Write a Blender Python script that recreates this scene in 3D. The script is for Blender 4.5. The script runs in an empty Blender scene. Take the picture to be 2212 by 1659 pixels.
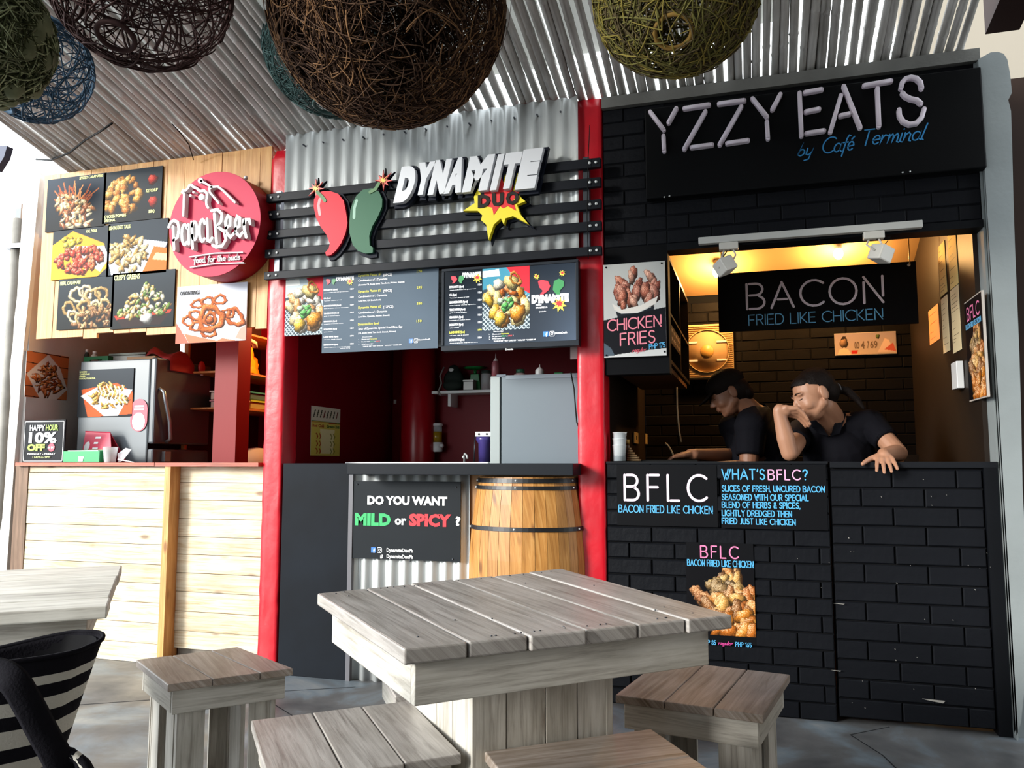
import bpy, math, random
import numpy as np
from mathutils import Vector, Matrix

# ------------------------------------------------------------------ camera, sky, sun, exposure
scn = bpy.context.scene
COL = scn.collection
W_, H_ = 2212, 1659
FPX, YAW, PITCH = 1740.0, math.radians(16.8), math.radians(5.6)
CAM = Vector((0, -3.75, 1.085))
cp, sp, cy_, sy_ = math.cos(PITCH), math.sin(PITCH), math.cos(YAW), math.sin(YAW)
CF = Vector((-sy_*cp, cy_*cp, sp)); CR = Vector((cy_, sy_, 0)); CU = CR.cross(CF)
camd = bpy.data.cameras.new('camera'); cam = bpy.data.objects.new('camera', camd); COL.objects.link(cam)
camd.sensor_width = 36; camd.lens = FPX/W_*36; camd.clip_start = .02; camd.clip_end = 200
cam.matrix_world = Matrix(((CR.x, CU.x, -CF.x, CAM.x), (CR.y, CU.y, -CF.y, CAM.y), (CR.z, CU.z, -CF.z, CAM.z), (0, 0, 0, 1)))
scn.camera = cam
scn.view_settings.view_transform = 'Standard'; scn.view_settings.look = 'None'
scn.view_settings.gamma = 1; scn.view_settings.use_curve_mapping = False
scn.view_settings.exposure = 0.0
wd = bpy.data.worlds.new('overcast_sky'); scn.world = wd; wd.use_nodes = True
bg = wd.node_tree.nodes['Background']; bg.inputs[0].default_value = (.9, .96, 1, 1); bg.inputs[1].default_value = 4.4
SUNS = [((1, 1.15, -.42), 5.0, 14, (1, .97, .9))]
for d, e, ang, c in SUNS:
    L = bpy.data.lights.new('sun', 'SUN'); L.energy = e; L.angle = math.radians(ang); L.color = c
    o = bpy.data.objects.new('sun', L); COL.objects.link(o); o.location = (-6, -6, 5)
    o.rotation_euler = Vector(d).to_track_quat('-Z', 'Y').to_euler()
scn.cycles.max_bounces = 8; scn.cycles.diffuse_bounces = 4; scn.cycles.glossy_bounces = 3
scn.cycles.transparent_max_bounces = 8; scn.cycles.sample_clamp_indirect = 6
scn.cycles.caustics_reflective = False; scn.cycles.caustics_refractive = False

# ------------------------------------------------------------------ reading points of the place
def ray(px, py): return CF + CR*((px-W_/2)/FPX) - CU*((py-H_/2)/FPX)
def at(px, py, Y=0.0): d = ray(px, py); return CAM + d*((Y-CAM.y)/d.y)
def atz(px, py, Z): d = ray(px, py); return CAM + d*((Z-CAM.z)/d.z)
def atx(px, py, X): d = ray(px, py); return CAM + d*((X-CAM.x)/d.x)
R = random.Random(7)
NPR = np.random.RandomState(5)

# ------------------------------------------------------------------ materials
def lin(c):
    if isinstance(c, str): c = tuple(int(c[i:i+2], 16)/255 for i in (0, 2, 4))
    return tuple((x/12.92 if x <= .04045 else ((x+.055)/1.055)**2.4) for x in c[:3])
MATS = {}
def mat(name, col, rough=.6, metal=0, noise=0, nscale=8, bump=0, bscale=60, col2=None, emit=0, spec=.5, alpha=1, trans=0, stretch=None, coat=0):
    if name in MATS: return MATS[name]
    m = bpy.data.materials.new(name); m.use_nodes = True; nt = m.node_tree; b = nt.nodes['Principled BSDF']
    c = lin(col); b.inputs['Base Color'].default_value = (*c, 1); b.inputs['Roughness'].default_value = rough
    b.inputs['Metallic'].default_value = metal; b.inputs['Specular IOR Level'].default_value = spec
    if coat: b.inputs['Coat Weight'].default_value = coat
    if alpha < 1: b.inputs['Alpha'].default_value = alpha
    if trans: b.inputs['Transmission Weight'].default_value = trans
    tc = None
    def coord():
        tc = nt.nodes.new('ShaderNodeTexCoord'); mp = nt.nodes.new('ShaderNodeMapping')
        nt.links.new(tc.outputs['Object'], mp.inputs[0])
        if stretch: mp.inputs['Scale'].default_value = stretch
        return mp
    if noise:
        mp = coord(); n = nt.nodes.new('ShaderNodeTexNoise'); n.inputs['Scale'].default_value = nscale; n.inputs['Detail'].default_value = 6
        nt.links.new(mp.outputs[0], n.inputs['Vector'])
        r = nt.nodes.new('ShaderNodeValToRGB'); r.color_ramp.elements[0].position = .3; r.color_ramp.elements[1].position = .7
        c2 = lin(col2) if col2 else tuple(x*(1-noise) for x in c)
        r.color_ramp.elements[0].color = (*c2, 1); r.color_ramp.elements[1].color = (*c, 1)
        nt.links.new(n.outputs['Fac'], r.inputs[0]); nt.links.new(r.outputs[0], b.inputs['Base Color'])
    if bump:
        mp = coord(); n = nt.nodes.new('ShaderNodeTexNoise'); n.inputs['Scale'].default_value = bscale; n.inputs['Detail'].default_value = 4
        nt.links.new(mp.outputs[0], n.inputs['Vector'])
        bp = nt.nodes.new('ShaderNodeBump'); bp.inputs['Strength'].default_value = bump; bp.inputs['Distance'].default_value = .004
        nt.links.new(n.outputs['Fac'], bp.inputs['Height']); nt.links.new(bp.outputs[0], b.inputs['Normal'])
    if emit:
        b.inputs['Emission Color'].default_value = (*c, 1); b.inputs['Emission Strength'].default_value = emit
    MATS[name] = m; return m

def wood(name, base, dark, light, rough=.6, grain=1.0, knots=True, paint=None, vary=.25, amt=.5, bump=.35):
    """planks with UV: u along the grain in metres, v across; each object a tone of its own"""
    if name in MATS: return MATS[name]
    m = bpy.data.materials.new(name); m.use_nodes = True; nt = m.node_tree; N = nt.nodes.new; L = nt.links.new
    b = nt.nodes['Principled BSDF']; b.inputs['Roughness'].default_value = rough; b.inputs['Specular IOR Level'].default_value = .35
    uv = N('ShaderNodeUVMap'); oi = N('ShaderNodeObjectInfo'); ad = N('ShaderNodeVectorMath'); ad.operation = 'ADD'
    sc = N('ShaderNodeVectorMath'); sc.operation = 'SCALE'; sc.inputs['Scale'].default_value = 37.0
    cx = N('ShaderNodeCombineXYZ'); L(oi.outputs['Random'], cx.inputs[0]); L(oi.outputs['Random'], cx.inputs[1]); L(oi.outputs['Random'], cx.inputs[2])
    L(cx.outputs[0], sc.inputs[0]); L(uv.outputs[0], ad.inputs[0]); L(sc.outputs[0], ad.inputs[1])
    mp = N('ShaderNodeMapping'); mp.inputs['Scale'].default_value = (1.5*grain, 28*grain, 1); L(ad.outputs[0], mp.inputs[0])
    n = N('ShaderNodeTexNoise'); n.inputs['Scale'].default_value = 2.2; n.inputs['Detail'].default_value = 8; n.inputs['Roughness'].default_value = .65; n.inputs['Distortion'].default_value = .6
    L(mp.outputs[0], n.inputs['Vector'])
    r = N('ShaderNodeValToRGB'); e = r.color_ramp.elements; e[0].position = .28; e[1].position = .75
    e[0].color = (*lin(dark), 1); e[1].color = (*lin(light), 1); mid = e.new(.5); mid.color = (*lin(base), 1)
    L(n.outputs['Fac'], r.inputs[0]); out = r.outputs[0]
    # slow stain patches
    mp2 = N('ShaderNodeMapping'); mp2.inputs['Scale'].default_value = (3, 6, 1); L(ad.outputs[0], mp2.inputs[0])
    n2 = N('ShaderNodeTexNoise'); n2.inputs['Scale'].default_value = 1.6; n2.inputs['Detail'].default_value = 3; L(mp2.outputs[0], n2.inputs['Vector'])
    r2 = N('ShaderNodeValToRGB'); r2.color_ramp.elements[0].position = .3; r2.color_ramp.elements[1].position = .62
    r2.color_ramp.elements[0].color = (1-vary, 1-vary*1.05, 1-vary*1.15, 1); r2.color_ramp.elements[1].color = (1, 1, 1, 1)
    L(n2.outputs['Fac'], r2.inputs[0])
    mx = N('ShaderNodeMix'); mx.data_type = 'RGBA'; mx.blend_type = 'MULTIPLY'; mx.inputs['Factor'].default_value = 1
    L(out, mx.inputs['A']); L(r2.outputs[0], mx.inputs['B']); out = mx.outputs['Result']
    if knots:
        mp3 = N('ShaderNodeMapping'); mp3.inputs['Scale'].default_value = (3.2, 9, 1); L(ad.outputs[0], mp3.inputs[0])
        v = N('ShaderNodeTexVoronoi'); v.inputs['Scale'].default_value = 1.0; L(mp3.outputs[0], v.inputs['Vector'])
        r3 = N('ShaderNodeValToRGB'); r3.color_ramp.elements[0].position = .06; r3.color_ramp.elements[1].position = .15
        r3.color_ramp.elements[0].color = (.22, .12, .07, 1); r3.color_ramp.elements[1].color = (1, 1, 1, 1)
        L(v.outputs['Distance'], r3.inputs[0])
        mk = N('ShaderNodeMix'); mk.data_type = 'RGBA'; mk.blend_type = 'MULTIPLY'; mk.inputs['Factor'].default_value = .75
        L(out, mk.inputs['A']); L(r3.outputs[0], mk.inputs['B']); out = mk.outputs['Result']
    # tone of the single plank
    hs = N('ShaderNodeHueSaturation'); mr = N('ShaderNodeMapRange'); mr.inputs['To Min'].default_value = 1-amt*.3; mr.inputs['To Max'].default_value = 1+amt*.2
    L(oi.outputs['Random'], mr.inputs['Value']); L(mr.outputs[0], hs.inputs['Value']); L(out, hs.inputs['Color'])
    L(hs.outputs[0], b.inputs['Base Color'])
    bp = N('ShaderNodeBump'); bp.inputs['Strength'].default_value = bump; bp.inputs['Distance'].default_value = .002
    L(n.outputs['Fac'], bp.inputs['Height']); L(bp.outputs[0], b.inputs['Normal'])
    MATS[name] = m; return m

def vcol_mat(name='printed_paper', rough=.5, emit=0):
    if name in MATS: return MATS[name]
    m = bpy.data.materials.new(name); m.use_nodes = True; nt = m.node_tree; b = nt.nodes['Principled BSDF']
    a = nt.nodes.new('ShaderNodeVertexColor'); a.layer_name = 'Col'; nt.links.new(a.outputs[0], b.inputs['Base Color'])
    b.inputs['Roughness'].default_value = rough; b.inputs['Specular IOR Level'].default_value = .1
    if emit: nt.links.new(a.outputs[0], b.inputs['Emission Color']); b.inputs['Emission Strength'].default_value = emit
    MATS[name] = m; return m

# ------------------------------------------------------------------ objects, parts, labels
WL = {}
def link(o, parent, loc):
    COL.objects.link(o)
    if parent is not None: o.parent = parent; o.location = Vector(loc)-WL[parent.name]
    else: o.location = loc
    WL[o.name] = Vector(loc)
def tag(o, label=None, cat=None, group=None, kind=None, category=None):
    cat = cat or category
    if label: o['label'] = label
    if cat: o['category'] = cat
    if group: o['group'] = group
    if kind: o['kind'] = kind
    return o
def T(name, label, cat, loc, group=None):
    o = bpy.data.objects.new(name, None); o.empty_display_size = .05; link(o, None, loc); return tag(o, label, cat, group)
def S(name, loc=(0, 0, 0)):
    o = bpy.data.objects.new(name, None); link(o, None, loc); o['kind'] = 'structure'; return o

class Fr:
    def __init__(s, o, u, v, n): s.o = Vector(o); s.u = Vector(u); s.v = Vector(v); s.n = Vector(n)
    def __call__(s, a, b, c=0): return s.o+s.u*a+s.v*b+s.n*c
def FY(Y): return Fr((0, Y, 0), (1, 0, 0), (0, 0, 1), (0, -1, 0))

class MB:
    def __init__(s): s.v = []; s.f = []; s.m = []; s.uv = []; s.sm = []
    def add(s, vs, fs, mi=0, uvs=None, smooth=False):
        k = len(s.v); s.v += [tuple(p) for p in vs]
        for i, f in enumerate(fs):
            s.f.append(tuple(k+j for j in f)); s.m.append(mi); s.sm.append(smooth)
            if uvs is None:
                s.uv.append([(0, 0)]*len(f))
            elif callable(uvs): s.uv.append([uvs(Vector(vs[j])) for j in f])
            else: s.uv.append([uvs[j] for j in f])
        return s
    def hexa(s, p, mi=0, long=0):
        """p: 8 points, bottom 0-3 ccw, top 4-7; long: 0 grain from p0 to p1, 1 from p0 to p3, 2 from p0 to p4"""
        p = [Vector(q) for q in p]
        e = [p[1]-p[0], p[3]-p[0], p[4]-p[0]]
        l = e[long].normalized(); o1, o2 = [e[i].normalized() for i in range(3) if i != long]
        def uv(q): d = q-p[0]; return (d.dot(l), d.dot(o1)+d.dot(o2))
        return s.add(p, [(0, 3, 2, 1), (4, 5, 6, 7), (0, 1, 5, 4), (1, 2, 6, 5), (2, 3, 7, 6), (3, 0, 4, 7)], mi, uv)
    def box(s, x0, x1, y0, y1, z0, z1, mi=0, long=None):
        if long is None: d = (x1-x0, y1-y0, z1-z0); long = d.index(max(d))
        return s.hexa([(x0, y0, z0), (x1, y0, z0), (x1, y1, z0), (x0, y1, z0), (x0, y0, z1), (x1, y0, z1), (x1, y1, z1), (x0, y1, z1)], mi, long)
    def fbox(s, fr, a0, a1, b0, b1, c0, c1, mi=0, long=0):
        P = [fr(a0, b0, c0), fr(a1, b0, c0), fr(a1, b1, c0), fr(a0, b1, c0), fr(a0, b0, c1), fr(a1, b0, c1), fr(a1, b1, c1), fr(a0, b1, c1)]
        return s.hexa(P, mi, long)
    def slab(s, q, th, mi=0, long=0):
        """quad q (4 pts, ccw from above) with thickness th downwards"""
        q = [Vector(p) for p in q]; lo = [p-Vector((0, 0, th)) for p in q]
        return s.hexa(lo+q, mi, long)
    def prism(s, pts, fr, c0, c1, mi=0):
        n = len(pts); ar = sum(pts[i][0]*pts[(i+1) % n][1]-pts[(i+1) % n][0]*pts[i][1] for i in range(n))
        if ar < 0: pts = pts[::-1]
        vs = [fr(a, b, c1) for a, b in pts]+[fr(a, b, c0) for a, b in pts]
        fs = [tuple(range(n)), tuple(range(2*n-1, n-1, -1))]+[(i, n+i, n+(i+1) % n, (i+1) % n) for i in range(n)]
        fs = fs[:2]+[f[::-1] if False else f for f in fs[2:]]
        return s.add(vs, fs, mi)
    def cyl(s, p0, p1, r0, r1=None, n=12, caps=True, mi=0, smooth=True):
        r1 = r0 if r1 is None else r1
        return s.rings([p0, p1], [r0, r1], n, caps, mi, smooth)
    def rings(s, pts, rs, n=8, caps=True, mi=0, smooth=True, closed=False):
        pts = [Vector(p) for p in pts]; m = len(pts)
        if not hasattr(rs, '__len__'): rs = [rs]*m
        vs = []; up = None; L = 0; uvs = []
        for i, p in enumerate(pts):
            d = (pts[min(i+1, m-1)]-pts[max(i-1, 0)])
            if d.length < 1e-9: d = Vector((0, 0, 1))
            d.normalize()
            if up is None:
                a = Vector((0, 0, 1)) if abs(d.z) < .9 else Vector((1, 0, 0)); up = (a-d*a.dot(d)).normalized()
            else:
                u2 = up-d*up.dot(d); up = u2.normalized() if u2.length > 1e-6 else up
            sd = d.cross(up)
            if i: L += (p-pts[i-1]).length
            for j in range(n):
                t = 2*math.pi*j/n; vs.append(p+(up*math.cos(t)+sd*math.sin(t))*rs[i]); uvs.append((L, rs[i]*t))
        fs = [(i*n+j, i*n+(j+1) % n, (i+1)*n+(j+1) % n, (i+1)*n+j) for i in range(m-1) for j in range(n)]
        if caps: fs += [tuple(range(n-1, -1, -1)), tuple(range((m-1)*n, m*n))]
        return s.add(vs, fs, mi, uvs, smooth)
    def lathe(s, c, prof, n=24, mi=0, axis='z', smooth=True, caps=True):
        c = Vector(c); vs = []
        for r, h in prof:
            for j in range(n):
                t = 2*math.pi*j/n; a, b = r*math.cos(t), r*math.sin(t)
                vs.append(c+(Vector((a, b, h)) if axis == 'z' else Vector((a, -h, b)) if axis == 'y' else Vector((h, a, b))))
        m = len(prof)
        fs = [(i*n+j, i*n+(j+1) % n, (i+1)*n+(j+1) % n, (i+1)*n+j) for i in range(m-1) for j in range(n)]
        if caps: fs += [tuple(range(n-1, -1, -1)), tuple(range((m-1)*n, m*n))]
        return s.add(vs, fs, mi, None, smooth)
    def ell(s, c, r, rot=None, n=16, m=10, mi=0):
        c = Vector(c); r = Vector((r,)*3) if not hasattr(r, '__len__') else Vector(r); vs = [Vector((0, 0, r.z))]
        for i in range(1, m):
            t = math.pi*i/m
            for j in range(n):
                a = 2*math.pi*j/n; vs.append(Vector((r.x*math.sin(t)*math.cos(a), r.y*math.sin(t)*math.sin(a), r.z*math.cos(t))))
        vs.append(Vector((0, 0, -r.z)))
        if rot is not None: vs = [rot @ v for v in vs]
        vs = [v+c for v in vs]; K = len(vs)-1
        fs = [(0, 1+j, 1+(j+1) % n) for j in range(n)]
        fs += [(1+i*n+j, 1+(i+1)*n+j, 1+(i+1)*n+(j+1) % n, 1+i*n+(j+1) % n) for i in range(m-2) for j in range(n)]
        fs += [(K, 1+(m-2)*n+(j+1) % n, 1+(m-2)*n+j) for j in range(n)]
        return s.add(vs, fs, mi, None, True)
    def cone(s, p0, r0, p1, r1, n=14):
        """closed tapering capsule"""
        p0, p1 = Vector(p0), Vector(p1); d = p1-p0; L = d.length
        if L < 1e-6: return s.ell(p0, r0)
        d /= L; pts = []; rs = []
        for k in range(5, 0, -1):
            a = math.pi/2*k/5.01; pts.append(p0-d*r0*math.sin(a)); rs.append(r0*math.cos(a))
        for k in range(0, 5): t = k/4; pts.append(p0+d*L*t); rs.append(r0+(r1-r0)*t)
        for k in range(1, 6):
            a = math.pi/2*k/5.01; pts.append(p1+d*r1*math.sin(a)); rs.append(r1*math.cos(a))
        return s.rings(pts, rs, n)
    def ribbon(s, pts, w, fr, c=.002, mi=0, th=0):
        """flat stroke with round ends in the frame's plane"""
        P = [Vector((p[0], p[1])) for p in pts]
        Q = [P[0]]
        for p in P[1:]:
            if (p-Q[-1]).length > 1e-6: Q.append(p)
        P = Q
        if len(P) < 2:
            P = [P[0]-Vector((w*.01, 0)), P[0]+Vector((w*.01, 0))]
        h = w/2; Lf = []; Rt = []; n = len(P); closed = (P[0]-P[-1]).length < 1e-5 and n > 3
        for i in range(n):
            a = P[i]-P[i-1] if i else (P[-1]-P[-2] if closed else P[1]-P[0])
            b = P[i+1]-P[i] if i < n-1 else (P[1]-P[0] if closed else P[-1]-P[-2])
            a.normalize(); b.normalize(); na = Vector((-a.y, a.x)); nb = Vector((-b.y, b.x)); m = na+nb
            if m.length < 1e-3: m = na
            m.normalize(); k = min(1/max(m.dot(na), .3), 2); Lf.append(P[i]+m*h*k); Rt.append(P[i]-m*h*k)
        loop = list(Rt)
        if not closed:
            d = (P[-1]-P[-2]).normalized(); nn = Vector((-d.y, d.x)); capE = [P[-1]-nn*h*math.cos(t)+d*h*math.sin(t) for t in (math.pi*k/5 for k in range(1, 5))]
            d = (P[0]-P[1]).normalized(); nn = Vector((-d.y, d.x)); capS = [P[0]-nn*h*math.cos(t)+d*h*math.sin(t) for t in (math.pi*k/5 for k in range(1, 5))]
        else: capE = capS = []
        V2 = Rt+Lf; fs = [(i, i+1, n+i+1, n+i) for i in range(n-1)]
        k = len(V2)
        if capE:
            V2 = V2+capE+capS; fs.append((n-1, k, k+1, k+2, k+3, 2*n-1)); fs.append((n, k+4, k+5, k+6, k+7, 0))
        if not th:
            return s.add([fr(p.x, p.y, c) for p in V2], fs, mi)
        m = len(V2); vs = [fr(p.x, p.y, c+th) for p in V2]+[fr(p.x, p.y, c) for p in V2]
        fs = fs+[tuple(m+j for j in f[::-1]) for f in fs]
        if not closed:
            ring = list(range(0, n))+[k, k+1, k+2, k+3]+list(range(2*n-1, n-1, -1))+[k+4, k+5, k+6, k+7]
            q = len(ring); fs += [(ring[i], ring[i]+m, ring[(i+1) % q]+m, ring[(i+1) % q]) for i in range(q)]
        else:
            fs += [(i, i+m, i+1+m, i+1) for i in range(n-1)]+[(n+i+1, n+i+1+m, n+i+m, n+i) for i in range(n-1)]
        return s.add(vs, fs, mi)
    def mesh(s, name, org):
        me = bpy.data.meshes.new(name); ox, oy, oz = org
        me.from_pydata([(x-ox, y-oy, z-oz) for x, y, z in s.v], [], s.f)
        me.polygons.foreach_set('material_index', s.m); me.polygons.foreach_set('use_smooth', s.sm)
        ul = me.uv_layers.new(name='UVMap'); flat = [c for f in s.uv for uv in f for c in uv]
        if len(flat) == 2*len(me.loops): ul.data.foreach_set('uv', flat)
        me.update(); return me
    def build(s, name, m, parent=None, loc=None, bev=0, smooth=None, **tags):
        if loc is None:
            a = np.array([tuple(v) for v in s.v]); loc = Vector(((a[:, 0].min()+a[:, 0].max())/2, (a[:, 1].min()+a[:, 1].max())/2, a[:, 2].min()))
        me = s.mesh(name, loc)
        for x in (m if isinstance(m, (list, tuple)) else [m]): me.materials.append(x)
        o = bpy.data.objects.new(name, me); link(o, parent, loc)
        if bev:
            b = o.modifiers.new('bevel', 'BEVEL'); b.width = bev; b.segments = 2; b.limit_method = 'ANGLE'; b.angle_limit = math.radians(40)
            b.harden_normals = False
        tag(o, **{k: v for k, v in tags.items()}); return o

def copy_part(src, loc, parent, rot=None):
    o = bpy.data.objects.new(src.name.split('.')[0], src.data); link(o, parent, loc)
    if rot is not None: o.rotation_euler = rot
    return o

# ------------------------------------------------------------------ lettering
_TX = {}
def text2d(s, bold=0.0, res=2):
    k = (s, bold, res)
    if k in _TX: return _TX[k]
    cu = bpy.data.curves.new('t', 'FONT'); cu.body = s; cu.size = 1; cu.resolution_u = res; cu.offset = bold
    ob = bpy.data.objects.new('t', cu); COL.objects.link(ob); dg = bpy.context.evaluated_depsgraph_get()
    me = bpy.data.meshes.new_from_object(ob.evaluated_get(dg))
    vs = [(v.co.x, v.co.y) for v in me.vertices]; fs = [tuple(p.vertices) for p in me.polygons]
    bpy.data.objects.remove(ob); bpy.data.curves.remove(cu); bpy.data.meshes.remove(me)
    _TX[k] = (vs, fs); return _TX[k]
def text(mb, s, fr, a0, b0, b1, a1=None, c=.002, bold=0.0, mi=0, th=0, shear=0, cap=True, slope=0, res=2):
    """text from (a0,b0) baseline to cap height b1, width to a1 if given"""
    vs, fs = text2d(s, bold, res)
    if not vs: return a0
    xs = [v[0] for v in vs]; x0, x1 = min(xs), max(xs); H = .73 if cap else max(v[1] for v in vs)
    ky = (b1-b0)/H; kx = (a1-a0)/(x1-x0) if a1 is not None else ky
    P = [(a0+(x-x0)*kx+shear*y*ky, b0+y*ky+slope*(x-x0)*kx) for x, y in vs]
    if not th: mb.add([fr(a, b, c) for a, b in P], fs, mi)
    else:
        n = len(P); ed = {}
        for f in fs:
            for i in range(len(f)):
                e = (f[i], f[(i+1) % len(f)]); ed[e] = 1
        side = [(a, n+a, n+b, b) for a, b in ed if (b, a) not in ed]
        mb.add([fr(a, b, c+th) for a, b in P]+[fr(a, b, c) for a, b in P], fs+[tuple(n+j for j in f[::-1]) for f in fs]+side, mi)
    return a0+(x1-x0)*kx

def arc(cx, cy, rx, ry, a0, a1, n=10): return [(cx+rx*math.cos(math.radians(a0+(a1-a0)*i/n)), cy+ry*math.sin(math.radians(a0+(a1-a0)*i/n))) for i in range(n+1)]
G = {
 'A': (.82, [[(0, 0), (.37, .9)], [(.4, 1), (.82, 0)], [(.24, .32), (.58, .32)]]),
 'B': (.66, [[(0, 0), (0, 1)], [(.1, 1), (.35, 1)]+arc(.35, .77, .25, .23, 90, -90, 8)+[(.1, .54)], [(.46, .5)]+arc(.38, .25, .28, .25, 60, -90, 8)+[(.1, 0)]]),
 'C': (.8, [arc(.5, .5, .5, .5, 48, 312, 16)]),
 'D': (.72, [[(0, 0), (0, 1)], [(.1, 1), (.3, 1)]+arc(.3, .5, .42, .5, 90, -90, 12)+[(.1, 0)]]),
 'E': (.55, [[(0, 0), (0, 1)], [(.12, 1), (.55, 1)], [(.12, .52), (.5, .52)], [(.12, 0), (.55, 0)]]),
 'F': (.52, [[(0, 0), (0, 1)], [(.1, 1), (.52, 1)], [(.1, .52), (.46, .52)]]),
 'G': (.85, [arc(.5, .5, .5, .5, 48, 350, 18)+[(.95, .42), (.6, .42)]]),
 'H': (.66, [[(0, 0), (0, 1)], [(.66, 0), (.66, 1)], [(.1, .52), (.56, .52)]]),
 'I': (.0, [[(0, 0), (0, 1)]]),
 'J': (.35, [[(.35, 1), (.35, .25)]+arc(.13, .22, .22, .22, 0, -110, 6)]),
 'K': (.58, [[(0, 0), (0, 1)], [(.55, 1), (.1, .5), (.58, 0)]]),
 'L': (.5, [[(0, 0), (0, 1)], [(.12, 0), (.5, 0)]]),
 'M': (.8, [[(0, 0), (.06, 1), (.4, .3), (.74, 1), (.8, 0)]]),
 'N': (.66, [[(0, 0), (0, .8)], [(0, 1), (.66, 0)], [(.66, .25), (.66, 1)]]),
 'O': (.96, [arc(.48, .5, .48, .5, 90, 450, 20)]),
 'P': (.58, [[(0, 0), (0, 1)], [(.1, 1), (.32, 1)]+arc(.32, .74, .26, .26, 90, -90, 8)+[(.1, .48)]]),
 'R': (.6, [[(0, 0), (0, 1)], [(.1, 1), (.33, 1)]+arc(.33, .75, .25, .25, 90, -90, 8)+[(.1, .5)], [(.34, .42), (.6, 0)]]),
 'S': (.55, [arc(.28, .76, .25, .24, 35, 250, 10)+arc(.27, .25, .27, .25, 70, -150, 10)]),
 'T': (.6, [[(0, 1), (.6, 1)], [(.3, .9), (.3, 0)]]),
 'U': (.66, [[(0, 1), (0, .33)]+arc(.33, .33, .33, .33, 180, 360, 10)+[(.66, 1)]]),
 'V': (.7, [[(0, 1), (.35, 0), (.7, 1)]]),
 'W': (1.0, [[(0, 1), (.28, 0), (.46, .6)], [(.5, 0), (.72, 1)], [(.56, .3), (.66, 0), (1, 1)]]),
 'X': (.65, [[(0, 0), (.65, 1)], [(0, 1), (.65, 0)]]),
 'Y': (.7, [[(0, 1), (.33, .55)], [(.35, .48), (.35, 0)], [(.42, .62), (.7, 1)]]),
 'Z': (.62, [[(0, 1), (.62, 1)], [(.58, .88), (0, 0)], [(.14, 0), (.66, 0)]]),
 "'": (.05, [[(.06, 1.0), (.02, .8)]]), ',': (.05, [[(.04, .04), (0, -.12)]]), '.': (.02, [[(0, 0), (.01, 0)]]),
 '?': (.4, [arc(.2, .76, .2, .24, 170, -60, 8)+[(.2, .42), (.2, .3)], [(.2, .02), (.2, .0)]]),
 '&': (.6, [[(.6, 0), (.14, .68)]+arc(.28, .8, .16, .18, 200, -20, 8)+[(.1, .42)]+arc(.22, .22, .2, .22, 130, 300, 8)+[(.55, .4)]]),
 '0': (.55, [arc(.27, .5, .27, .5, 90, 450, 14)]), '1': (.2, [[(0, .85), (.18, 1), (.18, 0)]]), '2': (.5, [arc(.25, .75, .24, .25, 160, -30, 8)+[(0, 0), (.5, 0)]]),
 '4': (.55, [[(.42, 0), (.42, 1), (0, .3), (.55, .3)]]), '5': (.5, [[(.45, 1), (.08, 1), (.04, .56)]+arc(.24, .32, .25, .3, 110, -140, 8)]),
 '6': (.52, [[(.42, 1), (.1, .55)]+arc(.26, .3, .24, .3, 150, -210, 12)]), '7': (.5, [[(0, 1), (.5, 1), (.15, 0)]]),
 '8': (.5, [arc(.25, .77, .2, .23, 270, -90, 10), arc(.25, .27, .25, .27, 90, 450, 12)]), '9': (.52, [[(.1, 0), (.44, .45)]+arc(.26, .7, .24, .3, -30, 330, 12)]),
 ' ': (.22, []),
 'a': (.5, [arc(.22, .28, .22, .27, 40, 330, 10)+[(.44, .55), (.42, .1), (.55, .02)]]), 'b': (.45, [[(0, .1), (.12, 1), (.02, .1)]+arc(.2, .25, .2, .24, 220, 490, 10)]),
 'd': (.5, [arc(.22, .28, .22, .27, 40, 330, 10)+[(.46, 1), (.44, .05), (.55, .02)]]), 'e': (.45, [[(.04, .28), (.4, .33)]+arc(.23, .3, .2, .27, 10, 320, 10)]),
 'f': (.3, [[(.42, .95), (.3, 1), (.2, .8), (.1, -.3)], [(0, .55), (.34, .57)]]), 'g': (.45, [arc(.22, .28, .2, .25, 40, 330, 10)+[(.42, .5), (.36, -.3), (.1, -.35)]]),
 'h': (.45, [[(.06, 1), (0, 0), (.1, .45), (.25, .55), (.38, .42), (.36, 0)]]), 'i': (.12, [[(.02, .55), (0, .05), (.12, 0)], [(.06, .78), (.07, .8)]]),
 'l': (.18, [[(.12, 1), (0, .1), (.12, 0)]]), 'm': (.68, [[(.02, .55), (0, 0), (.08, .45), (.2, .55), (.28, .42), (.27, 0), (.36, .45), (.48, .55), (.57, .42), (.56, .05), (.68, 0)]]),
 'n': (.45, [[(.02, .55), (0, 0), (.1, .45), (.25, .55), (.36, .42), (.34, .05), (.45, 0)]]), 'o': (.44, [arc(.22, .28, .2, .27, 90, 450, 12)]),
 'p': (.42, [[(.04, .55), (-.04, -.4)], [(.0, .1)]+arc(.2, .28, .2, .27, 220, 490, 10)]), 'r': (.36, [[(.02, .55), (0, 0), (.08, .4), (.2, .55), (.36, .48)]]),
 's': (.36, [arc(.18, .42, .15, .13, 40, 250, 8)+arc(.17, .14, .16, .14, 70, -150, 8)]), 't': (.3, [[(.14, .9), (.08, .1), (.26, .02)], [(0, .58), (.3, .6)]]),
 'u': (.45, [[(.02, .55), (0, .18), (.12, 0), (.3, .1), (.38, .55), (.36, .05), (.46, 0)]]), 'y': (.45, [[(.02, .55), (.04, .1), (.2, .02), (.36, .2), (.4, .55), (.3, -.3), (.05, -.38)]]),
}
G['é'] = (.45, G['e'][1]+[[(.2, .72), (.34, .88)]])
def strokes(s, h, gap=.2, kx=1.0, shear=0):
    out = []; x = 0
    for ch in s:
        w, ss = G[ch]
        out.append((ch, [[((x+p[0]*kx+shear*p[1])*h, p[1]*h) for p in st] for st in ss])); x += w*kx+gap
    return out, (x-gap)*h
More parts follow.
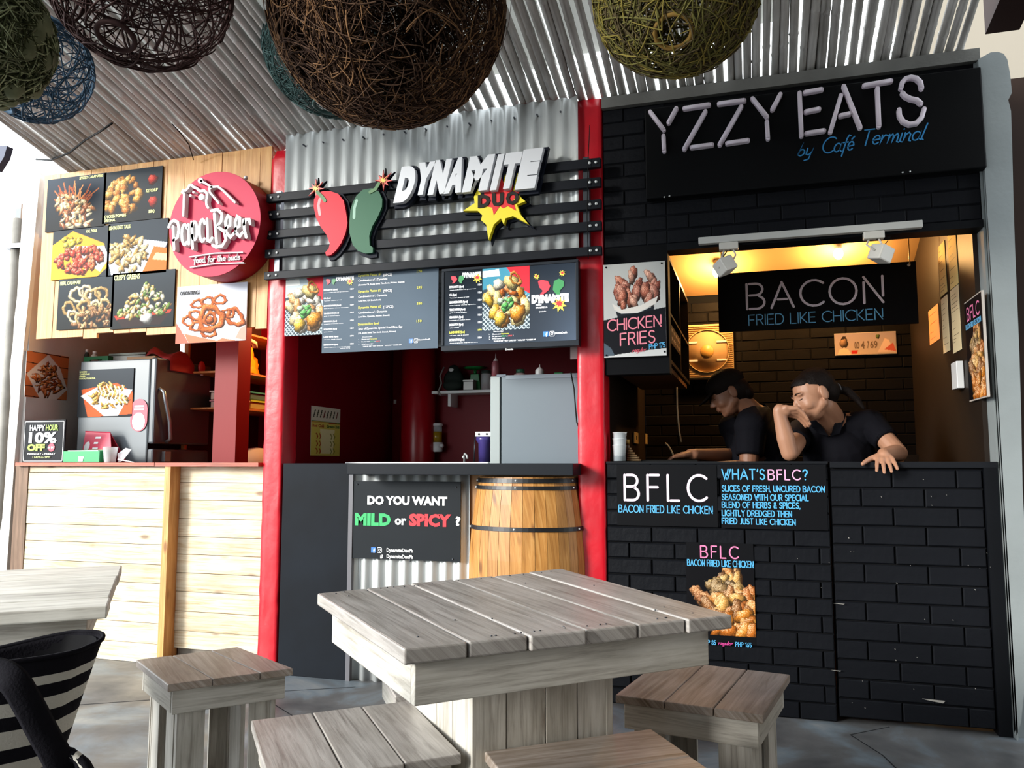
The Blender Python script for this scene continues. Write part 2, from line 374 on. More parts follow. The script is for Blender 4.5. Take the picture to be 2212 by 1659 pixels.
def neon(mb, s, fr, a0, b0, h, w, a1=None, gap=.2, shear=0, c=.002, mi=0, th=0, slope=0, kx=1.0):
    """single-line lettering; width squeezed to a1"""
    st, L = strokes(s, h, gap, kx, shear); k = (a1-a0)/L if a1 is not None else 1
    for _, ss in st:
        for q in ss: mb.ribbon([(a0+x*k, b0+y+slope*x*k) for x, y in q], w, fr, c, mi, th)

# ------------------------------------------------------------------ painting of flat prints
class Canvas:
    def __init__(s, w, h, bgc=(.05, .06, .07)):
        s.w, s.h = w, h; s.a = np.zeros((h, w, 3)); s.a[:] = s.C(bgc)
        s.X, s.Y = np.meshgrid((np.arange(w)+.5)/w, (np.arange(h)+.5)/h); s.asp = w/h
        s.N = NPR.rand(h, w)
    @staticmethod
    def C(c): return np.array([int(c[i:i+2], 16)/255 for i in (0, 2, 4)]) if isinstance(c, str) else np.array(c)
    def fill(s, mask, c, al=1.0): c = s.C(c); s.a[mask] = s.a[mask]*(1-al)+c*al
    def poly(s, pts, c, al=1.0):
        ins = np.zeros(s.X.shape, bool); n = len(pts)
        for i in range(n):
            x0, y0 = pts[i]; x1, y1 = pts[(i+1) % n]
            if y0 == y1: continue
            cr = ((s.Y > min(y0, y1)) & (s.Y <= max(y0, y1)) & (s.X < x0+(s.Y-y0)*(x1-x0)/(y1-y0)))
            ins ^= cr
        s.fill(ins, c, al); return ins
    def grad(s, c0, c1, ang=90):
        t = s.Y if ang == 90 else s.X; s.a = s.C(c0)*(1-t[..., None])+s.C(c1)*t[..., None]
    def line(s, pts, w, c, al=1.0):
        for (x0, y0), (x1, y1) in zip(pts[:-1], pts[1:]):
            dx, dy = (x1-x0)*s.asp, y1-y0; L = dx*dx+dy*dy+1e-12
            t = np.clip(((s.X-x0)*s.asp*dx+(s.Y-y0)*dy)/L, 0, 1)
            d = np.hypot((s.X-x0)*s.asp-t*dx, (s.Y-y0)-t*dy); s.fill(d < w/2, c, al)
    def blob(s, cx, cy, ra, rb, ang, c, gloss=.4, rough=.25, hole=0):
        """a shaded morsel of food in the picture (radii in picture heights)"""
        c = s.C(c); ca, sa = math.cos(ang), math.sin(ang); m = max(ra, rb)*1.15
        i0, i1 = max(0, int((cy-m)*s.h)), min(s.h, int((cy+m)*s.h)+2); j0, j1 = max(0, int((cx-m/s.asp)*s.w)), min(s.w, int((cx+m/s.asp)*s.w)+2)
        if i1 <= i0 or j1 <= j0: return
        X = (s.X[i0:i1, j0:j1]-cx)*s.asp; Y = s.Y[i0:i1, j0:j1]-cy
        x = (X*ca+Y*sa)/ra; y = (-X*sa+Y*ca)/rb; th = np.arctan2(y, x)
        r = np.hypot(x, y)/(1+.1*np.sin(3*th+cx*40)+.06*np.sin(7*th+cy*90))
        if hole:
            q = np.abs(r-(1+hole)/2)/((1-hole)/2); ins = q < 1; hgt = np.sqrt(np.clip(1-q*q, 0, 1)); nr = np.sign(r-(1+hole)/2)*q
        else: ins = r < 1; hgt = np.sqrt(np.clip(1-r*r, 0, 1)); nr = r
        nx = nr*np.cos(th); ny = nr*np.sin(th); NX = nx*ca-ny*sa; NY = nx*sa+ny*ca
        N = s.N[i0:i1, j0:j1]
        l = np.clip(-.45*NX-.6*NY+.66*hgt+(N-.5)*rough*2, 0, 1.3)
        k = (.28+.85*l)*(.55+.45*np.sqrt(hgt)); col = c*k[..., None]
        sp = np.clip((l-.86)*4, 0, 1)*gloss; col = col*(1-sp[..., None])+np.array([1, .95, .85])*sp[..., None]
        A = s.a[i0:i1, j0:j1]; A[ins] = np.clip(col, 0, 1)[ins]
    def pile(s, poly, n, size, pal, seed=1, elong=(1, 2.2), gloss=.4, ang=None, hole=0, shrink=1.0):
        rr = random.Random(seed); xs = [p[0] for p in poly]; ys = [p[1] for p in poly]; pts = []
        while len(pts) < n:
            x, y = rr.uniform(min(xs), max(xs)), rr.uniform(min(ys), max(ys)); c = False; j = len(poly)-1
            for i in range(len(poly)):
                xi, yi = poly[i]; xj, yj = poly[j]
                if (yi > y) != (yj > y) and x < (xj-xi)*(y-yi)/(yj-yi)+xi: c = not c
                j = i
            if c: pts.append((x, y))
        pts.sort(key=lambda p: p[1]+rr.uniform(-.05, .05))
        for x, y in pts:
            e = rr.uniform(*elong); sz = size*rr.uniform(.7, 1.25)
            a = rr.uniform(0, math.pi) if ang is None else math.radians(rr.uniform(*ang))
            s.blob(x, y, sz*math.sqrt(e), sz/math.sqrt(e), a, rr.choice(pal), gloss, hole=hole)
    def build(s, name, fr, a0, a1, b0, b1, c, parent, mt=None, warp=None):
        """print as a thin sheet with a colour per point; b1 is the top"""
        h, w = s.h, s.w; me = bpy.data.meshes.new(name); org = fr((a0+a1)/2, b0, c)
        X, Y = np.meshgrid(np.linspace(0, 1, w), np.linspace(0, 1, h))
        A = a0+(a1-a0)*X; B = b1+(b0-b1)*Y
        if warp: A, B = warp(X, Y, A, B)
        P = np.array(fr.o-org)[None, None]+A[..., None]*np.array(fr.u)+B[..., None]*np.array(fr.v)+c*np.array(fr.n)
        idx = np.arange(h*w).reshape(h, w)
        F = np.stack([idx[1:, :-1], idx[1:, 1:], idx[:-1, 1:], idx[:-1, :-1]], -1).reshape(-1, 4)
        me.vertices.add(h*w); me.vertices.foreach_set('co', P.reshape(-1).astype(np.float32))
        nf = len(F); me.loops.add(nf*4); me.polygons.add(nf)
        me.loops.foreach_set('vertex_index', F.reshape(-1).astype(np.int32)); me.polygons.foreach_set('loop_start', (np.arange(nf)*4).astype(np.int32))
        ca = me.color_attributes.new('Col', 'FLOAT_COLOR', 'POINT'); a = np.clip(s.a, 0, 1)
        l = np.where(a <= .04045, a/12.92, ((a+.055)/1.055)**2.4)
        ca.data.foreach_set('color', np.concatenate([l, np.ones((h, w, 1))], -1).reshape(-1).astype(np.float32))
        me.update(calc_edges=True); me.validate(); me.materials.append(mt or vcol_mat())
        o = bpy.data.objects.new(name, me); link(o, parent, org); return o

def voxel(name, mb, vox, m, parent, loc=None, smooth=3, thin=None, post=None):
    """one continuous surface from overlapping limbs"""
    me = mb.mesh('tmp', (0, 0, 0)); ob = bpy.data.objects.new('tmp', me); COL.objects.link(ob)
    r = ob.modifiers.new('r', 'REMESH'); r.mode = 'VOXEL'; r.voxel_size = vox; r.use_smooth_shade = True
    if smooth:
        q = ob.modifiers.new('s', 'SMOOTH'); q.iterations = smooth; q.factor = .6
    dg = bpy.context.evaluated_depsgraph_get(); m2 = bpy.data.meshes.new_from_object(ob.evaluated_get(dg))
    bpy.data.objects.remove(ob); bpy.data.meshes.remove(me)
    n = len(m2.vertices); co = np.zeros(n*3, np.float32); m2.vertices.foreach_get('co', co); co = co.reshape(-1, 3)
    if post is not None: co, m2 = post(co, m2)
    if loc is None: loc = Vector(((co[:, 0].min()+co[:, 0].max())/2, (co[:, 1].min()+co[:, 1].max())/2, co[:, 2].min()))
    m2.vertices.foreach_set('co', (co-np.array(loc, np.float32)).reshape(-1)); m2.update()
    for p in m2.polygons: p.use_smooth = True
    m2.materials.clear()
    for x in (m if isinstance(m, (list, tuple)) else [m]): m2.materials.append(x)
    m2.name = name; o = bpy.data.objects.new(name, m2); link(o, parent, loc); return o
# ------------------------------------------------------------------ shared materials
M_plaster = mat('pale_plaster', 'c9c0ba', .9, noise=.12, nscale=3, bump=.5, bscale=25)
M_plaster2 = mat('grey_painted_plaster', '848b8c', .8, noise=.18, nscale=2.2, bump=.5, bscale=18)
M_floor = None
def floor_mat():
    m = bpy.data.materials.new('worn_concrete'); m.use_nodes = True; nt = m.node_tree; N = nt.nodes.new; L = nt.links.new; b = nt.nodes['Principled BSDF']
    tc = N('ShaderNodeTexCoord'); n = N('ShaderNodeTexNoise'); n.inputs['Scale'].default_value = 1.7; n.inputs['Detail'].default_value = 9; n.inputs['Roughness'].default_value = .62; n.inputs['Distortion'].default_value = .8
    L(tc.outputs['Object'], n.inputs['Vector']); r = N('ShaderNodeValToRGB'); e = r.color_ramp.elements
    e[0].position = .3; e[0].color = (*lin('33353a'), 1); e[1].position = .72; e[1].color = (*lin('8f8f8e'), 1); k = e.new(.5); k.color = (*lin('5b5b5c'), 1); k = e.new(.58); k.color = (*lin('68727a'), 1)
    L(n.outputs['Fac'], r.inputs[0]); L(r.outputs[0], b.inputs['Base Color'])
    n2 = N('ShaderNodeTexNoise'); n2.inputs['Scale'].default_value = 3.1; n2.inputs['Detail'].default_value = 5; L(tc.outputs['Object'], n2.inputs['Vector'])
    mr = N('ShaderNodeMapRange'); mr.inputs['From Min'].default_value = .35; mr.inputs['From Max'].default_value = .65; mr.inputs['To Min'].default_value = .28; mr.inputs['To Max'].default_value = .6
    L(n2.outputs['Fac'], mr.inputs['Value']); L(mr.outputs[0], b.inputs['Roughness'])
    bp = N('ShaderNodeBump'); bp.inputs['Strength'].default_value = .25; bp.inputs['Distance'].default_value = .003; L(n.outputs['Fac'], bp.inputs['Height']); L(bp.outputs[0], b.inputs['Normal'])
    return m
M_floor = floor_mat()
M_brick = mat('black_painted_brick', '13151a', .5, spec=.22, noise=.35, nscale=3, bump=.5, bscale=40)
M_mortar = mat('black_mortar', '0b0c0f', .8, spec=.2)
M_black = mat('black_paint', '0f1115', .5, spec=.25, noise=.25, nscale=4)
M_red = mat('glossy_red_paint', 'c81024', .34, noise=.22, nscale=5, bump=.8, bscale=9, spec=.4)
M_redwall = mat('dark_red_wall', '6e0412', .4, noise=.15, nscale=2, spec=.12)
M_pine = wood('varnished_pine', 'd09a5a', 'b57a3e', 'e2b577', .45, vary=.22, amt=.35)
M_pinepale = wood('pale_pine', 'e2d2b4', 'bf9c6e', 'f0e6d0', .55, vary=.25, amt=.4)
M_wash = wood('whitewashed_wood', 'cbc7be', '979087', 'dedbd4', .65, vary=.3, amt=.25, grain=1.2)
M_top = wood('weathered_grey_wood', 'aba6a2', '7d7772', 'c6c2be', .36, vary=.22, amt=.25, grain=1.3, knots=False)
M_topbrown = wood('worn_brown_wood', 'a7998f', '80705f', 'c6bdb6', .36, vary=.3, amt=.3, knots=False)
M_bamboo = wood('weathered_bamboo', 'c4c2be', '918e89', 'dcdbd8', .55, grain=.5, knots=False, vary=.3, amt=.5, bump=.15)
M_steel = mat('galvanised_steel', 'ccd0d0', .45, metal=.35)
M_dsteel = mat('dark_steel', '50545a', .35, metal=.8)
M_white = mat('white_plastic', 'dedede', .4)
M_metalbar = mat('black_slat_paint', '1c1f25', .45, noise=.3, nscale=12, spec=.35)

# ------------------------------------------------------------------ floor and courtyard
f = MB().box(-14, 9, -14, 4, -.12, 0).build('floor', M_floor, kind='structure')
cr = MB()
for pts in ([(atz(1920, 1569, 0).x, 0.0), (.33, -.15), (.42, -.36), (.47, -.6)], [(-2.2, -.4), (-1.5, -.9), (-.9, -1.2)], [(-3.0, -.75), (-2.35, -.35), (-1.9, -.1)]):
    cr.ribbon(pts, .006, Fr((0, 0, .0008), (1, 0, 0), (0, 1, 0), (0, 0, 1)), 0)
cr.build('crack', mat('crack_dark', '26272a', .9), f)  # thin dark ribbons laid along the floor cracks

# ------------------------------------------------------------------ ceiling of bamboo poles under pale sheets
ceil = S('ceiling', (0, 0, 2.86))
SL = .262
def zr(x, y): return 2.845+.035*(x+4.1)/5-SL*y
x = -3.95; i = 0
M_node = mat('bamboo_joint', '7d736a', .6)
while x < .93:
    r = R.uniform(.0155, .0235); yb = .10+R.uniform(-.02, .06); ye = -3.3
    xo = R.uniform(-.012, .012); n = 10; pts = []; rs = []
    ph = R.uniform(0, .35)
    y = yb; joints = [yb]
    y = yb-ph
    while y > ye: joints.append(y); y -= R.uniform(.28, .42)
    joints.append(ye)
    for a, b2 in zip(joints[:-1], joints[1:]):
        for t, k in ((0.0, 1.0), (.035, 1.13), (.08, 1.0)):
            yy = a+(b2-a)*t; u = (yb-yy)/(yb-ye)
            pts.append((x+xo*math.sin(u*3.1)*1.4, yy, zr(x, yy)+r)); rs.append(r*k*(1-.12*u))
    pts.append((x, ye, zr(x, ye)+r)); rs.append(r*.88)
    MB().rings(pts, rs, 8).build('bamboo_pole', M_bamboo, ceil)
    x += r*2+R.choice([.001, .002, .004, .007, .012]); i += 1
    if R.random() < .10: x += R.uniform(.012, .022)
M_sheet = mat('pale_roof_sheet', 'cfcfcb', .8)
_nt = M_sheet.node_tree; _tl = _nt.nodes.new('ShaderNodeBsdfTranslucent'); _tl.inputs[0].default_value = (.8, .8, .78, 1); _mx = _nt.nodes.new('ShaderNodeMixShader'); _mx.inputs[0].default_value = .3
_nt.links.new(_nt.nodes['Principled BSDF'].outputs[0], _mx.inputs[1]); _nt.links.new(_tl.outputs[0], _mx.inputs[2]); _nt.links.new(_mx.outputs[0], _nt.nodes['Material Output'].inputs[0])
x = -3.62
while x < .95:
    w = R.uniform(.35, .6); yy = -R.uniform(.13, .36) if x > -1.9 else -R.uniform(.02, .45); x2 = min(x+w-.006, 1.05)
    MB().hexa([(x, -3.3, zr(x, -3.3)+.075), (x2, -3.3, zr(x2, -3.3)+.075), (x2, yy, zr(x2, yy)+.075), (x, yy, zr(x, yy)+.075),
               (x, -3.3, zr(x, -3.3)+.08), (x2, -3.3, zr(x2, -3.3)+.08), (x2, yy, zr(x2, yy)+.08), (x, yy, zr(x, yy)+.08)]).build('roof_sheet', M_sheet, ceil)
    x += w
for y in (-1.05, -2.4): MB().box(-3.95, .97, y-.03, y+.03, zr(0, y)+.05, zr(0, y)+.074).build('purlin', mat('dark_timber', '3a2c24', .8), ceil)
# brackets of the roof edge on the right: dark beam running out over the courtyard
MB().hexa([(1.0, -3.2, 3.34), (1.13, -3.2, 3.34), (1.13, .02, 2.93), (1.0, .02, 2.93), (1.0, -3.2, 3.56), (1.13, -3.2, 3.56), (1.13, .02, 3.15), (1.0, .02, 3.15)]).build('trim_1', mat('dark_beam', '2b1d1a', .7), kind='structure')

# unseen roof and walls added around the camera to block light
MB().box(-3.9, 1.6, -7.6, -3.3, zr(0, -3.3)+.08, zr(0, -3.3)+.14).build('ceiling_light_block', mat('light_block_roof', 'a8a49c', .8), kind='structure')
MB().box(1.5, 1.6, -7.6, -.6, 0, 4).build('wall_light_block', mat('light_block_wall', '8c8780', .85), kind='structure')
MB().box(-2.2, 1.5, -7.6, -7.5, 0, 4).build('wall_light_block', MATS['light_block_wall'], kind='structure')
# black and thin wires under the bamboo
w1 = MB().rings([at(78, 344, -.05), at(110, 346, -.1), at(150, 330, -.2), at(185, 302, -.3), at(215, 285, -.42), at(242, 266, -.52)], .006, 6)
w1.build('cable', mat('black_rubber', '131313', .5), label='thick black cable curving across the bamboo at the bright left roof edge', category='cable')
w2 = MB().rings([at(372, 268, -.3), at(392, 290, -.22), at(408, 312, -.12), at(418, 345, -.03)], .003, 5)
w2.build('cable', MATS['black_rubber'], label='thin black wire between bamboo poles, above the round red sign', category='cable')

# ------------------------------------------------------------------ left edge: plaster wall end, pipe, neighbouring panel
wl = S('wall_left', (-4.24, .5, 0))
MB().box(-4.30, -4.185, .02, 1.35, 0, 2.87).build('plaster_wall', M_plaster, wl)
pl = [at(*p, 0) for p in [(89, 388), (70, 590), (52, 770), (34, 1000), (18, 1220), (6, 1400)]]
pr = [at(*p, 0) for p in [(0, 1500), (-22, 1300), (8, 1120), (17, 1000), (21, 930), (26, 860), (24, 800), (31, 740), (34, 690), (40, 640), (44, 560), (50, 500), (53, 440), (58, 380)]]
rag = [(pl[0].x, 2.84)]+[(p.x, p.z) for p in pl]+[(pl[-1].x, 0), (pr[0].x, 0)]+[(p.x, p.z) for p in pr]
MB().prism(rag, FY(.02), 0, .03).build('plaster_edge', mat('daylit_plaster', 'd9d6d0', .9, noise=.08, nscale=9, bump=.6, bscale=30), wl)  # same plaster as the wall, bright daylight put into a paler colour
MB().box(-4.62, -4.31, .25, .32, 0, 2.75).build('wall_outer', mat('grey_metal_panel', '5d666b', .5, noise=.15), kind='structure')
pp = T('drain_pipe', 'dirty white upright pipe left of the plaster wall edge', 'pipe', (at(28, 700, .1).x, .1, 0))
xp = at(30, 600, .1).x
MB().rings([(xp, .1, 0), (xp-.004, .1, .8), (xp, .1, 1.5), (xp+.003, .1, 2.1), (xp, .1, 2.62)], .03, 12).build('pipe', mat('dirty_pvc', '8f8b83', .6, noise=.35, nscale=9), pp)
MB().box(xp+.012, xp+.075, .11, .16, 0, 2.72).build('timber_strip', mat('raw_timber', '6f5a4a', .8, noise=.2), pp)
MB().box(xp-.05, xp+.09, .06, .1, 2.42, 2.45).build('clamp', M_dsteel, pp)
q = [at(*p, -.35) for p in [(-30, 322), (29, 321), (22, 345), (5, 372), (-30, 378)]]
tag(MB().prism([(p.x, p.z) for p in q], FY(-.35), 0, .04).build('wall_panel', mat('dark_blue_panel', '39415a', .6)), 'dark blue folded panel against the bright sky at the far left', 'panel')

# ------------------------------------------------------------------ right edge: ragged grey plaster pier and what lies beyond
wr = S('wall_right', (1.0, 0, 0))
P = [at(*p, -.03) for p in [(2113, 128), (2140, 113), (2156, 112), (2168, 116), (2176, 128), (2182, 160), (2186, 200), (2178, 216), (2184, 240), (2186, 300), (2189, 420), (2192, 520), (2197, 640), (2202, 760), (2206, 900), (2209, 1050), (2216, 1200), (2222, 1400), (2214, 1480), (2206, 1560), (2196, 1590)]]
Lp = [at(*p, -.03) for p in [(2176, 1592), (2160, 1100), (2140, 760), (2124, 400)]]
xin = .955
MB().prism([(p.x, max(p.z, 0)) for p in P]+[(P[-1].x, 0), (xin, 0), (xin, 2.80)], FY(.0), 0, .03).build('plaster_pier', M_plaster2, wr)
MB().box(.945, 1.03, .005, 1.75, 0, 2.80).build('pier_core', M_plaster2, wr)
MB().box(1.031, 3.5, .35, .45, 0, 2.86).build('wall_far', mat('brown_render', '2c211c', .9, spec=.1, noise=.5, nscale=1.6, col2='1c1614', stretch=(1, 1, .5)), kind='structure')
MB().box(.99, 6, 1.9, 2.0, 0, 4.6).build('wall_beyond', mat('beige_wall', '756e62', .8), kind='structure')

# ------------------------------------------------------------------ black brick stall (right): front wall, counter wall, door
_BR = {}
def brick_mesh(L, H, D, g=.004):
    k = (round(L, 3), round(H, 3), D)
    if k not in _BR:
        b = MB(); l, h = L/2, H
        vs = [(-l, 0, 0), (l, 0, 0), (l, 0, h), (-l, 0, h), (-l, -D+g, 0), (l, -D+g, 0), (l, -D+g, h), (-l, -D+g, h), (-l+g, -D, g), (l-g, -D, g), (l-g, -D, h-g), (-l+g, -D, h-g)]
        fs = [(0, 1, 5, 4), (1, 2, 6, 5), (2, 3, 7, 6), (3, 0, 4, 7), (4, 5, 9, 8), (5, 6, 10, 9), (6, 7, 11, 10), (7, 4, 8, 11), (8, 9, 10, 11)]
        b.add(vs, fs); me = b.mesh('brick', (0, 0, 0)); me.materials.append(M_brick); _BR[k] = me
    return _BR[k]
def bricks(parent, Y, x0, x1, z0, z1, L, H, gap=.006, D=.012, seed=1, holes=(), mt=None, name='brick'):
    rr = random.Random(seed); nrow = max(1, round((z1-z0)/H)); h = (z1-z0)/nrow
    for r in range(nrow):
        x = x0-(L*.5 if r % 2 else 0)
        while x < x1-.01:
            a, b = max(x, x0), min(x+L, x1); x += L
            if b-a < .02: continue
            cxm, czm = (a+b)/2, z0+(r+.5)*h
            if any(hx0 <= a+.004 and b-.004 <= hx1 and hz0 <= z0+r*h+.004 and z0+(r+1)*h-.004 <= hz1 for hx0, hx1, hz0, hz1 in holes): continue
            me = brick_mesh(b-a-gap, h-gap, D)
            o = bpy.data.objects.new(name, me); link(o, parent, (cxm, Y+rr.uniform(-.0025, .0025), z0+r*h+gap/2))
            if mt: o.material_slots[0].link = 'OBJECT'; o.material_slots[0].material = mt
XB0, XB1, XD = -.672, .945, .300
ZC = 1.088
wf = S('wall_front', (0, .05, 0))
MB().box(XB0, XD-.004, .012, .10, 0, ZC).build('mortar_bed', M_mortar, wf)
bricks(wf, .012, XB0, XD-.004, 0, ZC-.004, .205, .0715, seed=3)
dr = S('door_1', (.6, .05, 0))
MB().box(XD+.004, .893, .022, .07, .02, ZC-.02).build('door_leaf', M_mortar, dr)
bricks(dr, .022, XD+.004, .893, .02, ZC-.03, .245, .078, seed=4)
MB().box(.895, .945, .0, .08, 0, ZC-.02).build('door_jamb', M_black, dr)
MB().box(XD+.004, .945, -.002, .12, ZC-.022, ZC+.002).build('door_ledge', mat('worn_black_wood', '16181c', .5, spec=.3), dr)
MB().box(XB0, XD-.004, -.002, .14, ZC-.006, ZC+.004).build('counter_ledge', mat('worn_black_wood', '16181c', .5, spec=.3), wf)
ch = MB()
def chip(mb, px, py, w, h, Y=-.0035):
    p = at(px, py, Y); mb.prism([(p.x, p.z), (p.x+w, p.z-h*.2), (p.x+w*.9, p.z-h), (p.x+w*.3, p.z-h*.5)], FY(Y), 0, .002)
for a in [(1992, 1509, .085, .012), (1795, 1447, .04, .004), (1800, 1303, .045, .003), (1832, 1160, .004, .008)]: chip(ch, *a)
for k in range(24): chip(ch, R.uniform(1810, 2140), R.uniform(1020, 1560), R.uniform(.002, .006), R.uniform(.002, .006))
for k in range(12): chip(ch, R.uniform(1320, 1800), R.uniform(1160, 1540), R.uniform(.002, .005), R.uniform(.001, .004))
ch.build('paint_chip', mat('bare_cement', '8d8a84', .9), dr, kind='stuff')
# wall above the opening
wu = S('wall_upper', (0, .05, 2.05))
XO = -.372
MB().box(XB0, XO, .012, .10, 1.50, 2.80).build('mortar_bed', M_mortar, wu)
MB().box(XO, XB1, .012, .10, 2.105, 2.80).build('mortar_bed', M_mortar, wu)
bricks(wu, .012, XB0, XO, 2.11, 2.80, .205, .0715, seed=5, gap=.004, D=.006)
bricks(wu, .012, XO, XB1, 2.11, 2.80, .205, .0715, gap=.004, D=.006, seed=6, holes=[(-.44, .96, 2.34, 2.8)])
MB().box(XB0, XB1+.02, -.02, .09, 2.80, 2.855).build('concrete_coping', mat('grey_cement', '6d6d69', .8, noise=.2, bump=.5), wu)
MB().box(XO, XB1, -.004, .10, 2.075, 2.108).build('lintel', M_black, wu)
# inside of the stall
M_inner = mat('dark_brown_inner_wall', '221912', .5, spec=.3, noise=.3, nscale=2.5)
YB = 1.62
wi = S('wall_inner', (.2, YB, 1)); 
MB().box(-.74, .945, YB+.012, YB+.08, 0, 2.6).build('backing', M_mortar, wi)
M_brickb = mat('brown_black_brick', '0d0907', .6, spec=.1, noise=.25, nscale=3, bump=.4, bscale=30)
bricks(wi, YB+.012, -.70, .94, 1.06, 2.14, .21, .0675, gap=.004, D=.005, seed=8, mt=M_brickb)
MB().box(.925, .944, .1, YB, 0, 2.9).build('wall_side', M_inner, kind='structure')
MB().box(-.76, -.70, .1, YB, 0, 2.75).build('wall_partition', mat('dark_partition', '241c17', .6), kind='structure')
cz = lambda y: 2.80-.405*(y-.1)
MB().hexa([(-.74, .1, cz(.1)), (.944, .1, cz(.1)), (.944, YB, cz(YB)), (-.74, YB, cz(YB)), (-.74, .1, cz(.1)+.03), (.944, .1, cz(.1)+.03), (.944, YB, cz(YB)+.03), (-.74, YB, cz(YB)+.03)]).build('ceiling_inner', mat('ochre_soffit', 'b58f60', .7, noise=.12, nscale=3), kind='structure')
tag(MB().box(-.69, -.24, .16, .44, ZC-.03, ZC).build('worktop', mat('black_laminate', '15120f', .3)), 'black worktop behind the ledge at the left end of the dark stall', 'worktop')
tag(MB().box(.5, .92, .74, 1.6, ZC-.06, ZC-.03).build('worktop', mat('black_laminate', '15120f', .3)), 'black worktop at the rear right inside the dark stall', 'worktop')

# ------------------------------------------------------------------ centre stall shell
M_red2 = M_red
def lumpy(name, x0, x1, z1, parent=None, px=None):
    mb = MB(); n = 26; rr = random.Random(int(abs(x0)*100)); vs = []; m = 6
    prof = [(x0, .13), (x0, .002), (x0+.006, -.004)]+[(x0+(x1-x0)*k/6, -.006) for k in range(1, 6)]+[(x1-.006, -.004), (x1, .002), (x1, .13)]; m = 11; n = 60
    for i in range(n+1):
        z = z1*i/n; tp = min(1, (n-i)/2.2+.55) if x0 < -2 else 1
        for j, (a, b) in enumerate(prof):
            k = rr.uniform(-.0016, .0016)*(1+.8*math.sin(i*.7+j)); xc = (x0+x1)/2
            vs.append((xc+(a-xc)*tp+k*.6, b+k, z))
    P_ = len(prof); fs = [(i*P_+j, i*P_+j+1, (i+1)*P_+j+1, (i+1)*P_+j) for i in range(n) for j in range(P_-1)]
    fs.append(tuple(n*P_+j for j in range(P_))); mb.add(vs, fs, 0, None, True)
    o = mb.build(name, M_red2); o['kind'] = 'structure'; return o
lumpy('trim_2', -2.520, -2.404, 2.80); lumpy('trim_3', -.806, -.676, 2.86)
wc = S('wall_back', (-1.6, 1.35, 0))
MB().box(-3.6, -.76, 1.35, 1.42, 0, 2.9).build('back_wall', M_redwall, wc)
MB().box(-2.44, -2.405, .13, 1.35, 0, 2.9).build('wall_divider', M_redwall, kind='structure')
MB().box(-.80, -.765, .13, 1.35, 0, 2.9).build('wall_divider', M_redwall, kind='structure')
MB().box(-2.41, -.77, .1, 1.35, 2.32, 2.36).build('ceiling_centre', mat('dark_soffit', '3a2426', .8), kind='structure')
pc = at(897, 850, 1.2); MB().cyl((pc.x, 1.25, 0), (pc.x, 1.25, 2.32), .115, n=28).build('trim_4', mat('column_red', 'a00a18', .3), kind='structure')

# ------------------------------------------------------------------ left stall shell
MB().box(-4.19, -2.44, 1.5, 1.56, 0, 2.9).build('wall_rear', mat('dark_rear_wall', '2a2320', .8), kind='structure')
MB().box(-4.19, -2.44, .1, 1.5, 2.45, 2.5).build('ceiling_left', mat('dark_soffit2', '4a3a30', .8), kind='structure')
rp0, rp1 = at(463, 850, .42), at(512, 850, .42)
MB().box(rp0.x, rp1.x, .42, .55, 0, 2.45).build('trim_5', mat('deep_red_post', '7d1416', .5, spec=.25), kind='structure')
# ------------------------------------------------------------------ left stall: board wall, prints, round sign
BLK = '15181d'
def rect(tl, br, Y=-.012, fr=None):
    a, b = at(*tl, Y), at(*br, Y); return a.x, b.x, b.z, a.z
def poster(name, label, cat, tl, br, Y, cv, th=.006, group=None, fr=None, mt=None, board='ddd8d0'):
    x0, x1, z0, z1 = rect(tl, br, Y); t = T(name, label, cat, ((x0+x1)/2, Y+th, z0), group)
    MB().box(x0, x1, Y, Y+th, z0, z1).build('backing_board', mat('board_'+board, board, .6), t)
    cv.build('print', FY(Y), x0, x1, z0, z1, .0015, t, mt); return t, (x0, x1, z0, z1)
def lettering(t, fr, items, name='lettering'):
    """items: (text, a0, a1 or None, b0, b1, colour, bold)"""
    cols = []
    for i in items:
        if i[5] not in cols: cols.append(i[5])
    for c in cols:
        mb = MB()
        for s, a0, a1, b0, b1, cc, bd in items:
            if cc == c: text(mb, s, fr, a0, b0, b1, a1, c=.0035, bold=bd)
        mb.build(name, mat('ink_'+c, c, .5), t, kind='stuff')
sb = T('plank_sign_wall', 'varnished pine sign wall of upright boards with staggered lower ends', 'sign wall', (-3.3, 0, 1.8))
x = -4.115; k = 0
while x < -2.53:
    w = R.choice([.10, .115, .13, .12]); x1 = min(x+w, -2.522)
    zb = 1.812+R.choice([0, .012, .028, .04, .02])
    MB().box(x+.0015, x1-.0015, .0+R.uniform(0, .003), .02, zb, 2.835+.0*k, long=2).build('board', M_pine, sb); x = x1; k += 1
MB().box(-4.11, -2.53, .021, .05, 1.88, 1.96).build('batten', M_pine, sb)
MB().box(-4.11, -2.53, .021, .05, 2.6, 2.68).build('batten', M_pine, sb)

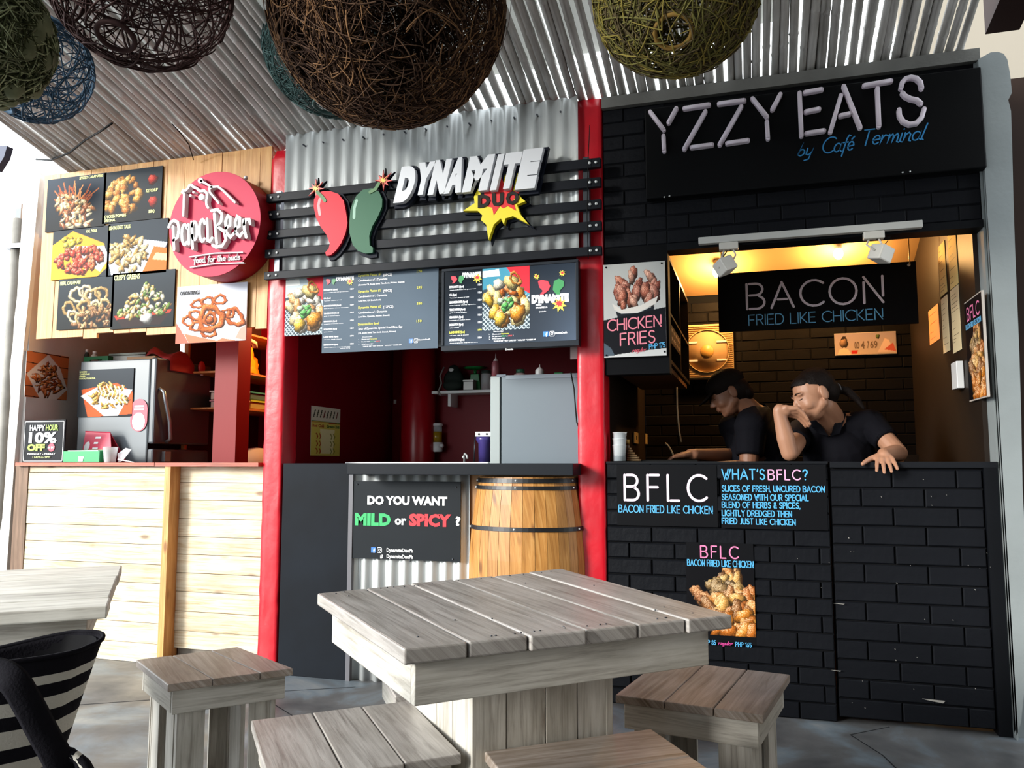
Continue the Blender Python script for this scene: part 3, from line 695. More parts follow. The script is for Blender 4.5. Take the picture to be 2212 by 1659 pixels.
FRY = ['c98a3c', 'b8702c', 'd8a050', 'a85a22', 'e0b468']
def c1():
    c = Canvas(120, 108, '1a2430'); c.grad('2a3644', '0e1216'); rr = random.Random(2)
    for k in range(34):
        a = rr.uniform(-2.6, -.5); x, y = rr.uniform(.3, .6), rr.uniform(.5, .75); c.line([(x, y), (x+.35*math.cos(a), y+.42*math.sin(a))], .02, rr.choice(['b8683a', 'd89058', 'a8522c']))
    c.pile([(.1, .5), (.35, .3), (.55, .42), (.8, .62), (.75, .95), (.25, .95)], 80, .055, ['d09a58', 'e6c894', 'b06a34', 'f0dcb0', 'a85a30'], 3, (1.2, 3.5), .7); return c
def c2():
    c = Canvas(120, 100, '222a30'); c.grad('2b333a', '14181c')
    c.pile([(.08, .45), (.2, .2), (.4, .1), (.62, .3), (.62, .72), (.4, .85), (.08, .7)], 46, .085, ['d8953c', 'c57c2c', 'e6ac54', 'b86c24'], 5, (1, 1.7), .5)
    c.blob(.84, .25, .1, .1, 0, 'b3261c', .3); c.blob(.86, .67, .09, .11, 0, 'c02c22', .3); return c
def c3():
    c = Canvas(118, 104, '2a3138'); c.poly([(0, .3), (.35, .05), (.9, .35), (1, .8), (.8, 1), (0, 1)], 'd89a30'); c.poly([(.3, .35), (.9, .4), (1, .65), (.85, .9), (.4, .5)], 'e8e8f0')
    c.pile([(.2, .2), (.45, .15), (.5, .3), (.25, .38)], 26, .05, ['e8c020', 'f0d040', 'd0a010'], 8)
    c.pile([(.1, .55), (.35, .38), (.7, .4), (.97, .62), (.8, .85), (.4, .92), (.15, .75)], 90, .06, ['c03018', 'a82414', 'd8482a', 'b85a28', '8a3a18'], 9, (1, 2), .6); return c
def c4():
    c = Canvas(124, 104, '2a333c'); c.poly([(0, .6), (.35, .3), (1, .45), (.8, .98), (.1, 1)], 'dfe3f0'); c.poly([(.78, .5), (1, .55), (1, .95), (.6, .98)], 'c86a28'); c.poly([(.82, .62), (1, .66), (1, .78), (.76, .74)], 'e0c090')
    c.pile([(.08, .45), (.3, .28), (.6, .35), (.76, .55), (.55, .9), (.3, .95), (.1, .7)], 50, .07, ['d8b068', 'c49a50', 'e6cc98', 'b88a44'], 12, (1.2, 3), .6); return c
def c5():
    c = Canvas(114, 104, '1c242c'); c.grad('28323a', '14181a')
    for (x, y, r) in [(.22, .6, .17), (.35, .35, .19), (.5, .3, .17), (.63, .4, .2), (.78, .35, .17), (.3, .75, .15), (.5, .6, .18), (.7, .62, .17), (.86, .6, .17), (.45, .82, .16)]: c.blob(x, y, r, r*.75, .9, R.choice(['cfae74', 'b89258', 'e0caa0']), .5, hole=.55)
    c.pile([(.3, .65), (.6, .55), (.98, .6), (.98, .95), (.35, .98)], 50, .05, ['8a5a34', 'a87848', '6e4426', 'c09a6a'], 15, (1.5, 3)); return c
def c6():
    c = Canvas(132, 108, '20282e'); c.grad('2c363e', '16191c'); c.poly([(.06, .78), (.95, .74), (.8, .95), (.2, .97)], '2a1c1c'); c.poly([(.06, .76), (.97, .7), (.94, .76), (.1, .83)], 'c03a28')
    c.pile([(.1, .72), (.4, .35), (.55, .14), (.72, .35), (.95, .65), (.8, .8), (.2, .8)], 110, .045, ['e8dcae', '6a8a34', 'd8b468', '4c6c26', 'f0e8c8', 'b07838'], 17, (1, 2.4), .6)
    c.blob(.58, .84, .12, .1, 0, 'ece8e2', .2, .03); return c
def c7():
    c = Canvas(150, 124, 'd6d8e4'); c.grad('c8ccd8', 'e2e2ea'); c.poly([(0, .62), (.1, .8), (.2, 1), (0, 1)], 'b86a58'); c.poly([(.1, .78), (.9, 1), (.2, 1)], 'd87a5c'); c.poly([(.85, .95), (1, .6), (1, 1)], 'c89a8a')
    c.poly([(.0, .55), (.3, .3), (.95, .35), (.98, .75), (.6, .98), (.1, .82)], 'e8e6ee')
    for (x, y, r, a) in [(.3, .33, .12, 0), (.45, .3, .13, .2), (.62, .28, .13, 0), (.18, .62, .13, .7), (.28, .52, .13, .4), (.84, .6, .2, .8), (.3, .72, .13, 0), (.75, .52, .12, .3), (.48, .83, .14, .1)]: c.blob(x, y, r, r*.72, a, 'cc5f22', .3, hole=.5)
    c.blob(.5, .6, .24, .25, 0, 'd86a28', .3, hole=.55); c.blob(.49, .6, .13, .13, .4, 'd06424', .3, hole=.45); c.blob(.49, .62, .07, .07, 0, 'c85c20', .3); return c
def c8():
    c = Canvas(84, 108, 'b8673a')
    for y in (.0, .25, .48, .75, .97): c.line([(0, y), (1, y+.03)], .02, '3a1c14')
    c.poly([(.5, .02), (.8, .3), (1, .75), (.75, 1), (.35, 1), (.02, .5)], 'c9c2bc'); c.pile([(.2, .5), (.5, .2), (.75, .35), (.9, .75), (.5, .95), (.2, .75)], 70, .045, ['b8622a', 'a04e22', 'd08a48', '8a3c1c'], 22, (2.5, 5), .3); return c
def c9():
    c = Canvas(112, 100, '2a2f34'); c.grad('3a4148', '1c2024'); c.poly([(.06, .42), (.7, .3), (1, .5), (1, .95), (.2, 1)], 'c2582c'); c.poly([(.05, .55), (.35, .38), (.98, .45), (.75, .98), (.5, .98)], 'e2e2e4')
    c.pile([(.25, .5), (.45, .28), (.8, .4), (.95, .7), (.6, .85), (.3, .72)], 70, .045, ['e0ac44', 'd09830', 'eac468', 'c08428'], 25, (2, 4), .5)
    for k in range(7): x = .38+k*.07; c.line([(x, .35+.03*(k % 2)), (x+.06, .5), (x+.02, .62), (x+.1, .72)], .02, 'f0e6c8')
    return c
Y1 = -.008
fm = [('CALAMARES', c1, (104, 389), (225, 489), 'pale fried tentacles on dark blue, top left of six', [('SPICED CALAMARES', .55, .95, .02, .07)]),
      ('POPPERS', c2, (226, 374), (347, 471), 'brown chicken nuggets with two red dips, top right of six', [('CHICKEN POPPERS', .04, .42, .84, .9), ('ORIGINAL', .04, .24, .92, .97), ('KETCHUP', .74, .94, .42, .48), ('BBQ', .8, .9, .82, .88)]),
      ('PORK', c3, (116, 499), (234, 596), 'red glazed pork and yellow mango, middle left of six', [('XXL PORK', .58, .78, .05, .11)]),
      ('FISH', c4, (235, 484), (359, 588), 'pale fish nuggets on white paper, middle right of six', [('FISH NUGGET TALES', .02, .38, .05, .12)]),
      ('FRIED', c5, (128, 604), (243, 706), 'grey brown squid rings on black, bottom left of six', [('FIERI, CALAMARI', .03, .4, .05, .12)]),
      ('GREENS', c6, (244, 592), (374, 704), 'green vegetables beside a white dip cup, bottom right of six', [('CRISPY GREENS', .03, .45, .03, .12)])]
for nm, fn, tl, br, lb, tx in fm:
    t, (a0, a1, b0, b1) = poster('food_poster', 'glossy food poster of '+lb, 'poster', tl, br, Y1, fn(), board='1a1e24', group='six food posters on the pine sign wall')
    w, h = a1-a0, b1-b0
    lettering(t, FY(Y1), [(s, a0+w*u0, a0+w*u1, b1-h*v1, b1-h*v0, 'd9dc7c', .03) for s, u0, u1, v0, v1 in tx])
t, (a0, a1, b0, b1) = poster('food_poster', 'white poster of orange onion rings under the round red sign', 'poster', (384, 620), (531, 735), -.02, c7(), board='d8d8de')
lettering(t, FY(-.02), [('ONION RINGS', a0+.02, a0+.15, b1-.05, b1-.028, '30302e', .03)])

M_signred = mat('sign_red_acrylic', 'b81f44', .5, spec=.2); M_signside = mat('sign_red_side', '96101c', .5, spec=.2); M_wl = mat('white_acrylic', 'dcdada', .5, spec=.2)
YS = -.16
c0 = at(463, 484, YS); rs_ = (at(562, 484, YS).x-at(365, 484, YS).x)/2
rsg = T('round_sign', 'round red sign with raised white handwriting and bear outline', 'sign', (c0.x, 0, c0.z-rs_))
MB().lathe((c0.x, 0, c0.z), [(rs_, .002), (rs_, -YS)], 64, axis='y', smooth=False).build('side_band', M_signside, rsg)
MB().lathe((c0.x, 0, c0.z), [(rs_*.995, -YS-.001), (rs_*.995, -YS+.003)], 64, axis='y', smooth=False).build('face', M_signred, rsg)
for px, py in ((531, 384), ): p = at(px, py, -.06); MB().ell((p.x, -.06, p.z), .012).build('bolt', M_steel, rsg)
def ZP(fx, ox, oy, Y): 
    def f(x, y): p = at(ox+x/fx, oy+y/fx, Y); return (p.x, p.z)
    return f
z3 = ZP(6.146, 360, 350, YS-.035); FS = FY(YS-.004)
def stroke_part(name, parent, segs, w, fr, th, m, conv, dots=(), c=0):
    mb = MB()
    for s in segs: mb.ribbon([conv(*p) for p in s], w, fr, c, 0, th)
    for x, y, r in dots:
        a, b = conv(x, y); n = 14; mb.prism([(a+r*math.cos(2*math.pi*k/n), b+r*math.sin(2*math.pi*k/n)) for k in range(n)], fr, c, c+th)
    return mb.build(name, m, parent)
stroke_part('bear_outline', rsg, [[(220, 710), (232, 420), (205, 398), (215, 375), (248, 380), (285, 345), (300, 310), (330, 303), (352, 330), (400, 350), (440, 385), (500, 380), (528, 410), (538, 460), (525, 520), (530, 570), (550, 605)]], .0135, FS, .032, M_wl, z3, [(315, 445, .0085), (355, 400, .0075), (458, 465, .018)])
stroke_part('drumstick_outline', rsg, [[(455, 248), (600, 335)], [(600, 335), (568, 350), (572, 400), (690, 545)], [(590, 332), (680, 325), (760, 390), (905, 535)]], .0115, FS, .032, M_wl, z3, [(448, 245, .016)])
LW = .0165
LT = {'letter': [[[(30, 865), (60, 800), (100, 775), (150, 800), (165, 890), (150, 1000), (95, 1040)], [(88, 860), (102, 1165)]],
 [arc(242, 965, 38, 135, 50, 320, 12), [(292, 830), (298, 1090)]],
 [[(335, 800), (348, 1150)], arc(372, 915, 35, 120, 150, -150, 12)],
 [arc(478, 910, 40, 145, 50, 320, 12), [(540, 760), (548, 1040), (575, 1055), (605, 1010)]],
 [[(600, 648), (680, 632), (735, 690), (725, 790), (675, 850)], [(635, 690), (650, 900), (668, 1085)], [(690, 865), (765, 925), (790, 1030), (740, 1115), (660, 1130), (612, 1105)]],
 [[(790, 880), (845, 840), (850, 740), (815, 715), (785, 790), (795, 940), (850, 1000), (905, 940)]],
 [[(915, 890), (970, 850), (975, 745), (940, 725), (912, 800), (922, 940), (975, 990), (1015, 930)]],
 [[(1025, 770), (1035, 900), (1060, 1000)], [(1030, 830), (1055, 765), (1100, 765), (1112, 820)]]]}
for L_ in LT['letter']: stroke_part('letter', rsg, L_, LW, FS, .034, M_wl, z3)
stroke_part('underline', rsg, [[(270, 1250), (600, 1200), (980, 1187)]], .006, FS, .014, M_wl, z3)
stroke_part('underline', rsg, [[(285, 1388), (600, 1340), (992, 1326)]], .006, FS, .014, M_wl, z3)
a = z3(325, 1330); b = z3(940, 1280); mb = MB(); neon(mb, 'food for the buds', FS, a[0], a[1], .032, .0048, b[0], gap=.12, th=.008, slope=(b[1]-a[1])/(b[0]-a[0])); mb.build('lettering', M_wl, rsg, kind='stuff')

# side wall print and prints below
FL = Fr((-4.185, 0, 0), (0, 1, 0), (0, 0, 1), (1, 0, 0))
p0 = atx(58, 757, -4.183); p1 = atx(143, 865, -4.183)
t = T('food_poster', 'small poster of brown fries on the grey plaster side wall', 'poster', (-4.18, (p0.y+p1.y)/2, 1.47))
cb = atx(52, 857, -4.183).z; MB().fbox(FL, p0.y, p1.y, cb, p0.z, 0, .003).build('backing_board', mat('board_ddd8d0', 'ddd8d0'), t)
c8().build('print', FL, p0.y, p1.y, cb, p0.z, .0045, t)

# ------------------------------------------------------------------ left stall: counter
ctr = T('plank_counter', 'pale pine plank counter with thin red-brown top below the food posters', 'counter', (-3.35, .1, 0))
xa, xm, xb = at(55, 1150, 0).x, at(357, 1150, 0).x, at(567, 1150, 0).x
z = .0; k = 0
while z < 1.05:
    h = R.uniform(.097, .112); z1 = min(z+h, 1.066)
    if z1-z > .03: MB().box(xa, xm-.002, .0+R.uniform(-.002, .003), .022, z+.0012, z1-.0012, long=0).build('plank', M_pinepale, ctr, bev=.0015)
    z = z1
z = .075
MB().box(xm+.03, xb-.01, .10, .12, 0, .072).build('kick_board', mat('grey_skirting', '8d8478', .7, noise=.2), ctr)
while z < 1.05:
    h = R.uniform(.095, .108); z1 = min(z+h, 1.066)
    if z1-z > .03: MB().box(xm+.02, xb+.02, .06+R.uniform(-.002, .003), .085, z+.0012, z1-.0012, long=0).build('plank', M_pinepale, ctr, bev=.0015)
    z = z1
MB().box(xm-.002, xm+.036, -.022, .085, 0, 1.066, long=2).build('post', M_pine, ctr)
MB().box(at(28, 1150).x, xa-.001, -.005, .04, 0, 1.066, long=2).build('post', wood('brown_post_wood', '7d624e', '5d4636', '937560', .6, knots=False), ctr)
M_ctop = wood('red_brown_counter_top', 'b65a40', '8f3d2a', 'd07c5c', .3, knots=False)
xt = at(333, 1003, -.03).x
MB().box(at(33, 1003, -.03).x, xt-.001, -.03, .24, 1.067, 1.087, long=0).build('countertop', M_ctop, ctr)
MB().box(xt+.001, -2.53, -.028, .24, 1.066, 1.087, long=0).build('countertop', M_ctop, ctr)
ZT = 1.0875
# card sign
hs = T('card_sign', 'small black happy hour card sign with white border, left end of counter', 'sign', (-4.1, .0, ZT))
YH = .01; x0, x1, z0, z1 = rect((53, 908), (137, 996), YH); z0 = ZT
MB().box(x0, x1, YH, YH+.008, z0, z1).build('card', mat('card_black', '14161c', .4), hs)
fr = FY(YH); mb = MB(); q = .007
for a0, a1, b0, b1 in ((x0+q, x1-q, z0+q, z0+q+.004), (x0+q, x1-q, z1-q-.004, z1-q), (x0+q, x0+q+.004, z0+q, z1-q), (x1-q-.004, x1-q, z0+q, z1-q)): mb.fbox(fr, a0, a1, b0, b1, 0, .0015)
mb.build('border', M_white, hs)
def hx(px): return x0+(x1-x0)*(px-53)/84
def hz(py): return z1-(z1-z0)*(py-908)/88
lettering(hs, fr, [('HAPPY', hx(66), hx(97), hz(930), hz(918), 'f0f0f0', .03), ('HOUR', hx(99), hx(124), hz(930), hz(918), '9ac63c', .03), ('10%', hx(65), hx(122), hz(955), hz(933), 'f4f4f4', .04),
  ('OFF', hx(63), hx(99), hz(971), hz(958), '9ac63c', .06), ('MONDAY - FRIDAY', hx(64), hx(121), hz(980), hz(976), 'f0f0f0', .02), ('11AM to 5PM', hx(75), hx(111), hz(987), hz(983), 'a8b070', .02)])
n = 20; MB().prism([(hx(112)+.012*2*math.cos(2*math.pi*k/n), hz(965)+.012*2*math.sin(2*math.pi*k/n)) for k in range(n)], fr, 0, .003).build('round_sticker', mat('pink_red', 'd8344e', .5), hs)
mb = MB(); text(mb, '100 EAT', FY(YH-.002), hx(105), hz(967), hz(963), hx(119), bold=.02); mb.build('lettering', mat('ink_f0f0f0', 'f0f0f0'), hs)
# green box, tent card, cup, napkins
gb = T('green_box', 'open green cardboard box with a white mark on the counter', 'box', (-3.8, .05, ZT)); x0, x1, z0, z1 = rect((137, 975), (214, 996), .0); z0 = ZT
mg = mat('green_card', '0f8f52', .5)
mb = MB(); mb.box(x0, x1, .0, .004, z0, z1); mb.box(x0, x1, .10, .104, z0, z1+.01); mb.box(x0, x0+.004, .004, .1, z0, z1); mb.box(x1-.004, x1, .004, .1, z0, z1); mb.box(x0, x1, 0, .104, z0, z0+.003); mb.build('box_walls', mg, gb)
xm_ = (x0+x1)/2; MB().fbox(FY(-.001), xm_-.02, xm_+.02, z0+.022, z0+.034, 0, .001).add([FY(-.001)(xm_-.014, z0+.006, .001), FY(-.001)(xm_+.014, z0+.006, .001), FY(-.001)(xm_+.017, z0+.02, .001), FY(-.001)(xm_-.017, z0+.02, .001)], [(0, 1, 2, 3)]).build('printed_mark', M_white, gb)
MB().box(x0+.01, x1-.03, .02, .09, z0+.004, z1+.006).build('paper_stack', mat('white_paper', 'dcdcdc', .8), gb)
tc_ = T('tent_card', 'folded pink-red tent card behind the green box', 'card', (-3.7, .16, ZT)); mr_ = mat('pink_red_card', 'c4304c', .45)
a, b, c_, d = at(185, 931, .19), at(238, 933, .19), at(242, 990, .13), at(174, 990, .13)
zz = ZT; mb = MB(); mb.hexa([(d.x, .13, zz), (c_.x, .13, zz), (c_.x, .134, zz), (d.x, .134, zz), (a.x, .19, a.z), (b.x, .19, b.z), (b.x, .194, b.z), (a.x, .194, a.z)])
mb.hexa([(d.x, .25, zz), (c_.x, .25, zz), (c_.x, .254, zz), (d.x, .254, zz), (a.x, .186, a.z-.002), (b.x, .186, b.z-.002), (b.x, .19, b.z), (a.x, .19, a.z)]); mb.build('card', mr_, tc_)
Fq = Fr((a.x, .19, a.z), (1, 0, 0), (0, .06, a.z-zz), (0, -1, .3)); mb = MB()
n = 12; mb.add([Fq(.045+.02*math.cos(2*math.pi*k/n), -.5+.16*math.sin(2*math.pi*k/n), .001) for k in range(n)], [tuple(range(n))])
for k in range(4): mb.add([Fq(.09, -.25-k*.17, .001), Fq(.13-.01*(k % 2), -.25-k*.17, .001), Fq(.13-.01*(k % 2), -.19-k*.17, .001), Fq(.09, -.19-k*.17, .001)], [(0, 1, 2, 3)])
mb.build('lettering', M_white, tc_)
M_clear = mat('clear_plastic', 'e8eef0', .12, alpha=.38, spec=.7)
cu_ = T('plastic_cup', 'clear plastic cup on the pine counter beside the green box', 'cup', (at(238, 980, .04).x, .04, ZT))
xc = at(238, 980, .04).x; MB().lathe((xc, .04, ZT), [(.03, 0), (.031, .004), (.041, .088), (.043, .09), (.039, .088), (.029, .006)], 20, caps=False).build('cup_wall', M_clear, cu_)
nk = MB(); a = at(256, 985, .08); nk.add([(a.x, .08, ZT), (a.x+.05, .06, ZT+.01), (a.x+.09, .08, ZT+.075), (a.x+.03, .1, ZT+.085), (a.x+.02, .05, ZT+.05)], [(0, 1, 4), (1, 2, 4), (2, 3, 4), (3, 0, 4)])
tag(nk.build('napkin', mat('white_tissue', 'dfdfe4', .9)), 'crumpled white napkin standing beside the plastic cup', 'napkin')
sp_ = MB().cyl(at(255, 992, .02), at(290, 999, -.01), .0035); tag(sp_.build('straw', M_white), 'white straw lying on the counter front edge', 'straw')

# ------------------------------------------------------------------ left stall: refrigerator and what stands on it
fg = T('refrigerator', 'grey two-door refrigerator with its door to the right, left stall', 'refrigerator', (-3.72, .5, 0))
M_fg = mat('graphite_enamel', '5f686e', .35, noise=.1, nscale=2); fx0, fx1 = at(171, 850, .25).x, at(322, 850, .25).x; ZF = 1.715
yend = atx(456, 800, fx1+.045).y
MB().box(fx0, fx1, .25, yend, .0, ZF).build('cabinet_body', M_fg, fg, bev=.008)
M_fd = mat('graphite_door', '4b5156', .3)
zs = atx(400, 966, fx1+.045).z
MB().box(fx1+.006, fx1+.05, .245, yend, zs+.015, ZF+.006, long=2).build('door', M_fd, fg, bev=.012)
MB().box(fx1+.006, fx1+.05, .245, yend, .05, zs-.015, long=2).build('door', M_fd, fg, bev=.012)
MB().box(fx1+.001, fx1+.006, .25, yend-.01, .05, ZF).build('door_seal', M_black, fg)
xh = fx1+.05; hp = [atx(x, y, xh+.03) for x, y in ((353, 842), (358, 870), (366, 910), (368, 955))]
MB().rings([(xh, hp[0].y, hp[0].z+.01), (xh+.03, hp[0].y+.005, hp[0].z-.01), hp[1], hp[2], (xh+.03, hp[3].y, hp[3].z+.02), (xh, hp[3].y, hp[3].z)], [.008, .011, .011, .012, .012, .012], 8).build('handle', mat('silver_handle', '9aa0a4', .3, metal=.6), fg)
lo = atx(360, 985, xh+.02); MB().box(xh, xh+.025, lo.y-.02, lo.y+.03, zs-.09, zs-.03).build('handle', MATS['silver_handle'], fg)
YF = .248
t, (a0, a1, b0, b1) = poster('food_poster', 'rounded poster of yellow fries on the side of the grey refrigerator', 'poster', (172, 800), (285, 899), YF-.004, c9(), th=.003, board='20242a')
lettering(t, FY(YF-.004), [(s, a0+.005, a0+l, b1-.014*k-.016, b1-.014*k-.006, 'c9cc7c', .03) for k, (s, l) in enumerate([('BACON', .06), ('CHEDDAR', .085), ('FRIES', .05), ('RANCH, YIB. MUSHR.', .13)])])
st = T('round_sticker', 'tall rounded pink-red sticker with white phone shape on refrigerator side', 'sticker', (at(300, 895, YF).x, YF, at(300, 930, YF).z))
cA, cB = at(284, 862, YF-.002), at(317, 932, YF-.002); w = cB.x-cA.x; r_ = w/2; xc = (cA.x+cB.x)/2
def stad(x, z0, z1, r, n=8): return [(x+r*math.cos(math.pi*k/n), z1-r+r*math.sin(math.pi*k/n)) for k in range(n+1)]+[(x-r*math.cos(math.pi*k/n), z0+r-r*math.sin(math.pi*k/n)) for k in range(n+1)]
MB().prism(stad(xc, cB.z, cA.z, r_), FY(YF-.002), 0, .002).build('sticker', mr_, st)
MB().prism(stad(xc, cB.z+.004, cB.z+.115, r_*.75, 5), FY(YF-.002), .002, .003).fbox(FY(YF-.002), xc-.034, xc+.034, cA.z-.05, cA.z-.04, .002, .003).fbox(FY(YF-.002), xc-.036, xc+.036, cA.z-.068, cA.z-.058, .002, .003).build('printed_mark', M_white, st)
# on top
def on_top(px, w): return at(px, 770, .42).x
g2 = T('green_crate', 'green cardboard crate with hand hole on top of the refrigerator', 'crate', (at(206, 770, .4).x, .4, ZF))
a, b = at(181, 770, .38).x, at(234, 770, .38).x; mb = MB(); mb.box(a, b, .38, .385, ZF+.001, ZF+.016); mb.box(a, b, .38, .385, ZF+.03, ZF+.05); mb.box(a, a+.05, .38, .385, ZF+.016, ZF+.03); mb.box(b-.05, b, .38, .385, ZF+.016, ZF+.03)
mb.box(a, b, .50, .505, ZF+.001, ZF+.05); mb.box(a, a+.005, .385, .5, ZF+.001, ZF+.05); mb.box(b-.005, b, .385, .5, ZF+.001, ZF+.05); mb.build('crate_walls', mat('dark_green_card', '1c6b3f', .6), g2)
for k, (px, r, h, lb) in enumerate([(188, .016, .10, 'small dark bottle with white cap in the green crate'), (205, .022, .085, 'white squat bottle standing in the green crate')]):
    X = at(px, 760, .44).x; t = T('bottle', lb, 'bottle', (X, .44, ZF)); MB().lathe((X, .44, ZF+.002), [(r, 0), (r, h*.7), (r*.5, h*.85), (r*.5, h*.9)], 14).build('bottle_body', mat('bottle%d' % k, ['3a3a34', 'b8b4ac'][k], .4), t)
    MB().cyl((X, .44, ZF+h*.9), (X, .44, ZF+h+.008), r*.6).build('cap', M_white, t)
a, b = at(246, 760, .45).x, at(322, 760, .45).x
t = T('storage_box', 'pale translucent storage box on top of the refrigerator', 'box', ((a+b)/2, .5, ZF)); MB().box(a, b, .42, .62, ZF+.001, ZF+.055).build('box_body', mat('frosted_plastic', '8f9490', .5), t, bev=.006)
MB().box(a-.006, b+.006, .414, .626, ZF+.056, ZF+.068).build('lid', mat('frosted_lid', '6f7a72', .5), t)
a, b = at(282, 770, .36).x, at(360, 770, .36).x
tag(MB().box(a, b-.06, .33, .4, ZF+.001, ZF+.028).build('cardboard_tray', mat('brown_card', 'a88a6c', .8), bev=.002), 'flat brown cardboard tray at the front top of the refrigerator', 'tray')
cl = MB(); rr = random.Random(4); n, m_ = 16, 7; vs = []
for i in range(n):
    u = i/(n-1); px = 352+90*u; base = at(px, 752+34*u, .5)
    for j in range(m_):
        v = j/(m_-1); vs.append((base.x+rr.uniform(-.003, .003), .35+.22*v, ZF+.012+.05*math.sin(math.pi*v)*(1-u*.4)+.025*math.sin(u*9+v*5)*(1-u)+.02*(1-u)))
cl.add([(max(v[0], -3.97), v[1], v[2]) if v[0] < xh+.01 else (xh+.012, v[1], ZF-.0-(v[0]-xh)*.45) for v in vs], [(i*m_+j, (i+1)*m_+j, (i+1)*m_+j+1, i*m_+j+1) for i in range(n-1) for j in range(m_-1)], 0, None, True)
o = cl.build('red_cloth', mat('dark_red_cloth', '8f1c1c', .8)); tag(o, 'crumpled dark red cloth lying over the refrigerator top', 'cloth'); s_ = o.modifiers.new('s', 'SOLIDIFY'); s_.thickness = .004
pb = atx(435, 795, xh+.02); t = T('red_pouch', 'small red pouch hanging at the top corner of the refrigerator door', 'pouch', pb); MB().ell((xh+.022, pb.y, pb.z), (.018, .03, .045)).build('pouch', mat('red_pouch_skin', 'a81c20', .5), t)
MB().ell((xh+.026, pb.y, pb.z-.045), (.008, .012, .006)).build('zip_end', M_white, t)

# ------------------------------------------------------------------ left stall: shelf rack lit by a warm lamp
XS = -3.13
sh = T('shelf_rack', 'orange-lit wooden shelf rack behind the deep red post', 'shelf', (-3.3, 1.0, 0))
ys0, ys1 = atx(505, 800, XS).y, 1.48
M_shelf = wood('shelf_wood', 'b5743c', '8d5526', 'd0935a', .5, knots=False)
zsh = [atx(515, 880, XS).z, atx(515, 801, XS).z, atx(535, 719, XS).z, .95]
for z in zsh: MB().box(XS-.36, XS, ys0, ys1, z-.012, z, long=1).build('shelf_board', M_shelf, sh)
MB().box(XS-.37, XS-.345, ys0, ys1, 0, 2.3, long=2).build('back_panel', mat('dark_back', '3a1c16', .7), sh)
for y in (ys0-.02, ys1-.02): MB().box(XS-.36, XS-.33, y, y+.02, 0, 2.3, long=2).build('upright', M_shelf, sh)
def bag_shape(lab, px, py0, py1, w, col, seed, dx=.1):
    a = atx(px, py1, XS-.02); b = atx(px, py0, XS-.02); h = b.z-a.z-.0; mb = MB(); rr = random.Random(seed); n, m_ = 14, 9; vs = []
    for i in range(m_):
        v = i/(m_-1); k = (1-.45*v)*(1 if v < .85 else .8)
        for j in range(n):
            t_ = 2*math.pi*j/n; rx = w*k*(1+.22*math.sin(3*t_+seed)+rr.uniform(-.1, .1)); vs.append((XS-dx+.07*k*math.cos(t_)*(1+rr.uniform(-.2, .2)), a.y+rx*math.sin(t_), zsh[1]+.002+h*v+rr.uniform(-.006, .006)*(i > 0)))
    mb.add(vs, [(i*n+j, i*n+(j+1) % n, (i+1)*n+(j+1) % n, (i+1)*n+j) for i in range(m_-1) for j in range(n)]+[tuple((m_-1)*n+j for j in range(n))], 0, None, True)
    tag(mb.build('plastic_bag', mat('bag_'+col, col, .35)), lab, 'bag')
bag_shape('bright orange plastic bag on the shelf, front one', 540, 735, 806, .15, 'f08a10', 2, .08)
bag_shape('orange plastic bag on the shelf, behind the front bag', 575, 752, 806, .10, 'e8740c', 5, .17)
def cont(lab, px0, px1, py0, py1, body, lid=None, zz=None, nm='container'):
    a, b = atx(px0, py1, XS-.02), atx(px1, py0, XS-.02); z0 = zsh[0] if zz is None else zz; h = abs(a.z-atx(px0, py0, XS-.02).z)
    t = T(nm, lab, 'container', (XS-.12, (a.y+b.y)/2, z0)); MB().box(XS-.22, XS-.02, a.y, b.y, z0+.001, z0+h*.8).build('container_body', mat('cb_'+body, body, .35), t, bev=.006)
    MB().box(XS-.226, XS-.014, a.y-.004, b.y+.004, z0+h*.8+.001, z0+h).build('lid', mat('cl_'+(lid or body), lid or body, .4), t); return z0+h, a, b
zt, a, b = cont('frosted food container with pink lid, lower shelf left', 512, 538, 863, 881, 'c9b0a4', 'c98f94')
cont('white food container on the pink-lidded container', 512, 538, 842, 862, 'cfc3b4', 'd8d0c4', zt+.001)
zt, a, b = cont('clear food container with yellow-green lid, lower shelf right', 541, 590, 864, 884, 'a8a060', 'b0c040')
cont('teal-lidded food container with white label, on the yellow-green lid', 541, 590, 846, 864, '4f6f6a', '3f8f88', zt+.001)
t_ = atx(548, 760, XS-.01); mb = MB(); mb.rings([(XS+.01, t_.y-.12, zsh[2]-.05), (XS+.01, t_.y-.07, zsh[2]-.052), (XS+.01, t_.y-.02, zsh[2]-.06), (XS+.01, t_.y-.015, zsh[2]-.09)], .017, 12); tag(mb.build('pipe_fitting', mat('cream_pvc', 'd8c48c', .4)), 'cream plastic pipe elbow hanging above the orange bags', 'pipe')
sk = MB(); p = atx(565, 925, XS-.05); rr = random.Random(3); sk.ell((XS-.12, p.y+.05, zsh[3]+.12), (.12, .2, .12), None, 18, 10); tag(sk.build('sack', mat('pale_sack', 'b8a494', .8)), 'pale grey sack on the bottom shelf in the shade', 'sack')
L = bpy.data.lights.new('warm_lamp', 'POINT'); L.energy = 60; L.color = (1, .55, .22); L.shadow_soft_size = .06; o = bpy.data.objects.new('lamp_light', L); COL.objects.link(o); o.location = (-2.82, .95, 2.2)
lb_ = T('bare_bulb', 'warm bare bulb under the ceiling of the left stall', 'lamp', (-2.82, .95, 2.28)); MB().cyl((-2.82, .95, 2.33), (-2.82, .95, 2.45), .018).build('socket', M_white, lb_)
MB().ell((-2.82, .95, 2.29), (.028, .028, .036)).build('bulb', mat('bulb_glow', 'ffcf8a', .3, emit=12), lb_)
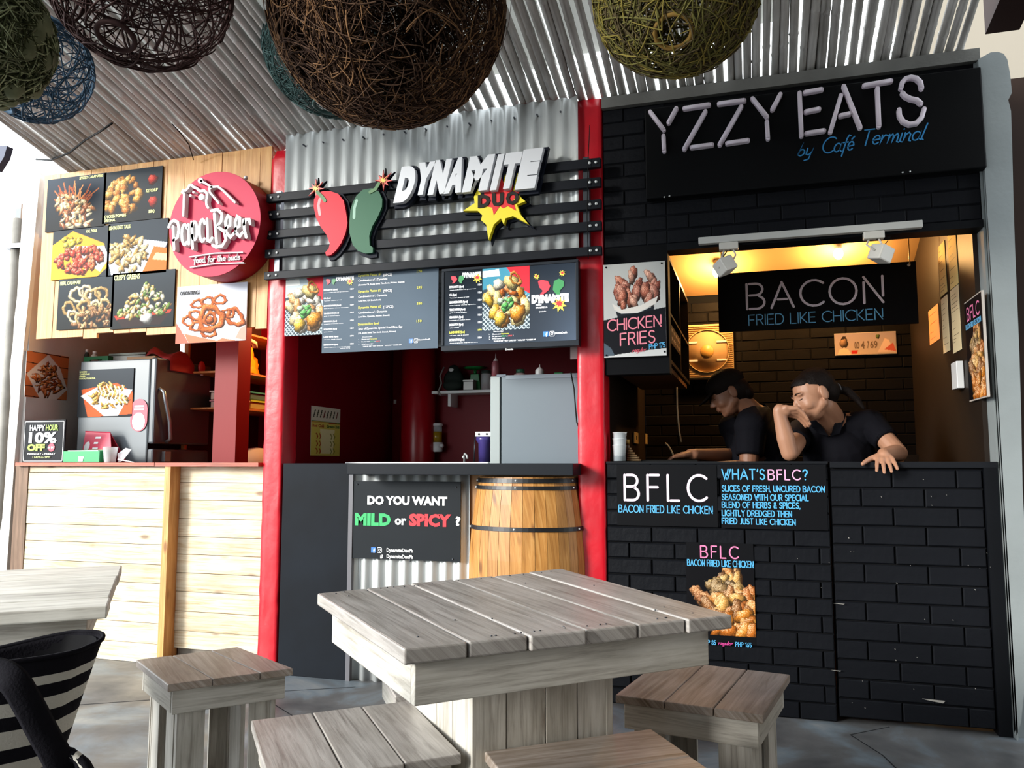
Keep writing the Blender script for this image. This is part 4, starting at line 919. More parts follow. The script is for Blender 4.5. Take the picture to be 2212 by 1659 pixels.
# ------------------------------------------------------------------ centre stall: corrugated sheet, slats, sign
def corrugated(x0, x1, z0, z1, Y, pitch, amp, name, m, parent, n=10, ph=0, top=None):
    N_ = int((x1-x0)/pitch*n); vs = []; zs = [z0, z1]
    for i in range(N_+1):
        x = x0+(x1-x0)*i/N_; y = Y-amp*math.cos(2*math.pi*(x-x0)/pitch+ph)
        vs += [(x, y, z0), (x, y, z1)]
    for i in range(N_+1):
        x = x0+(x1-x0)*i/N_; y = Y-amp*math.cos(2*math.pi*(x-x0)/pitch+ph)+.0015
        vs += [(x, y, z0), (x, y, z1)]
    k = 2*(N_+1); fs = [(2*i, 2*i+2, 2*i+3, 2*i+1) for i in range(N_)]+[(k+2*i+1, k+2*i+3, k+2*i+2, k+2*i) for i in range(N_)]+[(2*i+1, 2*i+3, k+2*i+3, k+2*i+1) for i in range(N_)]+[(2*i, k+2*i, k+2*i+2, 2*i+2) for i in range(N_)]
    return MB().add(vs, fs, 0, None, True).build(name, m, parent)
cs = T('corrugated_fascia', 'galvanised corrugated sheet fascia behind the black slats', 'metal sheet', (-1.6, -.03, 2.06))
XC0, XC1 = at(617, 400, -.03).x, at(1250, 400, -.03).x
corrugated(XC0, XC1, 2.085, 2.872, -.03, .0735, .0095, 'sheet', M_steel, cs)
for k in range(13): X = XC0+.0735*(1.5+k*1.62); MB().cyl((X, -.045, 2.80), (X, -.020, 2.80), .0045, n=8).build('screw', M_dsteel, cs) if X < XC1 else None
fz = T('slat_rack', 'rack of five long black slats across the corrugated sheet', 'slat rack', (-1.6, -.09, 2.06))
for py0, py1 in ((419, 437), (456, 474), (498, 516), (539, 557), (587, 604)):
    z1, z0 = at(577, py0, -.085).z, at(577, py1, -.085).z
    s = MB().box(-2.492, -.668, -.085, -.055, z0, z1, long=0).build('slat', M_metalbar, fz, bev=.003)
    for X in (-2.46, -2.415, -.72, -.69): MB().cyl((X, -.09, (z0+z1)/2), (X, -.086, (z0+z1)/2), .007, n=8).build('bolt', M_steel, s)
MB().box(-2.45, -2.42, -.055, -.018, 2.08, 2.55).build('bracket', M_dsteel, fz); MB().box(-.76, -.73, -.055, -.018, 2.08, 2.55).build('bracket', M_dsteel, fz)

zd = ZP(3.016, 570, 300, -.16); FD = FY(-.1325)
M_let = mat('silver_white_letter', 'd0d3d8', .45); M_back = mat('navy_black_backing', '0e1320', .5)
ds = T('letter_sign', 'silver-white slanted capital letters with black sides over the burst', 'sign', (zd(1300, 300)[0], -.13, zd(850, 395)[1]))
LL = [('D', 850, 960, 394, 195), ('Y', 968, 1080, 348, 168), ('N', 1072, 1180, 343, 152), ('A', 1175, 1290, 335, 140), ('M', 1296, 1460, 325, 126), ('I', 1478, 1520, 312, 118), ('T', 1530, 1640, 305, 106), ('E', 1640, 1770, 305, 84)]
for ch_, xl, xr, yb, yt in LL:
    a0, b0 = zd(xl, yb); a1, _ = zd(xr, yb); _, b1 = zd((xl+xr)/2, yt); mb = MB(); text(mb, ch_, FD, a0, b0, b1, a1, c=0, res=5, bold=.095, th=.03, shear=.24)
    lt = mb.build('letter', M_let, ds)
    mb = MB(); text(mb, ch_, FD, a0-.008, b0-.012, b1+.008, a1+.012, c=-.03, res=5, bold=.11, th=.028, shear=.24); mb.build('letter_backing', M_back, lt)  # larger black backing shape behind each letter
zb_ = ZP(3.016, 570, 300, -.125); FB = FY(-.10)
def spts(f, L): return [f(*p) for p in L]
def grow(P, k, dx=0, dz=0): cx = sum(p[0] for p in P)/len(P); cz = sum(p[1] for p in P)/len(P); return [(cx+(a-cx)*k+dx, cz+(b-cz)*k+dz) for a, b in P]
bs = T('burst_sign', 'yellow and red starburst sign with three dark letters, below silver letters', 'sign', (zb_(1540, 400)[0], -.1, zb_(1465, 660)[1]))
ypts = spts(zb_, [(1545, 180), (1590, 262), (1655, 225), (1650, 305), (1740, 300), (1665, 375), (1705, 408), (1650, 430), (1670, 490), (1725, 556), (1625, 505), (1575, 520), (1565, 560), (1545, 520), (1500, 560), (1465, 660), (1450, 560), (1415, 530), (1425, 500), (1395, 470), (1300, 470), (1375, 420), (1370, 380), (1395, 330), (1410, 290), (1480, 300), (1500, 250), (1520, 265)])
MB().prism(grow(ypts, 1.07, .01, -.008), FB, -.02, 0).build('backing', M_back, bs)
MB().prism(ypts, FB, 0, .0295).build('yellow_burst', mat('sign_yellow', 'e6d41e', .35), bs)
rpts = spts(zb_, [(1545, 240), (1575, 320), (1625, 285), (1620, 340), (1670, 345), (1625, 400), (1645, 470), (1590, 440), (1560, 455), (1540, 440), (1500, 500), (1490, 450), (1440, 440), (1400, 400), (1440, 370), (1430, 320), (1500, 330)])
MB().prism(rpts, FB, .0297, .031).build('red_burst', mat('sign_bright_red', 'd8141c', .35), bs)
for ch_, xl, xr in (('D', 1398, 1478), ('U', 1490, 1565), ('O', 1580, 1665)):
    a0, b0 = zb_(xl, 448-(xl-1398)*.1); a1, _ = zb_(xr, 448); _, b1 = zb_((xl+xr)/2, 368-(xl-1398)*.12); mb = MB(); text(mb, ch_, FB, a0, b0, b1, a1, c=.0315, bold=.06, th=.004); mb.build('letter', mat('charcoal_letter', '2a2622', .5), bs)
# plain pepper cut-outs
def pepper(lab, P, stem, spark, col, col2, hi):
    P = spts(zb_, P); cx = sum(p[0] for p in P)/len(P); t = T('pepper_cutout', lab, 'sign', (cx, -.1, min(p[1] for p in P)))
    MB().prism(grow(P, 1.08, .012, -.008), FB, -.02, 0).build('backing', M_back, t)
    MB().prism(P, FB, 0, .018).build('pepper_shape', mat('pepper_'+col, col, .5, spec=.25), t)
    MB().ribbon(spts(zb_, hi), .016, FB, .0185).build('highlight', mat('pepperhi_'+col2, col2, .4), t)
    MB().ribbon(spts(zb_, stem), .018, FB, .019, 0, .003).build('stem', mat('stem_green', '3f6f3a', .5), t)
    sx, sy, r1, r2 = spark; S_ = []
    for k in range(16): r = r1 if k % 2 == 0 else r2; r *= (1+.25*math.sin(k*2.3)); S_.append((sx+r*math.cos(k*math.pi/8), sy+r*math.sin(k*math.pi/8)))
    MB().prism(grow(spts(zb_, S_), 1.2, .006, .0), FB, -.015, .0).build('spark_backing', M_back, t)
    MB().prism(spts(zb_, S_), FB, .004, .012).build('spark', mat('spark_red', 'd85048', .4), t)
    S2 = [(sx+(x-sx)*.5, sy+(y-sy)*.5) for x, y in S_]; MB().prism(spts(zb_, S2), FB, .0125, .015).build('spark_core', mat('spark_yellow', 'e0c04a', .4), t)
pepper('plain red chilli cut-out with fuse spark, left one on the black slats', [(345, 350), (385, 336), (430, 338), (480, 355), (515, 400), (530, 470), (540, 545), (528, 610), (500, 675), (465, 725), (430, 755), (402, 760), (395, 738), (418, 712), (425, 680), (405, 625), (365, 570), (335, 510), (320, 440), (322, 390)], [(395, 400), (375, 375), (345, 345)], (330, 318, 55, 18), 'd01c30', 'ee6a70', [(360, 390), (350, 430), (360, 490)])
pepper('plain dark green chilli cut-out with fuse spark, right of the red chilli', [(600, 365), (640, 328), (700, 318), (745, 340), (767, 390), (765, 440), (740, 500), (700, 570), (682, 630), (685, 690), (706, 705), (705, 738), (660, 745), (610, 728), (575, 690), (553, 610), (552, 540), (560, 460), (575, 410)], [(690, 345), (725, 325), (745, 290)], (770, 265, 62, 20), '275a40', '6a9a84', [(600, 400), (585, 450), (583, 510)])

# ------------------------------------------------------------------ menu prints and screen
def basket(c, x0=0.0):
    for k in range(26):
        o = -.6+k*.09; c.line([(o, .5), (o+.7, 1.1)], .013, 'c8d4d8'); c.line([(o+.9, .45), (o-.1, 1.15)], .013, 'aab8bc')
def cfood(w, h, pale=0):
    c = Canvas(w, h, '3c4a54'); c.poly([(0, 0), (1, 0), (1, .5), (.4, .3), (0, .35)], '4a90a8' if not pale else 'b8c4c8'); c.poly([(.5, 0), (1, 0), (1, .45), (.8, .35), (.6, .1)], 'd0303c'); basket(c)
    c.poly([(0, .05), (.35, .03), (.38, .14), (0, .15)], 'f0f0ea')
    pal = ['e8b83c', 'd88a24', 'f4dc94', 'c8641c'] if not pale else ['f0d8a0', 'e8e0d0', 'e0a060', 'f8f0e0']
    c.pile([(.05, .45), (.3, .3), (.8, .35), (1, .6), (.8, .85), (.35, .85)], 34, .095, pal, 31, (1.1, 2.4), .8)
    c.blob(.35, .28, .1, .09, 0, 'f2ead0', .4); c.blob(.62, .26, .14, .11, .8, 'e8d080', .6); c.blob(.7, .2, .13, .08, .9, 'c07a30', .4, hole=.6)
    c.pile([(.3, .5), (.6, .52), (.62, .66), (.45, .68)], 14, .045, ['8fd08a', '5fb45a', 'd8f0c8'], 33); c.blob(.38, .82, .1, .12, .2, 'f0c040', .7); c.blob(.75, .75, .12, .15, .5, 'e09020', .7); return c
fp, _ = poster('food_poster', 'pale food photo panel left of the grey menu board, centre stall', 'poster', (618, 601), (699, 722), -.015, cfood(84, 124, 1), board='c8c8c8')
M_tw = mat('ink_white', 'e8e8ec', .5); M_ty = mat('ink_yellow', 'd8c83c', .5)
def icons(t, fr, x, z, s, em=0, c=.004):
    mats = (mat('icon_blue%d' % em, '2c74d8', .4, emit=em), mat('ink_em%d' % em, 'eef0f4', .5, emit=em))
    mb = MB(); mb.fbox(fr, x, x+s, z, z+s, c, c+.001); text(mb, 'f', fr, x+s*.45, z+s*.0, z+s*.8, x+s*.85, c=c+.0012, mi=1, bold=.04); mb.build('square_icon', list(mats), t)
    mb = MB(); X = x+s*1.25; r = s*.5; cxx, czz = X+r, z+r
    P = []
    for qx, qz, a in ((1, 1, 0), (-1, 1, 90), (-1, -1, 180), (1, -1, 270)): P += [(cxx+qx*r*.55+r*.4*math.cos(math.radians(a+k*30)), czz+qz*r*.55+r*.4*math.sin(math.radians(a+k*30))) for k in range(4)]
    P.append(P[0]); mb.ribbon(P, s*.1, fr, c); mb.ribbon([(cxx+r*.42*math.cos(2*math.pi*k/12), czz+r*.42*math.sin(2*math.pi*k/12)) for k in range(13)], s*.1, fr, c); mb.ribbon([(cxx+r*.5, czz+r*.5), (cxx+r*.52, czz+r*.5)], s*.1, fr, c)
    mb.build('camera_icon', mats[1], t); return X+s*1.1
def menu_text(t, U, V, fr, em, right_part):
    cols = {}
    def mk(c): return cols.setdefault(c, MB())
    def tx(s, u0, v, h, c='e8e8ec', u1=None, bold=.02):
        a, b = U(u0), V(v); text(mk(c), s, fr, a, b, b+h, None if u1 is None else U(u1), c=.004, bold=bold)
    return cols, tx
# grey printed menu board
YM = -.045; x0, x1, z0, z1 = rect((699, 597), (946, 752), YM); z1 = 2.082
mbd = T('menu_board', 'grey printed menu board with white and yellow lines, beside the screen', 'menu board', ((x0+x1)/2, YM, z0))
c = Canvas(60, 40, '4c555e'); c.a = np.array([.33, .385, .44])*(1+.25*(c.X[..., None]*.2-.5*np.abs(c.Y[..., None]-.6))+np.array([0, .01, .03])*0); c.build('print', FY(YM), x0, x1, z0, z1, .002, mbd)
MB().box(x0, x1, YM, YM+.006, z0, z1).build('board', mat('board_grey', '59636c', .5), mbd)
def UVm(px, py): p = at(px, py, YM); return p.x, p.z
f5 = 2212/260; zz5 = lambda x, y: UVm(690+x/f5, 570+y/f5)
cols = {}
def tl(s, x, y, h, c='e8e8ec', xr=None, bold=.02, fr=FY(YM), conv=None, cc=.004):
    a, b = (conv or zz5)(x, y); _, bt = (conv or zz5)(x, y-h); a1 = None if xr is None else (conv or zz5)(xr, y)[0]
    text(cols.setdefault(c, MB()), s, fr, a, b, bt, a1, c=cc, bold=bold)
rows = [('DYNAMITE (4pcs)', 340, 'cheese stuffed chili with ground meat', 540, '120', 500), ('CA (4pcs)', 215, '"kamatis" cheese w/ chili', 420, '120', 650), ('SMOKE BOMB (4pcs)', 405, 'tuna in your cheesy dynamite', 540, '120', 790), ('TIME BOMB (4pcs)', 365, 'garlic w/ cheese wrapped', 380, '125', 930),
        ('GRANADA (4pcs)', 330, 'longganisa w/ smoked cheese', 445, '120', 1075), ('MOLOTOV (4pcs)', 330, 'spicy cheese', 250, '120', 1220), ('LAND MINE (4pcs)', 355, 'w/ ham, egg & cheese', 415, '170', 1360), ('DETONATOR (2pcs)', 350, 'cheese in dynamite, mega size and more', 570, '180', 1505)]
for s, xr, s2, xr2, pr, y in rows:
    tl(s, 85, y, 26, xr=xr, bold=.05); tl(s2, 90, y+42, 13, xr=xr2, bold=.02); tl(pr, 570, y-22, 26, xr=638)
for s, n1, xr, y, pr in (('Dynamite Platter #1', '(6PCS)', 1340, 240, '170'), ('Dynamite Platter #2', '(9PCS)', 1340, 535, '295'), ('Dynamite Platter #3', '(12PCS)', 1365, 830, '380')):
    tl(s, 720, y, 46, 'd0cc48', 1140); tl(n1, 1180, y-14, 46, xr=xr); tl(pr, 1795, y-75, 46, 'd0cc48', 1890)
for s, xr, y in (('Combination of 2 Dynamite', 1255, 330), ('Combination of 3 Dynamite', 1250, 625), ('Combination of 4 Dynamite', 1250, 920), ('3pcs of Dynamite, Special Fried Rice, Egg', 1530, 1215)): tl(s, 720, y, 40, xr=xr, bold=.012)
for s, xr, y in (('(Dynamite, CA, Smoke Bomb, Time Bomb, Molotov, Granada)', 1570, 405), ('(Land Mine, CA, Smoke Bomb)', 1140, 700), ('(Land Mine, Dynamite, Molotov, Granada)', 1295, 990), ('(CA, Smoke Bomb, Time Bomb, Granada, Molotov)', 1410, 1290)): tl(s, 720, y, 30, xr=xr)
tl('Dynamite Rice Bowl', 715, 1135, 46, 'd0cc48', 1095); tl('150', 1790, 1075, 46, 'd0cc48', 1885)
tl('How to order:', 800, 1355, 18, xr=980); tl('1.', 725, 1400, 18); tl('Choose your', 780, 1397, 20, xr=930); tl('Dynamite', 935, 1392, 20, 'd0cc48', 1065); tl('2.', 725, 1442, 18); tl('Do you want', 780, 1442, 20, xr=930); tl('MILD', 935, 1440, 20, '2f9a62', 1010); tl('or', 1015, 1436, 16, xr=1038); tl('SPICY', 1045, 1436, 20, 'd03a3a', 1118); tl('?', 1130, 1430, 20)
tl('3.', 725, 1490, 18); tl("What's your dip?", 780, 1488, 20, xr=990); tl('*GARLIC DIP  *HOT CHILI DIP  *AIOLI DIP  *CHEESE DIP', 800, 1530, 18, xr=1515, bold=.03)
tl('DynamiteDuoPh', 1825, 1410, 30, xr=2045); tl('DYNAMITE', 310, 318, 70, xr=640, bold=.09); tl('made for sharing', 390, 1560, 14, xr=570)
for c_, mb in cols.items(): mb.build('lettering', mat('ink_'+c_, c_, .5), mbd, kind='stuff')
a = zz5(1650, 1460); icons(mbd, FY(YM), a[0], a[1], .022)
def mini(t, fr, conv, S_, em=0):
    for col, P in (('c8283a', [(0, .1), (.3, 0), (.8, .1), (1, .5), (.85, .85), (.4, 1.2), (.15, 1.2), (.4, .9), (.1, .6)]), ('2c7a44', [(1.3, .1), (1.7, -.1), (2.1, .1), (2.1, .5), (1.75, .9), (1.8, 1.2), (1.5, 1.2), (1.2, .8)])):
        MB().prism([conv(S_[0]+x*S_[2], S_[1]+y*S_[2]) for x, y in P], fr, .003, .0045).build('printed_pepper', mat('mini_%s_%d' % (col, em), col, .5, emit=em), t)
mini(mbd, FY(YM), zz5, (130, 280, 85))
def burst(t, fr, conv, x, y, s, em=0):
    P = [(x+s*(1 if k % 2 == 0 else .5)*math.cos(k*math.pi/8+.2), y+s*(1 if k % 2 == 0 else .5)*math.sin(k*math.pi/8+.2)) for k in range(16)]
    MB().prism([conv(*p) for p in P], fr, .003, .0042).build('printed_burst', mat('burst_y%d' % em, 'd8c444', .5, emit=em), t)
    MB().prism([conv(x+(a-x)*.6, y-s*.15+(b-y)*.5) for a, b in P], fr, .0045, .005).build('printed_burst', mat('burst_r%d' % em, 'b8202c', .5, emit=em), t)
burst(mbd, FY(YM), zz5, 565, 335, 70)
# the screen: tilts forward from the wall
tv = T('television', 'flat screen showing a lit food menu, right of the grey menu board', 'television', (-1.13, -.1, 1.63))
YT = -.10; x0, x1, z0, z1 = rect((955, 583), (1251, 747), YT); z0 = at(955, 759, YT).z; 
z1 = at(1251, 560, YT).z
MB().box(x0, x1, YT+.002, YT+.045, z0, z1).build('casing', mat('tv_black', '0f1114', .35), tv, bev=.004)
M_fr = mat('tv_frame', '2c3036', .3); b_ = .014
mb = MB(); mb.box(x0, x1, YT-.006, YT+.002, z1-b_, z1); mb.box(x0, x1, YT-.006, YT+.002, z0, z0+.026); mb.box(x0, x0+b_, YT-.006, YT+.002, z0+.026, z1-b_); mb.box(x1-b_, x1, YT-.006, YT+.002, z0+.026, z1-b_); mb.build('bezel', M_fr, tv, bev=.002)
EM = .55
c = Canvas(80, 50, '1a1f28'); g = np.clip(.10+.10*c.X+.10*c.Y+.06*np.sin(c.X*7)*c.Y, 0, 1)[..., None]; c.a = g*np.array([.85, 1.0, 1.2])
c.build('screen', FY(YT), x0+b_, x1-b_, z0+.026, z1-b_, .001, tv, vcol_mat('screen_picture', .15, EM))
FT = FY(YT-.001); f6 = 2212/310; zt6 = lambda x, y: (lambda p: (p.x, p.z))(at(950+x/f6, 550+y/f6, YT-.003))
pa, pb_ = zt6(660, 215), zt6(1385, 1140)
cfood(104, 132).build('screen_photo', FT, pa[0], pb_[0], pb_[1], pa[1], .002, tv, vcol_mat('screen_picture', .15, EM))
cols = {}
for (s, xr, s2, xr2, pr, _), y in zip(rows, (520, 640, 755, 870, 985, 1100, 1218, 1335)):
    c_ = 'd8d83c' if s.startswith('LAND') else 'eef0f4'
    tl(s, 150, y, 34, c_, 150+(xr-85)*.88, .05, FT, zt6); tl(s2, 155, y+38, 13, 'eef0f4', 155+(xr2-90)*.9, .02, FT, zt6); tl(pr, 590, y-42, 28, c_, 648, .03, FT, zt6)
tl('DYNAMITE', 350, 360, 75, 'eef0f4', 640, .09, FT, zt6); tl('DYNAMITE', 1415, 745, 110, 'f4f6fa', 1990, .1, FT, zt6)
tl('How to order:', 830, 1195, 20, 'eef0f4', 985, .02, FT, zt6)
for k, s in enumerate(('1.', '2.', '3.')): tl(s, 760, 1240+k*38, 20, 'eef0f4', None, .02, FT, zt6)
tl('Choose your', 810, 1238, 22, 'eef0f4', 945, .02, FT, zt6); tl('Dynamite', 950, 1230, 22, 'd8d83c', 1070, .02, FT, zt6); tl('Do you want', 810, 1272, 22, 'eef0f4', 950, .02, FT, zt6); tl('MILD', 953, 1266, 22, '2f9a62', 1025, .03, FT, zt6); tl('or', 1030, 1262, 18, 'eef0f4', 1050, .02, FT, zt6); tl('SPICY', 1057, 1262, 22, 'd03a3a', 1120, .03, FT, zt6); tl('?', 1130, 1258, 22, 'eef0f4', None, .02, FT, zt6)
tl("What's your dip?", 810, 1308, 22, 'eef0f4', 1005, .02, FT, zt6); tl('*GARLIC DIP  *HOT CHILI DIP  *AIOLI DIP  *CHEESE DIP', 830, 1348, 22, 'eef0f4', 1485, .03, FT, zt6)
tl('DynamiteDuoPh', 1765, 1225, 32, 'eef0f4', 1965, .02, FT, zt6); tl('MENU', 1480, 790, 26, 'eef0f4', 1570, .04, FT, zt6); tl('DYNAMITEDUO', 1480, 835, 26, 'eef0f4', 1660, .04, FT, zt6); tl('dynamiteduo', 1530, 888, 18, 'eef0f4', 1640, .03, FT, zt6)
for c_, mb in cols.items(): mb.build('screen_text', mat('glow_'+c_, c_, .4, emit=EM), tv, kind='stuff')
a = zt6(1598, 1265); icons(tv, FT, a[0], a[1], .024, em=1)
mini(tv, FT, zt6, (175, 330, 95), 1); mini(tv, FT, zt6, (1515, 390, 190), 1); burst(tv, FT, zt6, 580, 365, 75, 1); burst(tv, FT, zt6, 1845, 770, 120, 1)
for sx, sy, s in ((1490, 340, 50), (1890, 290, 52)): burst(tv, FT, zt6, sx, sy, s, 1)
mb = MB(); a = zt6(1015, 1475); b = zt6(1135, 1455); text(mb, 'Dynamite', FY(YT-.006), a[0], a[1]-.0, a[1]+.009, b[0], c=.001, bold=.04); mb.build('lettering', M_white, tv)
MB().box(-1.3, -.95, YT+.046, 0.09, 1.86, 1.93).build('wall_arm', M_dsteel, tv)
# louvred panel between prints
lv = cs
a, b = at(943, 690, .03), at(957, 690, .03)
for k in range(14): MB().box(a.x-.015, b.x+.03, .028, .036, 1.68+k*.025, 1.695+k*.025).build('louvre', M_steel, lv)
MB().box(a.x-.015, b.x+.03, .0365, .042, 1.675, 2.07).build('plate', M_steel, lv)

# ------------------------------------------------------------------ centre stall: counter
cc_ = T('black_counter', 'black-topped serving counter with black side panel and corrugated front', 'counter', (-1.6, .1, 0))
xL, xP, xQ = at(608, 1200, 0).x, at(753, 1200, 0).x, at(762, 1200, 0).x
MB().box(xL, xP, -.006, .03, .0, 1.083).build('side_panel', mat('scuffed_black_panel', '0b0e13', .55, noise=.45, nscale=2.5, col2='141a22', spec=.1), cc_, bev=.002)
MB().box(xP, xQ, -.012, .03, 0, 1.06).build('edge_trim', mat('grey_edge', '5b5a60', .5), cc_)
XT0, XT1 = at(750, 1010, -.17).x, at(1238, 1010, -.17).x
MB().box(XT0, XT1, -.17, .2, at(900, 1026, -.17).z, 1.083, long=0).build('countertop', mat('black_counter_top', '1a1d22', .42, spec=.35), cc_, bev=.003)
corrugated(xQ, at(1010, 1200).x, .0, 1.03, .02, .073, .0125, 'corrugated_front', M_steel, cc_, ph=1)
MB().box(at(1000, 1200).x, -.80, .04, .06, 0, 1.03).build('rear_board', mat('raw_ply', 'a07850', .7), cc_)
tag(MB().box(-2.2, -1.36, .31, .6, 1.04, 1.0895).build('worktop', M_white), 'white worktop edge just behind the black serving counter', 'worktop')
sg = T('question_sign', 'dark grey sign asking mild or spicy, on the corrugated counter front', 'sign', (-1.6, -.01, .5))
YQ = -.008; x0, x1, z0, z1 = rect((763, 1039), (994, 1214), YQ)
MB().box(x0, x1, YQ, YQ+.005, z0, z1).build('panel', mat('sign_dark_grey', '23272b', .55, noise=.12, nscale=5), sg)
FQ = FY(YQ); cols = {}
UQ = lambda x, y: (lambda p: (p.x, p.z))(at(580+x/3.016, 700+y/3.016, YQ))
def letters(s, x, y, h, c, xr, bold):
    a, b = UQ(x, y); bt = UQ(x, y-h)[1]; a1 = UQ(xr, y)[0]; W = lambda q: max(v[0] for v in text2d(q, bold)[0]) if q.strip() else 0
    k = (a1-a)/W(s)
    for i, ch_ in enumerate(s):
        if ch_ == ' ': continue
        x1_ = W(s[:i+1]); vs = text2d(ch_, bold)[0]; w_ = max(v[0] for v in vs)-min(v[0] for v in vs); mb = MB(); text(mb, ch_, FQ, a+(x1_-w_)*k, b, bt, a+x1_*k, c=.002, bold=bold); mb.build('letter', mat('ink_'+c, c, .5), sg)
letters('DO YOU WANT', 643, 1172, 54, 'f0f0f0', 1165, .05); letters('MILD', 562, 1305, 74, '18a85c', 798, .06); letters('or', 824, 1305, 60, 'f0f0f0', 898, .04); letters('SPICY', 918, 1310, 74, 'd81c2c', 1192, .06); letters('?', 1218, 1310, 56, 'f0f0f0', 1252, .05)
tl('DynamiteDuoPh', 770, 1482, 24, 'f0f0f0', 942, .03, FQ, UQ, .002); tl('DynamiteDuoPh', 770, 1523, 24, 'f0f0f0', 942, .03, FQ, UQ, .002); tl('#', 728, 1523, 24, 'f0f0f0', None, .03, FQ, UQ, .002)
for c_, mb in cols.items(): mb.build('lettering', mat('ink_'+c_, c_, .5), sg, kind='stuff')
a = UQ(670, 1488); icons(sg, FQ, a[0], a[1], .026, c=.002)
for px, py in ((772, 1046), (985, 1052), (978, 1208), (886, 1212)): p = at(px, py, YQ); MB().cyl((p.x, YQ-.003, p.z), (p.x, YQ, p.z), .004, n=8).build('screw', M_dsteel, sg)
# half barrel
cx_ = at(1124, 1150, -.1).x+.0; bar = T('half_barrel', 'half wooden barrel with black hoops set against the serving counter', 'barrel', (cx_, 0, 0))
M_bar = wood('barrel_oak', 'c08746', '96602a', 'd9a866', .4, vary=.25, amt=.45, knots=True)
HB = 1.02
def brad(z): t = (z-HB*.5)/(HB*.5); return .292-.052*t*t
ns = 15
for k in range(ns):
    a0, a1 = math.pi*k/ns, math.pi*(k+1)/ns; mb = MB(); vs = []; uvs = []
    nz = 9
    for i in range(nz):
        z = HB*i/(nz-1); r = brad(z)
        for (aa, dr_) in ((a0+.004, 0), (a1-.004, 0), (a1-.004, -.018), (a0+.004, -.018)):
            vs.append((cx_+(r+dr_)*math.cos(aa), .03-(r+dr_)*.72*math.sin(aa), z)); uvs.append((z, aa*r))
    fs = [(i*4+j, (i+1)*4+j, (i+1)*4+(j+1) % 4, i*4+(j+1) % 4) for i in range(nz-1) for j in range(4)]+[(0, 1, 2, 3), (nz*4-1, nz*4-2, nz*4-3, nz*4-4)]
    mb.add(vs, fs, 0, uvs); mb.build('stave', M_bar, bar)
zh = [(at(1120, 1034, -.18).z, at(1120, 1044, -.18).z), (at(1120, 1051, -.2).z, at(1120, 1059, -.2).z), (at(1120, 1141, -.2).z, at(1120, 1150, -.2).z), (.32, .295), (.12, .095), (.06, .03)]
for zt_, zb2 in zh:
    mb = MB(); vs = []; n = 30
    for i in range(n+1):
        a = math.pi*i/n
        for z, dr_ in ((zb2, .001), (zt_, .001), (zt_, .006), (zb2, .006)): r = brad(z)+dr_; vs.append((cx_+r*math.cos(a), .03-(r)*.72*math.sin(a)-(dr_*.3), z))
    fs = [(i*4+j, (i+1)*4+j, (i+1)*4+(j+1) % 4, i*4+(j+1) % 4) for i in range(n) for j in range(4)]; mb.add(vs, fs)
    h_ = mb.build('hoop', mat('black_hoop', '1c1c1e', .4, metal=.3), bar)
    zc = (zt_+zb2)/2
    for a in (.35, 1.6, 2.8): r = brad(zc)+.007; MB().ell((cx_+r*math.cos(a), .03-r*.72*math.sin(a)-.002, zc), (.005, .003, .005), None, 8, 6).build('rivet', M_steel, h_)

# ------------------------------------------------------------------ centre stall: inside
FLD = Fr((-2.405, 0, 0), (0, 1, 0), (0, 0, 1), (1, 0, 0))
p0, p1, p2 = atx(674, 876, -2.40), atx(736, 886, -2.40), atx(674, 984, -2.40)
t = T('pepper_chart', 'yellow and white chilli chart pinned on the dark red side wall', 'chart', (-2.40, p0.y, p2.z))
c = Canvas(70, 110, 'd8d2c0'); c.poly([(0, .3), (1, .3), (1, 1), (0, 1)], 'd8c860'); c.poly([(.3, .45), (.8, .45), (.75, .95), (.35, .95)], 'ece4b0'); c.line([(0, .3), (1, .31)], .015, '4a7a3a'); c.line([(0, .32), (1, .33)], .012, 'b03020')
for k in range(8): x = .08+k*.11; c.line([(x, .22), (x+.05, .08)], .022, ['2a2a1c', '3a3a20', '1c2818', '6a2018'][k % 4])
for k in range(3):
    for x in (.18, .28, .66, .76): c.line([(x, .55+k*.15), (x+.05, .6+k*.15), (x+.02, .65+k*.15)], .02, 'a82a1c' if x < .5 else '8a8a3a')
c.build('print', FLD, p0.y, p1.y, p2.z, p0.z, .003, t); MB().fbox(FLD, p0.y, p1.y, p2.z, p0.z, 0, .002).build('sheet', M_white, t)
mb = MB(); h = p0.z-p2.z; w = p1.y-p0.y; text(mb, 'Red Chili', FLD, p0.y+w*.04, p0.z-h*.42, p0.z-h*.36, p0.y+w*.42, c=.004, bold=.03); mb.build('lettering', mat('ink_b02018', 'b02018'), t)
mb = MB(); text(mb, 'Green Chili', FLD, p0.y+w*.52, p0.z-h*.42, p0.z-h*.36, p0.y+w*.97, c=.004, bold=.03); mb.build('lettering', mat('ink_3a6a28', '3a6a28'), t)
YK = 1.2
xa_, xb_ = at(935, 846, YK).x, at(1075, 846, YK).x; zk = at(990, 844, YK).z
wsf = T('wall_shelf', 'narrow white wall shelf on the dark red back wall', 'shelf', ((xa_+xb_)/2, YK, zk-.02)); MB().box(xa_, xb_, YK-.02, 1.349, zk-.018, zk).build('shelf_board', M_white, wsf); MB().box(xa_+.1, xa_+.12, YK+.02, 1.349, zk-.1, zk-.018).build('bracket', M_white, wsf)
